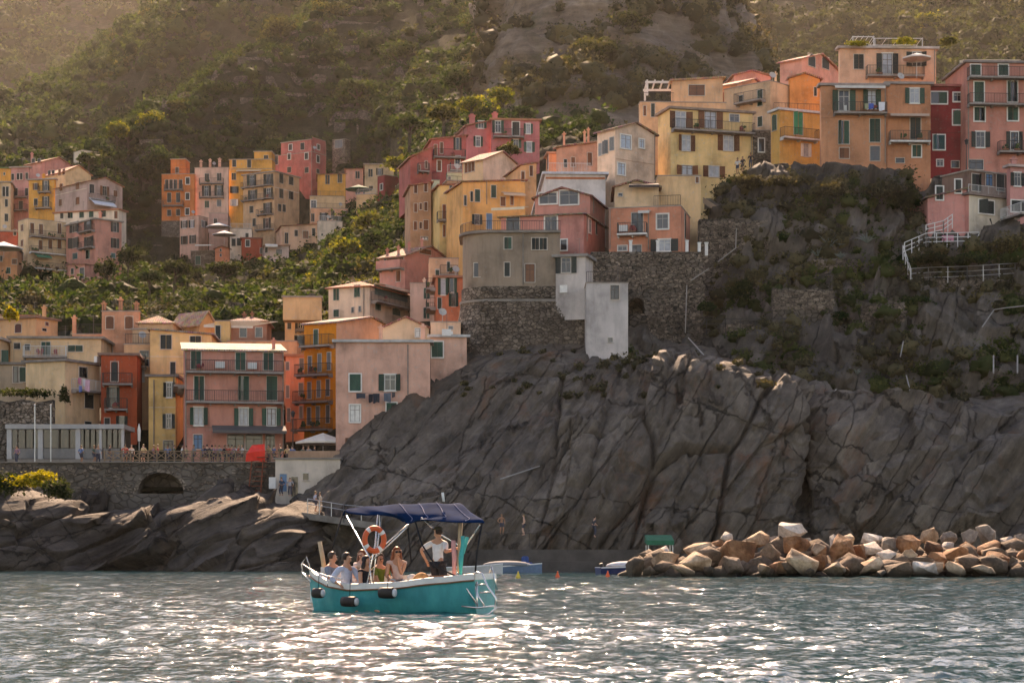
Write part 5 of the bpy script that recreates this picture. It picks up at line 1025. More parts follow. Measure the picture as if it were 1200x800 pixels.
# lower rubble wall with individual uneven stones standing proud
f0, f1 = foot(.2,682), foot(1.3,690); n = len(f0); mb = MB(); zz0, zz1 = zb, zq('G',534,d0)-.004
mb.faces([(a[0],a[1],zz0) for a in f1]+[(a[0],a[1],zz1) for a in f0], [tuple(reversed(range(n))), tuple(range(n,2*n))]+[(i,(i+1)%n,n+(i+1)%n,n+i) for i in range(n)])
low = mb.build('rubble_wall', STONE, bas)
def stones(parent, org, x0, x1, z0, z1, yf, cnt, seed, size=(.22,.5), hole=None):
    """uneven stones proud of a wall face: one joined part"""
    rg = random.Random(seed); sb = MB()
    for i in range(cnt):
        x, z = rg.uniform(x0,x1), rg.uniform(z0,z1)
        if hole and hole(x,z): continue
        w, h = rg.uniform(*size), rg.uniform(*size)*.6; y = yf(x,z); o = rg.uniform(.03,.12); j = lambda: rg.uniform(-.07,.07)
        p = [(x-w/2+j(),y+.05,z-h/2+j()),(x+w/2+j(),y+.05,z-h/2+j()),(x+w/2+j(),y+.05,z+h/2+j()),(x-w/2+j(),y+.05,z+h/2+j())]
        q = [(x-w*.35+j()*.6,y-o,z-h*.3),(x+w*.35,y-o,z-h*.3+j()*.6),(x+w*.35+j()*.6,y-o,z+h*.3),(x-w*.35,y-o,z+h*.3+j()*.6)]
        sb.faces(p+q, [(4,5,6,7),(0,1,5,4),(1,2,6,5),(2,3,7,6),(3,0,4,7)])
    o = sb.build('wall_stones', STONE, parent, org); o['kind'] = 'stuff'; return o
zl0, zl1 = zq('G',750,d0), zz1
stones(bas, bz, pq('G',180,d0), pq('G',672,d0), zl0, zl1, lambda x,z: (d0-.2)-(1.1)*(zl1-z)/(zl1-zz0), 1500, 5)
stones(bas, bz, pq('G',180,d0), pq('G',522,d0), zq('G',520,d0)+.1, zm-.1, lambda x,z: d0-.12, 230, 6)
for t, w, h, x, y in (('sG',34,56,301,260),('sD',36,56,430,263),('sD',36,56,466,263),('sY',44,64,164,385),('sD',26,64,297,383)):
    dd = d0+(.55 if x < 200 else 0); window(bas, bz, PZ('G',x,y,dd-.02), R(-14) if x < 200 else 0, w*d0/F/4, h*d0/F/4, t)
window(bas, bz, PZ('G',404,400,d0-.02), 0, 46*d0/F/4, 86*d0/F/4, 'pB')
rb = MB(); railing(rb, [Vector((a[0],a[1],zt+.22)) for a in foot(.2,545)[2:]], .9); rb.build('railing', IRON, bas)
mb = MB(); q0 = PZ('G',372,215,d0-.08); q1 = PZ('G',372,455,d0-.08); mb.tube([q0,q1], .07, 6); mb.build('drainpipe', CONC, bas)
del bas['_w']
# ---- stone walls on the cliff
def stone_wall(c, x0, x1, y0, y1, d, label, thick=1.0, mat=None, cnt=0, arch=None, group='stone walls on the cliff'):
    o = empty('stone_wall', PZ(c,(x0+x1)/2,y1,d), label, 'wall', group); X0, X1, Z1, Z0 = pq(c,x0,d), pq(c,x1,d), zq(c,y0,d), zq(c,y1,d); org = Vector(o.location)
    mb = MB(); rg = random.Random(int(x0))
    if arch:
        ax, ay, aw, ah = arch; cx, r = pq(c,ax,d), aw*d/F/CROP[c][2]/2; zs = zq(c,ay+ah,d); zc = zq(c,ay,d)-r*.0; hgt = zc-zs
        xs = [X0, cx-r]+[cx-r*math.cos(math.pi*i/12) for i in range(1,12)]+[cx+r, X1]
        top = lambda x: zs+max(hgt-r,.2)+math.sqrt(max(r*r-(x-cx)**2,0))*min(1,hgt/r)
        for a, b_ in zip(xs[:-1], xs[1:]):
            if a >= cx-r-1e-6 and b_ <= cx+r+1e-6: mb.poly([(a,d,top(a)),(b_,d,top(b_)),(b_,d,Z1),(a,d,Z1)]); mb.poly([(a,d,top(a)),(a,d+2.5,top(a)),(b_,d+2.5,top(b_)),(b_,d,top(b_))])
            else: mb.poly([(a,d,Z0-3),(b_,d,Z0-3),(b_,d,Z1),(a,d,Z1)])
        mb.poly([(cx-r,d,Z0-3),(cx+r,d,Z0-3),(cx+r,d,zs),(cx-r,d,zs)]); mb.poly([(cx-r,d+2.5,zs),(cx+r,d+2.5,zs),(cx+r,d+2.5,Z1),(cx-r,d+2.5,Z1)])
        mb.poly([(cx-r,d,zs),(cx-r,d+2.5,zs),(cx-r,d+2.5,top(cx-r)),(cx-r,d,top(cx-r))]); mb.poly([(cx+r,d,zs),(cx+r,d+2.5,zs),(cx+r,d+2.5,top(cx+r)),(cx+r,d,top(cx+r))]); mb.poly([(cx-r,d,zs),(cx+r,d,zs),(cx+r,d+2.5,zs),(cx-r,d+2.5,zs)])
        mb.poly([(X0,d,Z1),(X1,d,Z1),(X1,d+thick,Z1),(X0,d+thick,Z1)]); mb.poly([(X0,d,Z0-3),(X0,d,Z1),(X0,d+thick,Z1),(X0,d+thick,Z0-3)]); mb.poly([(X1,d,Z0-3),(X1,d,Z1),(X1,d+thick,Z1),(X1,d+thick,Z0-3)])
        ab = MB()
        for i in range(9):      # arch stones
            a0, a1 = math.pi*i/9+.03, math.pi*(i+1)/9-.03; k = min(1,hgt/r); zz = zs+max(hgt-r,.2)
            pt = lambda a, rr, yy: (cx-rr*math.cos(a), yy, zz+rr*k*math.sin(a))
            ab.hexa([pt(a0,r,d-.06),pt(a0,r+.35,d-.06),pt(a0,r+.35,d+.2),pt(a0,r,d+.2),pt(a1,r,d-.06),pt(a1,r+.35,d-.06),pt(a1,r+.35,d+.2),pt(a1,r,d+.2)])
        hole = lambda x,z: abs(x-cx) < r+.4 and z < zc+.5
    else:
        xs = np.linspace(X0, X1, 9); zt_ = [Z1+rg.uniform(-.15,.15) for _ in xs]
        for i in range(8): mb.hexa([(xs[i],d,Z0-3),(xs[i+1],d,Z0-3),(xs[i+1],d+thick,Z0-3),(xs[i],d+thick,Z0-3),(xs[i],d,zt_[i]),(xs[i+1],d,zt_[i+1]),(xs[i+1],d+thick,zt_[i+1]),(xs[i],d+thick,zt_[i])])
        hole = None
    mb.build('masonry', mat or STONE2, o, org)
    if arch: ab.build('arch', STONE, o, org)
    if cnt: stones(o, org, X0, X1, Z0, Z1-.2, lambda x,z: d, cnt, int(x0)+1, hole=hole)
    return o
stone_wall('G',690,1215,300,770,194,'tall rubble retaining wall with a small arch below the coral house',2.0,None,1700,(904,515,70,75))
stone_wall('J',112,362,220,420,200.5,'dark retaining wall below the yellow villa garden',1.5,None,900)
stone_wall('J',215,492,170,232,206.5,'plastered garden wall under the yellow villa',1.0,flat('old_plaster_wall',(0.15,0.125,0.105),.95,.4,.5),0)
stone_wall('J',835,1240,418,480,196.2,'dry stone wall below the walkway fence',1.0,None,500)
stone_wall('J',500,640,352,440,197.2,'short rubble wall on the bare bank under the agaves',1.2,None,260)
stone_wall('J',360,560,452,520,192.6,'broken rubble wall in the middle of the bank',1.2,None,260)
stone_wall('J',660,800,500,560,190.5,'low rubble wall among green shrubs near the cliff edge',1.2,None,200)
stone_wall('J',200,398,560,600,191.0,'low concrete topped wall on the ledge beside the grey tower house',.8,None,120)
stone_wall('C',-40,215,485,600,190,'dark stone wall beneath the hedge by the glass pavilion',1.0,None,500,group='stone walls by the harbour')
# ---- promenade
PROM = masonry('promenade_stone', (0.10,0.085,0.07), (0.155,0.13,0.108), (0.085,0.07,0.058), 1.1, .06)
dP = 180.0; zP = zq('M',66,dP)
pw = stone_wall('M',-60,968,66,185,dP,'stone promenade wall with a wide arched opening above the rocks',1.2,PROM,500,(565,108,160,66),'stone walls by the harbour')
mb = MB(); mb.box(pq('M',-200,dP),pq('M',1250,dP),dP+.02,dP+14,zP-.5,zP-.004); setp(mb.build('promenade', CONC), 'concrete promenade deck in front of the hotel', None, None, 'structure')
mb = MB(); mb.box(pq('M',-60,dP),pq('M',968,dP),dP-.25,dP+.5,zP,zP+.1); setp(mb.build('promenade_kerb', CONC), 'concrete edge beam along the top of the promenade wall', None, None, 'structure')
fe = empty('fence', PZ('M',560,66,dP), 'wooden promenade fence with crossed rails', 'fence'); org = Vector(fe.location)
x0, x1 = pq('C',425,dP), pq('D',560,dP); nP = 20; st_ = (x1-x0)/nP
pm = MB(); pm.box(-.06,.06,-.06,.06,0,1.0); pme = pm.mesh('fence_post'); tm = MB(); tm.box(-st_/2+.062,st_/2-.062,-.04,.04,-.045,.045); tme = tm.mesh('fence_rail')
L_ = math.hypot(st_, .58); bm_ = MB(); bm_.box(-L_/2+.1,L_/2-.1,-.025,.025,-.04,.04); bme = bm_.mesh('fence_brace')
for me_ in (pme,tme,bme): me_.materials.append(WOOD)
for i in range(nP+1):
    x = x0+st_*i; mesh_obj('post', pme, fe, Vector((x,dP+.1,zP+.1))-org)
    if i < nP:
        for z in (.92,.16): mesh_obj('rail', tme, fe, Vector((x+st_/2,dP+.1,zP+.1+z))-org)
        for s_ in (1,-1):
            o = mesh_obj('brace', bme, fe, Vector((x+st_/2,dP+.1+.03*s_,zP+.1+.54))-org); o.rotation_euler = (0, s_*math.atan2(.58,st_), 0)
# low parapet to the right of the fence
mb = MB(); mb.box(pq('D',600,dP+1),pq('D',830,dP+1),dP+1,dP+1.3,zP,zP+1.1); setp(mb.build('parapet', plaster((0.32,0.22,0.16))), 'low plastered parapet below the cafe parasol', 'wall', 'stone walls by the harbour')
# red tarpaulin over the fence: an angular folded sheet
mb = MB(); T = lambda x,y,o: PZ('M',x,y,dP-o)
top_ = [T(886,4,.1),T(930,0,.1),T(930,2,-.9),T(890,6,-.9)]; midl = [T(866,34,.45),T(932,24,.5)]; bot = [T(864,62,.35),T(930,64,.42)]; pk = T(900,26,.75); pk2 = T(905,58,.6); back_ = [T(862,60,-.9),T(932,62,-.9)]
mb.faces(top_+midl+bot+[pk,pk2]+back_, [(0,1,5,8),(0,8,4),(4,8,9,6),(8,5,7,9),(0,3,2,1),(0,4,6,10,3),(1,2,11,7,5)])
setp(mb.build('tarpaulin', flat('red_tarpaulin',(0.75,0.035,0.018),.55,.15,3)), 'bright red angular tarpaulin hanging over the promenade fence', 'tarpaulin')
# ---- white boathouse
dW = 177.0; wb = thing('boathouse','M',1070,185,dW,'white flat roofed boathouse with a blue door under the promenade','boathouse'); wb['_w'] = tuple(wb.location)
mb = MB(); mb.box(pq('M',968,dW),pq('M',1195,dW),dW,dW+5,zq('M',200,dW)-2,zq('M',54,dW)); mb.build('wall', plaster((0.50,0.46,0.42)), wb)
mb = MB(); mb.box(pq('M',962,dW),pq('M',1200,dW),dW-.2,dW+5.2,zq('M',54,dW)+.003,zq('M',48,dW)); mb.build('roof', CONC, wb)
for t, w, h, x, y in (('pU',26,62,996,136),('pD',26,70,1036,150),('pD',22,24,1075,115)): window(wb, wb.location, PZ('M',x,y,dW-.02), 0, w*dW/F/3, h*dW/F/3, t)
mb = MB(); mb.box(pq('M',950,dW),pq('M',974,dW),dW-1.0,dW-.6,zq('M',158,dW),zq('M',118,dW)); mb.build('cabinet', WHITEP, wb); del wb['_w']
# ---- stairs (brick red) beside the boathouse
stt = thing('staircase','M',905,185,dP-1.5,'rusty steel staircase between promenade and boathouse','staircase'); org = Vector(stt.location)
rm_ = flat('rusty_steel',(0.22,0.06,0.03),.8,.3,3)
for i in range(9):
    z = zq('M',182,dP-1.5)+i*.42; mb = MB(); mb.box(pq('M',875,dP-1.5)+i*.08,pq('M',915,dP-1.5)+i*.08,dP-1.5+i*.05,dP-1.1+i*.05,z,z+.06); mb.build('tread', rm_, stt, org)
mb = MB(); mb.tube([PZ('M',872,190,dP-1.7),PZ('M',885,60,dP-1.2)], .06); mb.build('stringer', rm_, stt, org); mb = MB(); mb.tube([PZ('M',915,190,dP-1.7),PZ('M',925,55,dP-1.2)], .06); mb.build('stringer', rm_, stt, org)
# ---- glass pavilion
dG = 185.0; gp = thing('glass_pavilion','C',270,725,dG,'long glazed restaurant pavilion with pale grey posts on the promenade','pavilion'); org = Vector(gp.location)
zt, zb = zq('C',600,dG), zq('C',722,dG); xs = [38,165,318,410,500]
mb = MB(); mb.box(pq('C',25,dG),pq('C',508,dG),dG-.3,dG+5,zt,zt+.42); mb.build('roof', flat('grey_roof_metal',(0.30,0.29,0.28),.5,.15,1), gp, org)
mb = MB(); mb.box(pq('C',30,dG),pq('C',504,dG),dG,dG+4.6,zb-1.0,zb); mb.build('deck', CONC, gp, org)
for i, x in enumerate(xs):
    w = .22 if i in (0,1,2) else .12; X = pq('C',x,dG); mb = MB(); mb.box(X-w,X+w,dG-.06,dG+.3,zb,zt-.003); mb.build('post', flat('grey_post',(0.36,0.35,0.34),.6,.12), gp, org)
for a, b_ in zip(xs[:-1], xs[1:]):
    n = 4
    for k in range(n):
        X0, X1 = pq('C',a+(b_-a)*k/n,dG)+.12, pq('C',a+(b_-a)*(k+1)/n,dG)-.02; mb = MB(); mb.box(X0,X1,dG+.1,dG+.13,zb+1.0,zt-.05); mb.build('pane', flat('dark_glass',(0.02,0.02,0.022),.15,.2,spec=.5), gp, org)
    mb = MB(); mb.box(pq('C',a,dG)+.24,pq('C',b_,dG)-.24,dG+.08,dG+.14,zb+.05,zb+.95); mb.build('parapet_glass', flat('frosted_glass',(0.11,0.11,0.115),.25,.15), gp, org)
mb = MB(); mb.box(pq('C',40,dG),pq('C',498,dG),dG+4.0,dG+4.2,zb,zt-.01); mb.build('back_wall', flat('dark_interior',(0.05,0.04,0.035)), gp, org)
for x in (142,207):
    p = thing('flagpole','C',x,720,dG-1.5,'thin pale pole standing before the glass pavilion','pole','poles before the pavilion'); mb = MB(); mb.tube([Vector(p.location)-Vector((0,0,.6)), PZ('C',x,505,dG-1.5)], .06, 6); mb.build('shaft', STEEL, p); mb = MB(); mb.blob(PZ('C',x,503,dG-1.5),(.1,.1,.1),8,6); mb.build('finial', STEEL, p)
# ---- cafe furniture
def parasol(c, x, y, d, r, col, label, closed=False, h=2.3, group='parasols'):
    top = PZ(c,x,y,d); o = empty('parasol', top-Vector((0,0,h)), label, 'parasol', group); org = Vector(o.location); mb = MB(); mb.tube([org-Vector((0,0,.5)), top], .03, 6); mb.build('pole', STEEL, o); mb = MB(); n = 8
    if closed: mb.tube([top+Vector((0,0,.1)), top-Vector((0,0,.5)), top-Vector((0,0,1.5))], [.03,.16,.12], 8)
    else:
        a = [top]+[top+Vector((math.cos(2*math.pi*i/n+.2)*r,math.sin(2*math.pi*i/n+.2)*r,-r*.34)) for i in range(n)]; b_ = [q-Vector((0,0,.16)) for q in a[1:]]
        mb.faces(a, [(0,1+i,1+(i+1)%n) for i in range(n)]); mb.faces(a[1:]+b_, [(i,(i+1)%n,n+(i+1)%n,n+i) for i in range(n)])
    mb.build('canopy', flat('parasol_cloth', col, .9, .1), o)
parasol('E',180,698,186,2.5,(0.62,0.55,0.47),'large cream parasol on the parapet beside the orange house')
parasol('C',567,582,186,.5,(0.6,0.56,0.5),'rolled up white parasol beside the glass pavilion',True)
parasol('B',345,482,413,2.6,(0.55,0.53,0.52),'wide pale parasol before the mauve house')
parasol('B',372,520,409,2.4,(0.58,0.55,0.52),'pale parasol on the cafe terrace of the hillside row')
parasol('F',215,370,424,2.8,(0.02,0.10,0.07),'dark green parasol before the salmon pink house')
parasol('A',18,532,344,3.2,(0.6,0.58,0.56),'white parasol above the low orange brown house')
parasol('I',745,112,221.5,1.6,(0.55,0.53,0.5),'white parasol on the balcony of the pale salmon upper house')
for i, (x, w) in enumerate(((395,10),(300,20),(500,14))):
    pass
# pergola over the peach roof house and roof garden frame
def frame(c, x0, x1, y0, y1, d, depth, label, mat, r=.07, n=2):
    o = empty('pergola', PZ(c,(x0+x1)/2,y1,d), label, 'pergola', 'roof pergolas'); X0, X1, Z1, Z0 = pq(c,x0,d), pq(c,x1,d), zq(c,y0,d), zq(c,y1,d)
    for x in (X0,X1):
        for yy in (d,d+depth): mb = MB(); mb.box(x-r,x+r,yy-r,yy+r,Z0,Z1); mb.build('post', mat, o)
    for yy in (d,d+depth): mb = MB(); mb.box(X0-r*2,X1+r*2,yy-r,yy+r,Z1+.003,Z1+2*r); mb.build('beam', mat, o)
    for i in range(5): x = X0+(X1-X0)*i/4; mb = MB(); mb.box(x-r*.7,x+r*.7,d-r*2,d+depth+r*2,Z1+2*r+.003,Z1+3.2*r); mb.build('rafter', mat, o)
frame('H',395,515,92,140,232,4,'white pergola frame on top of the wide peach house',WHITEP,.11)
frame('I',485,570,48,88,224,3,'bare metal pergola on the roof of the pale salmon upper house',STEEL,.04)
frame('I',575,768,54,88,225,3,'long wire trellis over the roof garden',STEEL,.03)
frame('E',232,380,388,440,186,4,'dark timber terrace frame on the rose house',WOOD,.08)
mb = MB(); q = [PZ('E',326,398,186.5),PZ('E',382,380,186.5),PZ('E',382,412,185.2),PZ('E',330,424,185.2)]; mb.hexa([v-Vector((0,0,.04)) for v in q]+[v for v in q]); setp(mb.build('sunshade', flat('green_cloth',(0.03,0.30,0.12),.8,.15)), 'green striped sun sail over the rose house terrace', 'sun sail')
# ---- laundry
def cloth(c, x, y, w, h, d, col, label, name='laundry_cloth', group='washing hung out to dry'):
    m_ = d/F/CROP[c][2]; W, H = w*m_, h*m_; o = PZ(c,x,y,d); n = 6; V = []; rg = random.Random(int(x*3+y))
    for j in range(5):
        for i in range(n+1):
            u = i/n; v = j/4; V.append((o.x+(u-.5)*W*(1-.06*v), o.y+.06*math.sin(u*9+x)*(.3+v), o.z-v*H*(1+.08*math.sin(u*5+x))))
    k = len(V); V += [(a,b_+.02,c_) for a,b_,c_ in V]; fs = []
    for j in range(4):
        for i in range(n): a = j*(n+1)+i; fs += [(a,a+1,a+n+2,a+n+1),(k+a,k+a+n+1,k+a+n+2,k+a+1)]
    mb = MB(); mb.faces(V, fs); s = mb.build(name, flat('laundry', col, .95, .12, 5)); setp(s, label, 'laundry', group); return s
for a in ((325,392,14,26,(0.45,0.16,0.22),'pink cloth on the balcony of the plain cream corner house'),(342,396,12,30,(0.50,0.48,0.5),'white cloth on the balcony of the plain cream corner house'),(356,400,22,46,(0.5,0.3,0.36),'long pink towel on the cream corner house balcony'),(328,424,14,26,(0.12,0.16,0.34),'blue cloth on the cream corner house balcony')): cloth('C',*a[:4],193.6,*a[4:])
for i, a in enumerate(((316,556,34,18,(0.05,0.055,0.07),'dark grey cloth on the washing line of the rose house'),(352,558,16,30,(0.02,0.022,0.03),'black trousers on the washing line of the rose house'),(372,556,24,34,(0.03,0.035,0.045),'black shirt on the washing line of the rose house'),(412,554,26,32,(0.10,0.12,0.15),'slate blue cloth on the washing line of the rose house'),(434,552,12,18,(0.06,0.06,0.07),'small dark cloth at the end of the rose house washing line'))): cloth('E',*a[:4],183.3,*a[4:])
mb = MB(); mb.tube([PZ('E',300,556,183.35),PZ('E',442,549,183.35)], .012, 4); setp(mb.build('washing_line', IRON), 'thin washing line across the rose house front', 'washing line')
cloth('I',603,312,26,34,210.8,(0.62,0.62,0.66),'white sheet on the terracotta house balcony'); cloth('I',560,318,20,22,210.8,(0.05,0.10,0.35),'blue cloth on the terracotta house balcony'); cloth('I',540,318,14,22,210.8,(0.3,0.32,0.2),'olive cloth on the terracotta house balcony')
cloth('I',455,325,10,22,210.8,(0.5,0.5,0.48),'white towel on the terracotta house balcony'); cloth('J',945,274,40,20,200.4,(0.55,0.22,0.28),'pink banner tied to the white stair railing','banner')
cloth('E',140,212,70,24,219,(0.55,0.52,0.5),'white sheet on the roof of the cream house','laundry_cloth')
# ---- pipes and railings on the bank
def pipe(pts, r, mat, label, name='drain_pipe', cat='pipe', group='pipes on the cliff bank'):
    mb = MB(); mb.tube(pts, r, 6); setp(mb.build(name, mat), label, cat, group)
PALE = flat('pale_pipe',(0.27,0.25,0.23),.6,.2)
for pts, lab in (([('J',237,250,200),('J',235,316,199.5),('J',175,362,198.5)],'bent pale pipe down the dark retaining wall'),([('J',146,384,193.2),('J',84,425,193)],'slanting pipe at the edge of the rubble retaining wall'),([('J',71,440,193.4),('J',66,600,193.2)],'straight vertical pipe on the rubble retaining wall'),([('J',76,616,188),('J',130,676,184)],'short pipe lying on the cliff edge below the retaining wall'),([('J',1060,580,190),('J',1100,522,191),('J',1140,516,191),('J',1230,506,191)],'long bent pipe on the bank below the walkway'),([('J',806,742,183),('J',822,806,180)],'short leaning pole at the cliff edge'),([('J',786,680,186),('J',796,628,187)],'thin upright pipe in the dry scrub'),([('Q',1158,238,174),('Q',1168,180,177),('Q',1200,145,180)],'bent pipe beside the dark gully'),([('Q',450,345,167),('Q',538,316,170)],'driftwood like beam wedged on the cliff face')): pipe([PZ(*p) for p in pts], .055, PALE, lab)
def rail_thing(pts, label, mat, h=1.0, gap=1.6, mid=2, r=.045):
    o = empty('railing', pts[0], label, 'railing', 'railings on the cliff'); org = Vector(o.location)
    for a, b_ in zip(pts[:-1], pts[1:]):
        n = max(1, round((b_-a).length/gap))
        for i in range(n+1): q = a.lerp(b_, i/n); mb = MB(); mb.tube([q-Vector((0,0,.3)), q+Vector((0,0,h))], r, 5); mb.build('post', mat, o)
        for k in range(mid+1): z = Vector((0,0,h*(1-k*.38)-.02)); mb = MB(); mb.tube([a+z, b_+z], r*.8, 5); mb.build('rail', mat, o)
rail_thing([PZ('J',x,y,d) for x,y,d in ((822,428,195.8),(880,424,195.8),(1010,420,195.8),(1170,410,196),(1230,408,196))],'long pale walkway fence above the dry stone wall',STEEL,1.25)
rail_thing([PZ('J',x,y,d) for x,y,d in ((800,335,197.5),(872,304,199),(1048,300,200.5))],'white railing along the landing below the pink stair house',WHITEP,1.1,1.2,2,.05)
rail_thing([PZ('J',x,y,d) for x,y,d in ((872,276,200),(930,262,201),(960,240,202))],'white stair railing climbing to the pink stair house',WHITEP,1.1,1.0,2,.05)
rail_thing([PZ('J',x,y,d) for x,y,d in ((795,345,197.4),(820,420,195.9))],'steep white stair railing dropping to the walkway',WHITEP,1.1,.9,1,.05)
rail_thing([PZ('J',x,y,d) for x,y,d in ((75,596,191),(200,592,190.6),(400,592,190.4))],'low iron railing on the ledge beside the grey tower house',IRON,1.1,1.4,1,.035)
rail_thing([PZ('Q',x,y,d) for x,y,d in ((20,418,168),(100,432,165),(180,440,163.5))],'handrail of the path from the boathouse down the rocks',STEEL,1.1,1.5,1,.035)
rail_thing([PZ('Q',x,y,d) for x,y,d in ((430,500,160.2),(600,500,160),(800,500,160))],'thin handrail along the quay under the cliff',IRON,1.2,2.6,0,.022)
for x in (1098,1178): pipe([PZ('J',x,735,184),PZ('J',x,675,185)], .07, PALE, 'upright fence stake on the right cliff edge', 'fence_stake','stake','stakes on the cliff edge')
# stairs and walkway slab, floor slabs of the walkway
mb = MB(); mb.hexa([PZ('J',815,432,196.4),PZ('J',1240,418,196.6),PZ('J',1240,418,199),PZ('J',815,432,199),PZ('J',815,426,196.4),PZ('J',1240,412,196.6),PZ('J',1240,412,199),PZ('J',815,426,199)]); setp(mb.build('walkway', CONC), 'concrete walkway above the dry stone wall', None, None, 'structure')
# outside stair beside the yellow villa
stv = thing('staircase','H',650,610,208,'outside stair with a stepped parapet beside the cream terrace wall','staircase'); org = Vector(stv.location)
for i in range(10):
    a = PZ('H',620+i*8,548+i*6,208.5); mb = MB(); mb.box(a.x,a.x+.55,207.5,209,a.z-.9,a.z); mb.build('step', CONC, stv, org)
mb = MB(); mb.hexa([PZ('H',612,560,207.4),PZ('H',706,618,207.4),PZ('H',706,618,207.6),PZ('H',612,560,207.6),PZ('H',612,536,207.4),PZ('H',706,596,207.4),PZ('H',706,596,207.6),PZ('H',612,536,207.6)]); mb.build('parapet', plaster((0.36,0.28,0.22)), stv, org)
for i, x in enumerate((330,436,550,598,626)):
    y = 745+(i > 2)*8; p = PZ('H',x,y+20,194.2); mb = MB(); w = .14; mb.box(p.x-w,p.x+w,p.y-w,p.y+w,p.z+(.2 if i > 2 else -1.0),p.z+1.35); mb.box(p.x-w-.05,p.x+w+.05,p.y-w-.05,p.y+w+.05,p.z+1.353,p.z+1.45); setp(mb.build('wall_pillar', WHITEP), 'stubby white pillar on top of the rubble retaining wall', 'pillar', 'pillars on the retaining wall')
# ---- street lamp by the wine red house and one by the hotel
def lamp(c, x, y0, y1, d, label):
    o = empty('street_lamp', PZ(c,x,y1,d), label, 'street lamp', 'street lamps'); t = PZ(c,x,y0,d); mb = MB(); mb.tube([Vector(o.location)-Vector((0,0,.5)), t], [.06,.04], 6); mb.build('post', IRON, o)
    mb = MB(); mb.tube([t, t+Vector((0,0,.35)), t+Vector((0,0,.4)), t+Vector((0,0,.6))], [.12,.2,.26,.03], 6); mb.build('lantern', flat('lantern_iron',(0.03,0.03,0.03),.5), o)
lamp('I',948,485,590,210.5,'black lantern lamp before the tall pink house'); lamp('D',622,528,640,186,'black lantern lamp beside the vivid orange house')
# ---- quay at the foot of the cliff
qy = [(('Q',395,502),('Q',800,502)),]
mb = MB(); dQ = 160.0; mb.box(pq('Q',395,dQ),pq('Q',830,dQ),dQ,dQ+6,-2,zq('Q',502,dQ)); mb.box(pq('Q',395,dQ),pq('Q',830,dQ),dQ-1.5,dQ-.003,-2,zq('Q',528,dQ)); setp(mb.build('quay', flat('wet_concrete',(0.075,0.065,0.057),.9,.4,.5,bdist=.05)), 'dark concrete quay at the foot of the cliff', None, None, 'structure')
mb = MB(); mb.hexa([PZ('M',1060,262,168),PZ('M',1320,300,163),PZ('M',1320,300,166),PZ('M',1060,262,172),PZ('M',1060,240,168),PZ('M',1320,276,163),PZ('M',1320,276,166),PZ('M',1060,240,172)]); setp(mb.build('footpath', CONC), 'concrete footpath slanting down the rocks behind the tour boat', None, None, 'structure')
# ================================================================ BREAKWATER
def boulder_mesh(seed):
    rg = random.Random(seed); bm = bmesh.new()
    for i in range(13):
        v = Vector((rg.gauss(0,1),rg.gauss(0,1),rg.gauss(0,1))).normalized()*rg.uniform(.82,1.06); bm.verts.new(v)
    bmesh.ops.convex_hull(bm, input=bm.verts); bmesh.ops.delete(bm, geom=[v for v in bm.verts if not v.link_faces], context='VERTS')
    bmesh.ops.bevel(bm, geom=bm.edges[:], offset=.05, segments=1, affect='EDGES', profile=.6, clamp_overlap=True)
    bmesh.ops.triangulate(bm, faces=bm.faces[:]); bmesh.ops.subdivide_edges(bm, edges=bm.edges[:], cuts=1, use_grid_fill=True)
    co = np.array([v.co[:] for v in bm.verts]); dn = fbm(co*2.2+seed*3.1, 3, seed)*.13+fbm(co*6+seed, 2, seed+9)*.06
    for v, k in zip(bm.verts, dn): v.co *= 1+k
    me = bpy.data.meshes.new('boulder'); bm.to_mesh(me); bm.free(); me.polygons.foreach_set('use_smooth', [True]*len(me.polygons))
    me.set_sharp_from_angle(angle=R(32)); return me
BM = [boulder_mesh(400+i) for i in range(9)]
for me in BM: me.materials.append(None)
def boulder_mat(name, c1, c2, c3):
    m = newmat(name); N, L, b = nodes_of(m); tc = N.new('ShaderNodeTexCoord'); w = world_pos(N, L)
    n = noise_node(N, L, .9, 6, .65, vec=w); n2 = noise_node(N, L, 5, 6, .7, vec=w); oi = N.new('ShaderNodeObjectInfo')
    r = ramp(N, [(0.34,c1),(0.5,c2),(0.66,c3)]); L.new(n.outputs[0], r.inputs[0]); r2 = ramp(N, [(.3,.7),(.7,1.25)]); L.new(n2.outputs[0], r2.inputs[0]); r3 = ramp(N, [(0,.75),(1,1.25)]); L.new(oi.outputs['Random'], r3.inputs[0])
    a = mixc(N, L, 1., r.outputs[0], r2.outputs[0], 'MULTIPLY'); a = mixc(N, L, 1., a, r3.outputs[0], 'MULTIPLY')
    # weed and wet line at the water
    sp = N.new('ShaderNodeSeparateXYZ'); g = N.new('ShaderNodeNewGeometry'); L.new(g.outputs['Position'], sp.inputs[0]); r4 = ramp(N, [(0.0,1),(1.0,0)]); mr = N.new('ShaderNodeMapRange'); mr.inputs[1].default_value = .15; mr.inputs[2].default_value = .75; L.new(sp.outputs[2], mr.inputs[0]); L.new(mr.outputs[0], r4.inputs[0])
    a = mixc(N, L, r4.outputs[0], a, (0.035,0.028,0.018))
    L.new(a, b.inputs['Base Color']); b.inputs['Roughness'].default_value = .85; b.inputs['Specular IOR Level'].default_value = .3; bump(N, L, b, n2.outputs[0], .14); return m
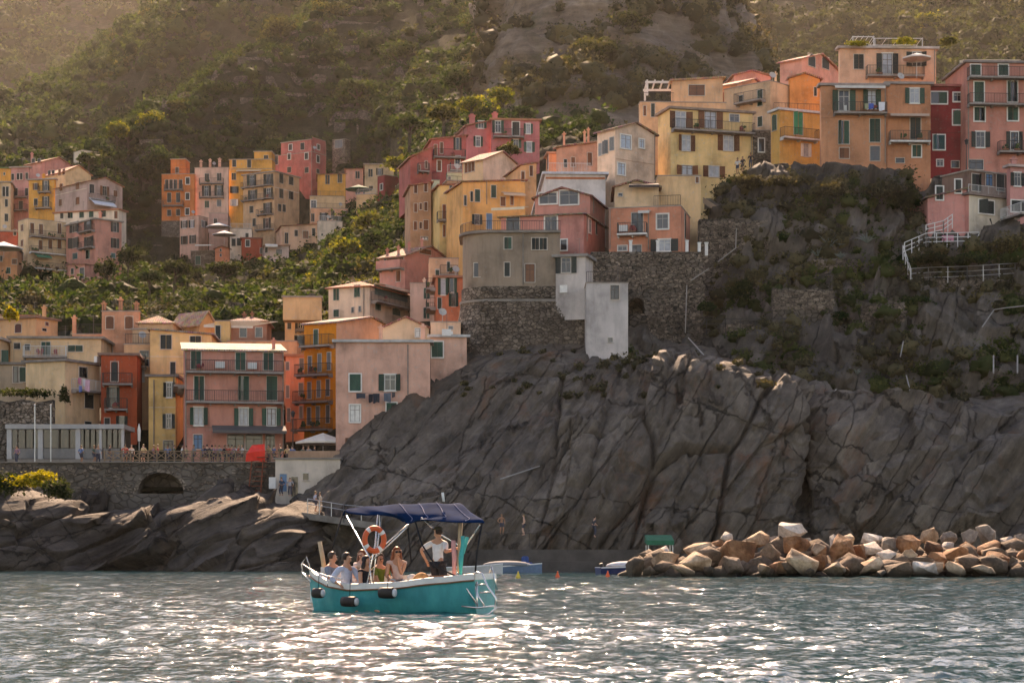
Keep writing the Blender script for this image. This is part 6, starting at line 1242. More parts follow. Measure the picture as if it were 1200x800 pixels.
BMAT = {'t': (boulder_mat('tan_boulder',(0.21,0.125,0.07),(0.44,0.29,0.18),(0.60,0.45,0.31)),'tan'),'r': (boulder_mat('rust_boulder',(0.11,0.05,0.024),(0.26,0.12,0.055),(0.38,0.20,0.10)),'rust brown'),
        'w': (boulder_mat('white_boulder',(0.34,0.27,0.21),(0.56,0.47,0.39),(0.68,0.60,0.52)),'cream white'),'g': (boulder_mat('grey_boulder',(0.17,0.14,0.115),(0.30,0.25,0.205),(0.42,0.36,0.30)),'grey'),'d': (boulder_mat('dark_boulder',(0.07,0.05,0.035),(0.15,0.10,0.065),(0.24,0.16,0.11)),'dark brown')}
# zoom-L pixels: x, y of middle, width, height, colour, distance, own label
BL = [(68,190,80,50,'d',121,'low dark brown boulder at the tip of the breakwater'),(150,175,95,62,'t',122.5,None),(238,132,105,58,'t',125,'broad flat topped tan boulder near the breakwater tip'),(300,122,52,44,'r',127.5,None),(240,180,92,56,'t',121.5,None),(332,98,30,34,'w',131,'small bluish white boulder standing up behind the pile'),
 (365,150,95,112,'r',124,'tall rust brown wedge shaped boulder'),(420,105,82,44,'t',127.5,None),(448,146,88,66,'d',123,'dark rounded boulder with a pale rim in the middle of the pile'),(345,188,80,44,'d',121,None),(515,86,98,66,'w',127,'pointed white boulder, the highest on the breakwater'),(524,128,96,46,'r',125,None),(548,172,78,76,'t',120.5,'upright oval tan boulder at the waterline'),
 (435,193,60,36,'t',120,None),(490,188,66,46,'r',121,None),(604,138,62,54,'t',125,None),(600,172,56,52,'r',122,None),(664,138,96,92,'r',124,'massive rust brown boulder beside the oval tan one'),(640,196,76,34,'t',119.5,None),(716,146,58,66,'r',124.5,None),(745,100,88,40,'w',128,'long cream white slab lying on top of the pile'),(752,132,70,50,'w',125,None),(802,118,76,50,'g',126.5,'wedge shaped grey boulder between the cream ones'),
 (750,184,70,46,'t',120.5,None),(800,160,92,64,'w',122.5,None),(835,196,92,46,'d',119.5,None),(862,122,100,70,'r',126,None),(865,160,46,58,'t',122,None),(905,196,80,50,'w',119.5,'bright cream boulder at the waterline, in the wet part'),(918,100,90,44,'t',128.5,None),(905,162,46,34,'r',122.5,None),(975,128,48,36,'w',127.5,'small white rounded boulder wedged on the pile'),(930,128,56,44,'r',126,None),(950,170,82,70,'r',122,None),(1000,150,76,50,'r',125,None),(1040,100,52,54,'g',129,None),(1085,92,68,50,'g',129.5,'biggest grey boulder of the breakwater'),(1030,140,62,44,'r',126,None),(1060,176,56,50,'r',122.5,None),
 (1100,132,60,48,'r',126.5,None),(1120,172,84,50,'r',122.5,None),(1000,190,70,30,'t',120,None),(1150,112,50,34,'g',128.5,None),(1178,130,48,42,'w',127,None),(1160,146,40,30,'t',125.5,None),(1190,106,40,30,'g',129,None),(948,186,44,34,'t',120.5,None),(688,196,46,30,'r',119.5,None),(130,148,70,40,'w',126.5,None),(102,198,50,22,'d',120,None),(205,196,70,26,'t',119.5,None),(276,164,50,50,'d',124,None),(310,150,44,50,'r',125,None),(575,200,30,20,'d',119.5,None),(1080,196,60,24,'t',119.8,None),(1165,176,60,36,'d',122,None),(1225,130,60,60,'r',126,None),(1230,178,70,44,'t',122,None),(1270,150,60,60,'g',125,None),(780,205,40,16,'g',119,None),(1195,160,50,50,'r',124.5,None),(560,116,40,40,'g',128,None),(690,108,56,40,'t',128.5,None),(980,100,50,36,'g',130,None),(640,112,44,38,'w',129,None),(470,112,50,40,'g',129,None)]
rg = random.Random(8)
NAMED = [(b[0], b[1], b[6].replace(', the highest on the breakwater','').replace(', in the wet part','').split(' in the middle')[0].split(' standing')[0].split(' lying')[0].split(' wedged')[0].split(' near')[0].split(' at the')[0].split(' beside')[0].split(' between')[0].split(' of the')[0]) for b in BL if b[6]]
def rock_label(x, y, w, h, c):
    q = sorted(NAMED, key=lambda n: (n[0]-x)**2+(n[1]-y)**2)[0]; dy = y-q[1]; rel = 'below' if dy > 34 else ('above' if dy < -34 else ('against' if abs(x-q[0]) < 75 else 'a little way from'))
    sz = 'large' if w*h > 4600 else ('small' if w*h < 2200 else 'medium'); fm = 'flat' if w > 1.75*h else ('upright' if h > w*1.05 else 'blocky')
    return f'{sz} {fm} {BMAT[c][1]} boulder {rel} the {q[2]}'
for i, (x, y, w, h, c, d, lab) in enumerate(BL):
    m_ = d/F/2.5; o = bpy.data.objects.new('boulder', BM[i % 9]); COL.objects.link(o); p = PZ('L',x,y,d); o.location = p
    o.rotation_euler = (rg.uniform(-.5,.5), rg.uniform(-.5,.5), rg.uniform(0,6.28)); vz = rg.uniform(.88,1.22); W, H_ = w*m_/2*1.12*vz, h*m_/2*1.16*vz
    # scale in world axes: apply as delta on a rotated copy
    M_ = Matrix.Diagonal((W,(W+H_)/2*1.05,H_,1)) @ o.rotation_euler.to_matrix().to_4x4(); o.matrix_world = Matrix.Translation(p) @ M_
    o.material_slots[0].link = 'OBJECT'; o.material_slots[0].material = BMAT[c][0]
    setp(o, lab or rock_label(x, y, w, h, c), 'boulder', 'boulders of the breakwater')
# core of smaller stones under the boulders
rg2 = np.random.default_rng(9); V = []; Fc = []; ico = None
bm = bmesh.new(); bmesh.ops.create_icosphere(bm, subdivisions=1, radius=1); iv = np.array([v.co[:] for v in bm.verts]); ifc = np.array([[v.index for v in f.verts] for f in bm.faces]); bm.free()
for i in range(420):
    x = rg2.uniform(40,1500); yd = rg2.uniform(120.5,131); top = 1.0+1.4*math.exp(-((yd-127)/3)**2)*min(1,(x-20)/200); z = rg2.uniform(-.5, top*.75); r = rg2.uniform(.4,.85)
    q = iv*(1+.25*rg2.normal(size=(len(iv),1)))*r*np.array([1.2,1,.8])+np.array([pq('L',x,yd), yd, z]); Fc.append(ifc+len(V)*len(iv)); V.append(q)
me = np_mesh('rubble', np.concatenate(V), np.concatenate(Fc)); me.materials.append(BMAT['d'][0]); setp(mesh_obj('breakwater_rubble', me), 'small dark stones filling the gaps of the breakwater', None, None, 'stuff')
# ================================================================ PEOPLE
SKIN = [flat('skin_tan',(0.46,0.23,0.14),.55,.08,8), flat('skin_fair',(0.56,0.32,0.22),.55,.08,8), flat('skin_brown',(0.33,0.16,0.09),.55,.08,8)]
def cl(c): return flat('clothing', c, .9, .16, 9)
def skin_obj(name, parent, verts, edges, radii, mat, sub=2, org=(0,0,0)):
    bm = bmesh.new(); lay = bm.verts.layers.skin.verify(); vs_ = []
    for i, (v, r) in enumerate(zip(verts, radii)):
        b = bm.verts.new(Vector(v)-Vector(org)); b[lay].radius = r if hasattr(r,'__len__') else (r,r); b[lay].use_root = (i == 0); vs_.append(b)
    for a, b in edges: bm.edges.new((vs_[a], vs_[b]))
    me = bpy.data.meshes.new(name); bm.to_mesh(me); bm.free(); me.materials.append(mat)
    o = bpy.data.objects.new(name, me); COL.objects.link(o); o.parent = parent
    m = o.modifiers.new('skin','SKIN'); m.use_smooth_shade = True; m.branch_smoothing = .3; s = o.modifiers.new('sub','SUBSURF'); s.levels = sub; s.render_levels = sub
    return o
def ik(a, c, l1, l2, hint):
    d = c-a; L_ = min(d.length, (l1+l2)*.999); d = d.normalized(); x = (l1*l1-l2*l2+L_*L_)/(2*L_); h = math.sqrt(max(l1*l1-x*x, 0)); p = hint-d*hint.dot(d); p.normalize()
    return a+d*x+p*h, a+d*L_
def person(label, pel, yaw, lean=(0,0), hands=((.3,.2,.1),(.3,-.2,.1)), feet=((.45,.12,-.45),(.45,-.12,-.45)), look=None, skin=0, shirt=(.5,.5,.5), bottom=(.1,.1,.12), hair=(.03,.02,.015), hairlen=0, sleeve=.5, leglen=.5, scale=1.0, fingers=True, hat=None, glasses=False, bare=False, group=None, tilt=0.0, seated=True, nodress=False):
    """pel: pelvis in the world; yaw: facing; hands and feet as (forward, left, up) from the pelvis; index 0 is the left one"""
    f = Vector((math.cos(yaw), math.sin(yaw), 0)); l = Vector((-math.sin(yaw), math.cos(yaw), 0)); up = Vector((0,0,1)); S = scale
    W = lambda a, b, c: pel+(f*a+l*b+up*c)*S
    foot_z = min(feet[0][2], feet[1][2]); root = empty('person', pel+up*(foot_z*S if not seated else -.1), label, 'person', group); org = Vector(root.location)
    lf, ls = lean; sp = lambda t, h: W(lf*t, ls*t, h)
    V = [W(0,0,0), sp(.35,.17), sp(.8,.36), sp(1,.47), sp(1.06,.545)]; Rd = [(.135,.105),(.115,.088),(.15,.10),(.085,.07),(.05,.052)]; E = [(0,1),(1,2),(2,3),(3,4)]
    lk = look if look is not None else yaw; hf = Vector((math.cos(lk), math.sin(lk), 0))
    hb = V[4]; hc = hb+up*.115*S+hf*.02*S
    V += [hb+up*.05*S+hf*.022*S, hc, hc+up*.075*S-hf*.01*S]; Rd += [(.058,.068),(.078,.096),(.066,.08)]; E += [(4,5),(5,6),(6,7)]
    V.append(hb+up*.085*S+hf*.118*S); Rd.append((.014,.014)); E.append((5,8))                      # nose
    ends = []
    arms = []; legs = []
    for k, s in ((0,1),(1,-1)):
        sh = sp(1,.43)+l*(.185*s*S); h = W(*hands[k]); e, h = ik(sh, h, .29*S, .26*S, (-f*.6+l*s*.6-up*.7)); dd = (h-e).normalized(); hn = h+dd*.07*S; i0 = len(V)
        V += [sp(.96,.44)+l*(.10*s*S), sh, e, h, hn]; Rd += [(.075,.07),.06,.043,.031,(.042,.024)]; E += [(3,i0),(i0,i0+1),(i0+1,i0+2),(i0+2,i0+3),(i0+3,i0+4)]; arms.append((sh,e,h,hn,dd,s))
        if fingers:
            sd = dd.cross(up); sd = sd.normalized() if sd.length > .1 else l
            for q in range(4):
                j = len(V); o_ = sd*(q-1.5)*.021*S; L_ = (.05,.062,.058,.045)[q]; V += [hn+o_+dd*.02*S, hn+o_+dd*L_*S-up*.012*S, hn+o_*1.05+dd*(L_+.022)*S-up*.035*S]; Rd += [.0095,.009,.0075]; E += [(i0+4,j),(j,j+1),(j+1,j+2)]
            j = len(V); V += [h+dd*.035*S+sd*s*.045*S, h+dd*.085*S+sd*s*.058*S]; Rd += [.011,.009]; E += [(i0+3,j),(j,j+1)]
    for k, s in ((0,1),(1,-1)):
        hp = W(0,.09*s,-.04); a = W(*feet[k]); kn, an = ik(hp, a, .44*S, .42*S, (f*1.0+up*.4+l*s*.15)); i0 = len(V)
        V += [hp, kn, an, an+f*.15*S-up*.035*S]; Rd += [(.088,.088),.06,.042,(.042,.028)]; E += [(0,i0),(i0,i0+1),(i0+1,i0+2),(i0+2,i0+3)]; legs.append((hp,kn,an))
    Rd = [((r[0]*S, r[1]*S) if hasattr(r,'__len__') else r*S) for r in Rd]
    body = skin_obj('body', root, V, E, Rd, SKIN[skin], 2, org)
    # shirt
    if not bare:
        sv = [V[0]-up*(.05 if not seated else -.02)*S, V[1], V[2], sp(.97,.455)]; sr = [(.15,.12),(.132,.105),(.166,.116),(.10,.08)]; se = [(0,1),(1,2),(2,3)]
        for sh, e, h, hn, dd, s in arms:
            i0 = len(sv); t1 = sh.lerp(e, min(sleeve*2,1)) if sleeve <= .5 else e; sv += [sp(.94,.43)+l*(.10*s*S), sh, t1]; sr += [(.085,.08),.076,.064]; se += [(2,i0),(i0,i0+1),(i0+1,i0+2)]
            if sleeve > .5: sv.append(e.lerp(h, (sleeve-.5)*2)); sr.append(.052); se.append((i0+2,i0+3))
        skin_obj('shirt', root, sv, se, [((r[0]*S,r[1]*S) if hasattr(r,'__len__') else r*S) for r in sr], cl(shirt), 2, org)
    tv = [V[0]+up*.04*S]; tr = [(.15,.118)]; te = []
    for hp, kn, an in legs:
        i0 = len(tv); tv += [hp, hp.lerp(kn, min(leglen*2,1))]; tr += [(.104,.104),.088 if leglen < .5 else .078]; te += [(0,i0),(i0,i0+1)]
        if leglen > .5: tv.append(kn.lerp(an, (leglen-.5)*2)); tr.append(.06); te.append((i0+1,i0+2))
    skin_obj('shorts' if leglen <= .5 else 'trousers', root, tv, te, [((r[0]*S,r[1]*S) if hasattr(r,'__len__') else r*S) for r in tr], cl(bottom), 2, org)
    # hair: cap over the skull, strands down the back when long
    mb = MB(); rot_ = hf.to_track_quat('X','Z').to_matrix()
    mb.blob(hc+up*.035*S-hf*.018*S, (.106*S,.092*S,.098*S), 14, 10, rot=rot_, fn=lambda q: q if not (q.x > .25 and q.z < .45) else Vector((q.x*.55,q.y*.9,max(q.z,.1))))
    if hairlen:
        hl = hf.cross(up)
        for s in (-1,-.55,0,.55,1):
            a0 = hc-hf*.055*S*(1-abs(s)*.7)+hl*s*.075*S; mb.tube([a0+up*.04*S, a0-hf*.03*S+hl*s*.022*S-up*hairlen*.35*S, a0-hf*.035*S+hl*s*.03*S-up*hairlen*.75*S, a0+hl*s*.02*S-up*hairlen*S], [.036*S,.048*S,.045*S,.014*S], 7)
    mb.build('hair', flat('hair', hair, .5, .35, 14), root, org, True)
    hl = hf.cross(up); mb = MB()
    for s in (-1,1): mb.blob(hc+hf*.094*S+hl*s*.034*S+up*.012*S, (.012*S,.013*S,.008*S), 6, 4)
    mb.blob(hc+hf*.098*S-up*.065*S, (.008*S,.024*S,.006*S), 6, 4, rot=rot_)
    mb.build('face_features', flat('eye_dark',(0.03,0.02,0.018),.4), root, org)
    if glasses:
        mb = MB(); 
        for s in (-1,1): mb.blob(hc+hf*.10*S+hl*s*.036*S+up*.012*S, (.012*S,.034*S,.026*S), 8, 6, rot=rot_)
        mb.tube([hc+hf*.10*S-hl*.075*S+up*.02*S, hc+hf*.112*S+up*.02*S, hc+hf*.10*S+hl*.075*S+up*.02*S], .006*S, 4); mb.build('sunglasses', flat('black_plastic',(0.01,0.01,0.012),.2), root, org)
    if hat:
        mb = MB(); mb.blob(hc+up*.075*S-hf*.01*S, (.112*S,.10*S,.075*S), 14, 8, rot=rot_, fn=lambda q: Vector((q.x,q.y,max(q.z,-.1)))); mb.blob(hc+up*.07*S+hf*.09*S, (.10*S,.085*S,.012*S), 12, 6, rot=rot_); mb.build('cap', cl(hat), root, org, True)
    return root
# ================================================================ TOUR BOAT
SX = P(568.5,600,46.4); BX = P(363.5,600,47.9); ax = Vector((BX.x-SX.x, BX.y-SX.y, 0)); BL_ = ax.length; ax.normalize(); nx = Vector((ax.y,-ax.x,0)); nx = nx if nx.y < 0 else -nx   # nx points to the near (port) side
boat = empty('tour_boat', Vector((SX.x,SX.y,0)), 'turquoise wooden tour boat with navy canopy carrying seven people', 'boat'); borg = Vector(boat.location)
def bp(t, s, z): return borg+ax*(t*BL_)+nx*s+Vector((0,0,z))
def interp(t, pts):
    for (a, b), (c, d) in zip(pts[:-1], pts[1:]):
        if t <= c: u = (t-a)/(c-a); u = u*u*(3-2*u)*.5+u*.5; return b+(d-b)*u
    return pts[-1][1]
hbm = lambda t: interp(t, [(0,.66),(.15,.78),(.4,.86),(.62,.80),(.8,.58),(.92,.28),(1,.015)])
zg = lambda t: interp(t, [(0,.88),(.2,.80),(.45,.68),(.7,.64),(.85,.72),(.95,.86),(1,.96)])
NT_, PR = 40, [(0,-.32),(.35,-.28),(.70,-.12),(.88,.10),(.955,.34),(.985,.6),(1,.80)]   # profile: fraction of half beam, height fraction
def hull_rows(t):
    h, g = hbm(t), zg(t); rake = .06*t; out = []
    for fx, fz in PR: z = fz/.80*(g-.13) if fz > 0 else fz*(1-.55*max(t-.7,0)/.3); out.append((h*fx*(1-.16*max(0,t-.75)/.25*(1-fz)), z))
    return out
hm = MB(); ns = len(PR)
for side in (1,-1):
    k0 = len(hm.v)
    for i in range(NT_+1):
        t = i/NT_
        for (s, z) in hull_rows(t): hm.v.append(tuple(bp(t-.05*max(0,(.5-z))*(t > .8)*(t-.8)/.2, s*side, z)))
    for i in range(NT_):
        for j in range(ns-1):
            a = k0+i*ns+j; q = (a,a+1,a+ns+1,a+ns); hm.f.append(q if side == 1 else q[::-1]); hm.m.append(0)
r0 = hull_rows(0); hm.poly([bp(0,s,z) for s,z in r0]+[bp(0,-s,z) for s,z in reversed(r0)])
def boat_paint():
    m = newmat('turquoise_paint'); N, L, b = nodes_of(m); w = world_pos(N, L, (1,1,.35)); n = noise_node(N, L, 3, 6, .65, vec=w); r = ramp(N, [(.3,(0.010,0.21,0.22)),(.55,(0.015,0.29,0.295)),(.75,(0.05,0.35,0.34))]); L.new(n.outputs[0], r.inputs[0])
    L.new(r.outputs[0], b.inputs['Base Color']); b.inputs['Roughness'].default_value = .5; b.inputs['Specular IOR Level'].default_value = .25; bump(N, L, b, n.outputs[0], .004); return m
hull = hm.build('hull', boat_paint(), boat, smooth=True)
WB = flat('boat_white',(0.66,0.64,0.60),.45,.12,3); NAVY = flat('navy_canvas',(0.003,0.019,0.060),.95,.25,2,spec=0.02,bdist=.01); TUBE = flat('stainless_tube',(0.62,0.60,0.57),.22,.1,3,metal=.85); ROPE = flat('black_strap',(0.012,0.012,0.014),.8)
sm = MB()   # white sheer strake with a rub rail
for side in (1,-1):
    for i in range(NT_):
        q = []
        for t in (i/NT_, (i+1)/NT_):
            h, g = hbm(t), zg(t); q.append([bp(t,(h+.012)*side,g-.135),bp(t,(h+.02)*side,g),bp(t,(h-.10)*side,g+.012),bp(t,max(h-.10,0)*side,g-.10)])
        sm.faces(q[0]+q[1], [(0,1,5,4),(1,2,6,5),(2,3,7,6)])
sm.poly([bp(-.004,s_*(hbm(0)+.02),zz) for s_, zz in ((1,zg(0)-.13),(1,zg(0)+.005),(-1,zg(0)+.005),(-1,zg(0)-.13))])
sm.build('gunwale', WB, hull, borg)
rr = MB(); rr.tube([bp(i/20, hbm(i/20)+.03, zg(i/20)-.145) for i in range(21)], .02, 6); rr.build('rub_rail', flat('varnished_wood',(0.20,0.09,0.04),.4,.2,4), hull, borg, True)
im = MB()   # inside: bulwark and deck
for side in (1,-1):
    for i in range(NT_):
        q = [bp(t, max(hbm(t)-.085,0)*side, z) for t in (i/NT_,(i+1)/NT_) for z in (.20, zg(t)-.05)]; im.faces(q, [(0,1,3,2)])
for i in range(NT_): t0, t1 = i/NT_, (i+1)/NT_; im.poly([bp(t0,-max(hbm(t0)-.085,0),.2),bp(t0,max(hbm(t0)-.085,0),.2),bp(t1,max(hbm(t1)-.085,0),.2),bp(t1,-max(hbm(t1)-.085,0),.2)])
im.poly([bp(.012,-.56,.2),bp(.012,.56,.2),bp(.012,.6,zg(0)-.02),bp(.012,-.6,zg(0)-.02)]); im.build('deck', WB, hull, borg)
for side in (1,-1):
    sb = MB()
    for i in range(6,32):
        t0, t1 = i/NT_, (i+1)/NT_; a = lambda t, o, z: bp(t, max(hbm(t)-o,.02)*side, z)
        sb.faces([a(t0,.10,.44),a(t0,.44,.44),a(t1,.44,.44),a(t1,.10,.44),a(t0,.44,.2),a(t1,.44,.2)], [(0,1,2,3),(1,4,5,2)])
    sb.build('bench', WB, boat)
cb = MB()   # white coaming on the far side, behind the passengers
for i in range(8,38):
    t0, t1 = i/NT_, (i+1)/NT_; q = lambda t, o, z: bp(t, -(hbm(t)-o), zg(t)+z)
    cb.hexa([q(t0,.0,-.02),q(t0,.08,-.02),q(t1,.08,-.02),q(t1,.0,-.02),q(t0,.0,.16),q(t0,.08,.16),q(t1,.08,.16),q(t1,.0,.16)])
cb.build('coaming', WB, boat)
fd = MB(); 
for i in range(33,39): t0, t1 = i/NT_, (i+1)/NT_; fd.poly([bp(t0,-max(hbm(t0)-.09,0),zg(t0)-.16),bp(t0,max(hbm(t0)-.09,0),zg(t0)-.16),bp(t1,max(hbm(t1)-.09,0),zg(t1)-.16),bp(t1,-max(hbm(t1)-.09,0),zg(t1)-.16)])
fd.build('foredeck', WB, boat)
# canopy (points read in the photo, at the depths of the far, middle and near side of the boat)
cg = [[(266,186,48.5),(292,152,48.3),(500,134,48.1),(700,125,47.8),(852,124,47.5)],
      [(275,158,48.2),(360,143,48.0),(525,131,47.7),(715,124,47.3),(870,134,47.0)],
      [(292,172,47.9),(400,158,47.6),(545,148,47.3),(735,150,46.9),(905,168,46.5)],
      [(380,184,47.5),(470,174,47.2),(570,176,46.9),(745,176,46.5),(945,194,46.1)],
      [(490,184,47.2),(545,196,47.0),(600,206,46.7),(755,196,46.3),(968,208,45.8)],
      [(545,200,47.1),(572,218,46.9),(598,224,46.65),(660,206,46.3),(975,224,45.75)]]
A = np.array([[tuple(PZ('K',*p)) for p in row] for row in cg])
def ups(a, k, axis):
    n = a.shape[axis]; t = np.linspace(0,n-1,(n-1)*k+1); i = np.minimum(t.astype(int),n-2); sh_ = [1,1,1]; sh_[axis] = -1; fr_ = (t-i).reshape(sh_)
    p0,p1,p2,p3 = [np.take(a, np.clip(i+q,0,n-1), axis) for q in (-1,0,1,2)]; m1, m2 = (p2-p0)*.45, (p3-p1)*.45; f2, f3 = fr_**2, fr_**3
    return (2*f3-3*f2+1)*p1+(f3-2*f2+fr_)*m1+(-2*f3+3*f2)*p2+(f3-f2)*m2
Gc = ups(ups(A,6,0),8,1); Gc[...,2] += .012*np.sin(np.arange(Gc.shape[1])*.85)[None,:]-.012
cme = grid_mesh('canopy', Gc-np.array(borg)); cme.materials.append(NAVY); co = mesh_obj('canopy', cme, boat); so = co.modifiers.new('thick','SOLIDIFY'); so.thickness = .02
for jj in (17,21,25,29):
    sb_ = MB(); sb_.tube([Vector(Gc[i,jj])+Vector((0,-.012,.016)) for i in range(6,Gc.shape[0]-2)], .008, 4); sb_.build('seam_highlight', flat('seam_highlight_paint',(0.16,0.18,0.28),.7), co, borg)  # canopy seams; the highlights along them are painted in as a pale colour
def kt(name, pts, r, mat, parent=boat, n=7, smooth=True): mb = MB(); mb.tube([PZ('K',*p) for p in pts], r, n); return mb.build(name, mat, parent, borg, smooth)
for pts in ([(283,190,48.3),(396,392,47.0),(410,545,46.6)],[(588,245,46.7),(412,415,46.9)],[(440,185,47.2),(428,330,46.9),(383,545,46.6)],[(458,185,47.3),(440,330,47.0),(410,545,46.7)],[(660,198,46.5),(735,270,46.9),(868,352,47.4)],[(952,236,45.9),(868,362,46.8)],[(595,230,47.8),(400,400,47.9)],[(300,165,48.3),(560,150,47.6)]): kt('canopy_pole', pts, .017, TUBE)
for pts in ([(264,180,48.5),(206,372,48.3)],[(630,222,46.5),(660,330,46.4),(735,445,46.3),(850,500,46.0)],[(962,235,45.9),(938,380,45.9),(930,470,45.9)],[(590,245,47.7),(608,420,47.9)]): kt('strap', pts, .02, ROPE)
for pts in ([(850,206,46.5),(842,500,46.2)],[(862,206,46.6),(850,500,46.3)]): kt('mast_post', pts, .024, flat('pale_wood',(0.48,0.33,0.2),.6,.2,4))
kt('mast_light', [(772,118,46.9),(768,92,46.9),(766,72,46.9)], .03, WB)
kt('gunwale_ring', [(925,482,45.9),(905,486,45.9)], .02, TUBE)
# lifebuoy
lc = PZ('K',423,308,46.75); lb = empty('lifebuoy', lc-Vector((0,0,.3)), 'orange and white lifebuoy ring hung on the tour boat canopy poles', 'lifebuoy'); 
mO = flat('lifebuoy_orange',(0.62,0.10,0.03),.5,.12,4); n1, n2 = 40, 10; mb = MB(); yv = Vector((.86,.16,0)).normalized(); vv = Vector((0,0,1)); nn = yv.cross(vv)
for i in range(n1):
    a = 2*math.pi*i/n1; c_ = lc+(yv*math.cos(a)*.86+vv*math.sin(a)*1.02)*.255; rd = (yv*math.cos(a)+vv*math.sin(a))
    for j in range(n2): b = 2*math.pi*j/n2; mb.v.append(tuple(c_+rd*math.cos(b)*.062+nn*math.sin(b)*.062))
for i in range(n1):
    for j in range(n2): mb.f.append((i*n2+j,((i+1)%n1)*n2+j,((i+1)%n1)*n2+(j+1)%n2,i*n2+(j+1)%n2)); mb.m.append(1 if i % 10 in (3,4) else 0)
mb.build('ring', None, lb, Vector(lb.location), True, [mO, WB])
# fenders
for i, (x, y, d, w, lab) in enumerate(((143,576,46.9,.12,'black fender hanging at the bow of the tour boat'),(300,619,46.35,.12,'brown fender hanging low on the tour boat side'),(490,575,46.0,.13,'black fender hanging amidships on the tour boat'))):
    c_ = PZ('K',x,y,d)-Vector((0,.05,0)); o = empty('fender', c_-Vector((0,0,w)), lab, 'fender', 'fenders of the tour boat'); dv = (-ax*1.0+Vector((0,-.15,0))).normalized(); mb = MB(); L_ = .19 if i else .13
    mb.tube([c_-dv*L_*1.05, c_-dv*L_, c_-dv*L_*.5, c_+dv*L_*.6, c_+dv*L_*.9], [w*.5,w*.92,w,w,w*.9], 14); mb.build('body', flat('black_rubber',(0.03,0.022,0.018),.6,.2,4), o, smooth=True)
    mb = MB(); mb.tube([c_+dv*L_*.86, c_+dv*L_*1.05, c_+dv*L_*1.12], [w*.75,w*.7,w*.3], 12); mb.build('end_cap', flat('pale_rubber',(0.55,0.56,0.56),.5,.1), o, smooth=True)
    mb = MB(); mb.tube([c_+Vector((0,0,w)), c_+Vector((.01,.06,.42 if i != 1 else .5))], .008, 4); mb.build('rope', ROPE, o)
# bow pulpit, stern ladder
for pts in ([(65,500,47.9),(58,430,48.0),(82,394,48.0),(100,450,48.0)],[(60,430,48.0),(120,468,47.6),(185,490,47.0),(262,505,46.6)],[(58,470,48),(105,520,47.7)],[(185,490,47.0),(188,540,46.9)]): kt('pulpit_rail', pts, .014, TUBE)
bol = kt('mooring_post', [(176,480,48.2),(160,380,48.3),(148,318,48.3)], [.06,.055,.05], flat('pale_wood',(0.48,0.33,0.2),.6,.2,4))
lad = empty('boarding_ladder', PZ('K',975,640,45.7), 'steel boarding ladder on the stern of the tour boat', 'ladder'); lorg = Vector(lad.location)
for nm, pts in (('side_rail',[(908,488,45.9),(935,470,45.8),(965,480,45.75),(990,540,45.6),(1032,600,45.5),(1036,640,45.5)]),('side_rail',[(915,520,45.9),(945,590,45.7),(975,640,45.6)]),('side_rail',[(862,642,45.75),(940,650,45.6),(1036,640,45.5)]),('side_rail',[(938,520,45.8),(940,650,45.6)]),('rung',[(930,535,45.8),(985,532,45.7)]),('rung',[(952,574,45.7),(1010,572,45.6)]),('side_rail',[(1010,440,46.9),(1040,560,46.8)]),('side_rail',[(1000,480,46.9),(1012,440,46.9)]),('brace',[(836,470,46.0),(935,630,45.7)]),('brace',[(1040,645,45.5),(1000,680,45.5),(950,690,45.5)])): kt(nm, pts, .021, TUBE, lad).location = (0,0,0); bpy.context.view_layer
for ch in lad.children: ch.data.transform(Matrix.Translation(borg-lorg))
# rolled parasols and bags
def roll(pts, r, col, label, name, cat):
    mb = MB(); mb.tube([PZ('K',*p) for p in pts], r, 10); setp(mb.build(name, flat('bright_cloth', col, .85, .15, 6), smooth=True), label, cat, 'things carried on the tour boat')
roll([(822,500,46.3),(826,400,46.3),(820,340,46.3),(820,312,46.3)],[.035,.06,.055,.05],(0.62,0.28,0.26),'rolled pink beach parasol at the stern of the tour boat','rolled_parasol','parasol')
roll([(856,492,46.25),(858,400,46.25),(868,330,46.25),(866,290,46.25)],[.03,.06,.05,.045],(0.02,0.34,0.33),'rolled turquoise beach parasol at the stern of the tour boat','rolled_parasol','parasol')
roll([(872,380,46.35),(880,330,46.35),(890,295,46.35)],[.02,.045,.04],(0.05,0.42,0.40),'short turquoise roll beside the two rolled parasols','rolled_towel','towel')
mb = MB(); mb.blob(PZ('K',660,505,46.6), (.20,.16,.15), 14, 10, fn=lambda q: Vector((q.x*(1-.25*q.z), q.y, q.z))); setp(mb.build('straw_bag', flat('straw',(0.48,0.23,0.09),.9,.3,14,bdist=.02), smooth=True), 'round straw bag on the bench beside the helmsman', 'bag', 'things carried on the tour boat')
mb = MB(); mb.blob(PZ('K',612,500,46.9), (.12,.12,.09), 12, 8); setp(mb.build('towel', flat('white_towel',(0.6,0.57,0.53),.95,.15,8), smooth=True), 'crumpled white towel between red haired woman and helmsman', 'towel', 'things carried on the tour boat')
kt('tiller', [(700,494,46.5),(790,492,46.4)], .03, flat('varnished_wood',(0.20,0.09,0.04),.4,.2,4))
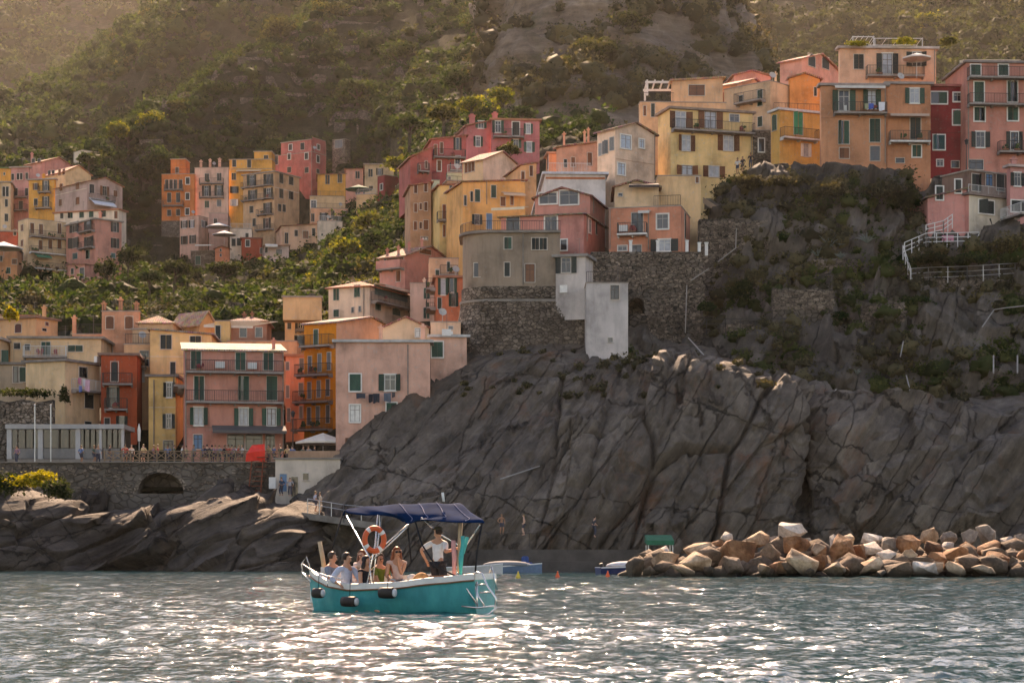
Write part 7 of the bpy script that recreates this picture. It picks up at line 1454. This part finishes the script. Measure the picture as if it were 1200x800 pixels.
# wet wake at the hull
# ---- people on the boat: (K pixel of the head) decide where each pelvis is
def seat(x, y, d, scale=1.0): q = PZ('K',x,y,d); return q-Vector((0,0,.66*scale))
PB = 'people on the tour boat'; YR = 0.0
person('man in a grey blue shirt sitting at the bow of the tour boat', seat(202,405,48.05,.98), R(-35), (.05,0), ((.32,.16,.05),(.34,-.12,.0)), skin=0, shirt=(0.13,0.17,0.22), bottom=(0.45,0.42,0.40), hair=(0.05,0.03,0.02), look=R(-5), scale=1.04, group=PB, sleeve=.45)
person('man in a light blue shirt leaning his arm on the gunwale of the tour boat', seat(286,410,47.35), R(-50), (.06,-.06), ((.36,.24,-.02),(.22,-.38,.10)), skin=0, shirt=(0.42,0.46,0.56), bottom=(0.52,0.40,0.36), hair=(0.03,0.018,0.012), look=R(-15), sleeve=.82, group=PB, scale=1.06)
person('woman with loose auburn hair behind the tour boat poles', seat(352,394,47.75,.94), R(-45), (.04,.02), ((.25,.16,.1),(.28,-.12,.12)), skin=1, shirt=(0.50,0.42,0.38), bottom=(0.40,0.42,0.46), hair=(0.16,0.05,0.02), hairlen=.30, look=R(-110), scale=1.0, group=PB, sleeve=.15)
person('woman with dark hair in a black top beside the lifebuoy poles', seat(372,424,47.0,.94), R(-40), (.05,.0), ((.30,.15,.02),(.32,-.18,.0)), skin=0, shirt=(0.015,0.015,0.02), bottom=(0.40,0.44,0.52), hair=(0.018,0.011,0.009), hairlen=.32, look=R(-20), scale=1.0, group=PB, sleeve=.08)
person('person in an olive green top sitting behind the lifebuoy', seat(446,412,47.45,.98), R(-50), (.04,0), ((.36,.10,-.02),(.34,-.12,-.02)), skin=0, shirt=(0.11,0.15,0.025), bottom=(0.18,0.16,0.13), hair=(0.05,0.025,0.015), look=R(-70), group=PB, sleeve=.35, scale=1.04, feet=((.50,.10,-.34),(.46,-.14,-.36)))
person('woman with long red hair and sunglasses, hand at her chin, on the tour boat', seat(542,384,47.3,.97), R(-80), (.02,-.03), ((.20,-.02,.42),(.24,-.14,.02)), skin=0, shirt=(0.50,0.36,0.32), bottom=(0.26,0.31,0.33), hair=(0.22,0.065,0.022), hairlen=.46, look=R(-70), glasses=True, group=PB, sleeve=.05, scale=1.05, feet=((.46,.02,-.40),(.40,-.28,-.38)))
cp = PZ('K',742,470,46.75); cp.z = .2+.93
hpt = PZ('K',832,355,46.5); tgt = hpt-cp; yw = R(62)
person('helmsman in a white shirt and dark cap standing at the stern', cp, yw, (.03,.0), ((-.02,.30,.06),((tgt.x*math.cos(yw)+tgt.y*math.sin(yw)), (-tgt.x*math.sin(yw)+tgt.y*math.cos(yw)), tgt.z)), ((.02,.12,-.86),(-.04,-.12,-.86)), skin=0, shirt=(0.62,0.61,0.60), bottom=(0.015,0.015,0.02), hair=(0.025,0.015,0.01), hat=(0.06,0.05,0.035), look=R(150), group=PB, sleeve=.45, leglen=.48, seated=False, scale=1.03)
# ---- people ashore
rgp = random.Random(21); SHC = [((0.55,0.53,0.5),'white'),((0.03,0.03,0.04),'black'),((0.10,0.16,0.30),'blue'),((0.42,0.08,0.06),'red'),((0.18,0.2,0.22),'grey'),((0.5,0.38,0.2),'yellow'),((0.30,0.16,0.2),'pink'),((0.06,0.10,0.08),'dark green')]
PA = 'people ashore'
def stander(c, x, yfeet, d, shirt, sname, where, yaw=None, bare=False, group=PA, bottom=(0.06,0.06,0.08)):
    q = PZ(c,x,yfeet,d)+Vector((0,0,.88)); yaw = rgp.uniform(0,6.28) if yaw is None else yaw
    person(f'person in {sname} standing {where}' if not bare else f'bare chested person standing {where}', q, yaw, (.02,0), ((.1,.26,-.02),(.12,-.26,.05)), ((.05,.1,-.86),(-.06,-.1,-.86)), skin=rgp.choice((0,0,1,2)), shirt=shirt, bottom=bottom, hair=rgp.choice(((0.02,0.012,0.01),(0.08,0.045,0.02),(0.2,0.12,0.05))), fingers=False, scale=rgp.uniform(.93,1.03), bare=bare, group=group, leglen=rgp.choice((.4,.9)), seated=False)
zpx = 66
for i, (x, dd, where) in enumerate(((285,1.4,'on the promenade beside the glass pavilion'),(330,1.2,'at the left end of the wooden fence'),(345,1.9,'near the first fence posts'),(385,1.5,'before the end of the glass pavilion'),(540,1.6,'on the promenade below the brick red house'),(555,1.3,'behind the fence below the narrow peach house'),(640,1.5,'behind the fence below the yellow house'),(655,2.4,'near the yellow house door'),(716,1.4,'at the corner of the pink hotel'),(745,1.6,'before the blue hotel window'),(770,1.3,'before the hotel veranda by the fence'),(790,2.2,'under the hotel awning'),(815,1.4,'at the fence left of the red tarpaulin'),(838,1.2,'close beside the red tarpaulin'),(852,2.0,'behind the red tarpaulin'),(1010,2.2,'by the parapet right of the hotel'),(1028,1.8,'before the narrow salmon house'),(1065,2.6,'before the vivid orange house'),(1085,3.0,'under the large cream parasol'),(1105,2.6,'beside the pole of the large cream parasol'),(60,2.2,'at the far end of the promenade'),(440,1.0,'leaning on the first panels of the wooden fence'),(462,1.5,'behind the fence left of the brick red house door'),(505,1.1,'at the fence below the arched balcony door'),(590,1.0,'at the fence below the white shutters'),(612,1.8,'on the promenade beside the rolled up parasol'),(682,1.0,'at the fence below the black drainpipe'),(728,1.0,'at the fence before the left hotel corner'),(757,1.0,'at the fence before the blue hotel window'),(803,1.0,'at the fence before the hotel awning'),(826,1.7,'on the promenade under the hotel awning edge'),(945,1.3,'right beside the red tarpaulin'),(962,1.8,'between red tarpaulin and parapet'),(985,1.4,'before the end of the hotel'))):
    c_, nm = SHC[(i*5+2) % 8]; q = PZ('M',x,zpx,dP); d_ = dP+dd; p_ = Vector((q.x*d_/dP, d_, zP)); yy = (HORIZON-(p_.z-CAMH)/d_*F-520)*3
    stander('M', x, yy, d_, c_, nm, where)
stander('M',1108,236,169,(0.40,0.42,0.5),'pale blue','on the footpath above the rocks',R(20)); stander('M',1126,240,168.6,(0.5,0.4,0.3),'beige','on the footpath beside the one in pale blue',R(200),bottom=(0.4,0.3,0.22))
stander('M',990,182,175.6,(0.02,0.05,0.09),'dark blue','before the blue boathouse door'); stander('M',1020,184,175.6,(0.3,0.3,0.32),'grey','before the dark boathouse opening')
stander('K',1062,282,160.8,(0.35,0.12,0.1),'red','on the quay under the cliff beside the handrail',bare=True); stander('K',1175,286,160.8,(0.5,0.5,0.5),'white','on the quay under the cliff',bare=True,)
stander('Q',660,474,161.2,(0.05,0.05,0.06),'black','on the quay right of the bare chested ones')
stander('H',748,446,213.2,(0.55,0.53,0.5),'white','on the garden path beside the yellow villa'); stander('H',768,440,213.2,(0.02,0.02,0.03),'black','on the garden path beside the yellow villa'); stander('H',799,425,213.5,(0.02,0.02,0.025),'dark clothes','under the corner of the yellow villa')
# ---- moored small boats, buoys
def dinghy(c, x, y, d, L_, yaw, col, label, cover=None):
    o = empty('dinghy', Vector((PZ(c,x,y,d).x, d, 0)), label, 'boat', 'small boats moored at the quay'); org = Vector(o.location); u = Vector((math.cos(yaw),math.sin(yaw),0)); v = Vector((-u.y,u.x,0)); mb = MB(); n = 14; rows = []
    hb = lambda t: .72*(1-abs(2*t-.9)**3.0*.75) if t < .95 else .2
    for i in range(n+1):
        t = i/n; h = .75*math.sin(math.pi*min(.5,(1-t)*.72+.02)) if t > .3 else .72; z = .45+.25*t*t; rows.append([org+u*(t-.5)*L_+v*s*h+Vector((0,0,zz)) for s, zz in ((-1,z),(-.85,.05),(0,-.2),(.85,.05),(1,z))])
    for i in range(n):
        for j in range(4): mb.poly([rows[i][j],rows[i][j+1],rows[i+1][j+1],rows[i+1][j]])
    mb.poly(rows[0]); mb.build('hull', flat('dinghy_paint', col, .4, .15, 3), o, smooth=False)
    gb = MB(); gb.tube([r[0] for r in rows], .04, 5); gb.tube([r[4] for r in rows], .04, 5); gb.build('gunwale', WB, o)
    ib = MB()
    for i in range(n): ib.poly([rows[i][0]-Vector((0,0,.12)),rows[i][4]-Vector((0,0,.12)),rows[i+1][4]-Vector((0,0,.12)),rows[i+1][0]-Vector((0,0,.12))])
    ib.build('thwart', flat('dinghy_inside',(0.25,0.22,0.18),.7,.2), o)
    if cover:
        cb = MB(); cb.blob(org+Vector((0,0,.55)), (L_*.36,.7,.35), 14, 8, fn=lambda q: Vector((q.x,q.y,max(q.z,-.1)))); cb.build('cover', flat('boat_cover', cover, .85, .2, 3), o, smooth=True)
    mb = MB(); mb.tube([org-u*L_*.42+Vector((0,0,.3)), org-u*L_*.45+Vector((0,0,.75))], [.10,.13], 7); mb.build('outboard', flat('outboard_black',(0.02,0.02,0.022),.4), o)
for a in (('K',915,455,140,4.2,.15,(0.5,0.48,0.46),'white dinghy with orange floats moored behind the tour boat',None),('K',1090,440,147,5.0,.05,(0.10,0.16,0.24),'slate blue dinghy with grey cover moored at the quay',(0.16,0.17,0.18)),('Q',735,535,138,4.2,.25,(0.02,0.035,0.10),'navy blue dinghy with white cover beside the breakwater',(0.42,0.42,0.44)),('K',985,446,150,4.4,.2,(0.28,0.29,0.30),'grey dinghy between the white and slate blue ones',None)): dinghy(*a)
def buoy(c, x, y, d, col, label):
    q = PZ(c,x,y,d); o = empty('buoy', Vector((q.x,d,-.1)), label, 'buoy', 'buoys near the quay'); org = Vector(o.location); mb = MB(); mb.tube([org, org+Vector((0,0,.15)), org+Vector((0,0,.42))], [.12,.14,.03], 9); mb.build('cone', flat('buoy_paint', col, .5, .1), o); mb = MB(); mb.blob(org+Vector((0,0,.44)), (.04,.04,.04), 8, 6); mb.build('tip', flat('buoy_paint', col, .5, .1), o)
buoy('Q',578,544,118,(0.7,0.09,0.02),'small orange buoy nearer the tour boat'); buoy('Q',690,545,121,(0.7,0.10,0.03),'small orange buoy beside the navy dinghy'); buoy('K',1145,474,116,(0.6,0.4,0.05),'small yellow buoy behind the boarding ladder')
for x, y, lab in ((1180,420,'blue canister standing on the quay'),(1200,450,'dark blue barrel at the end of the quay')):
    q = PZ('K',x,y+30,158.2); mb = MB(); mb.tube([q, q+Vector((0,0,.1)), q+Vector((0,0,.8)), q+Vector((0,0,.9))], [.28,.3,.3,.2], 10); setp(mb.build('barrel', flat('blue_plastic',(0.02,0.06,0.2),.5)), lab, 'barrel', 'barrels on the quay')
ga = empty('boat_shelter', PZ('Q',808,500,158), 'green canvas boat shelter at the end of the quay', 'shelter'); mb = MB(); a0, a1 = PZ('Q',778,492,157), PZ('Q',838,492,157); mb.hexa([a0,a1,a1+Vector((0,3,.2)),a0+Vector((0,3,.2)),a0+Vector((0,0,.35)),a1+Vector((0,0,.35)),a1+Vector((0,3,.8)),a0+Vector((0,3,.8))]); mb.build('canvas', flat('green_canvas',(0.015,0.13,0.07),.85,.2), ga)
for q in (a0+Vector((.1,.1,0)), a1+Vector((-.1,.1,0)), a0+Vector((.1,2.8,0)), a1+Vector((-.1,2.8,0))): mb = MB(); mb.tube([Vector((q.x,q.y,-.3)), q], .05, 6); mb.build('post', STEEL, ga)
# ================================================================ HAZE
mb = MB(); mb.box(-1300,1300,-60,2700,-2.2,760)
hz = mb.build('haze', None, None, (0,0,0), mats=[newmat('air')]); setp(hz, 'warm sunlit sea haze filling the air', None, None, 'stuff')
m = hz.data.materials[0]; N, L = m.node_tree.nodes, m.node_tree.links; N.remove(N['Principled BSDF']); v = N.new('ShaderNodeVolumePrincipled')
v.inputs['Color'].default_value = (0.97,0.90,0.84,1); v.inputs['Density'].default_value = 0.000018; v.inputs['Anisotropy'].default_value = 0.78
L.new(v.outputs[0], N['Material Output'].inputs['Volume'])
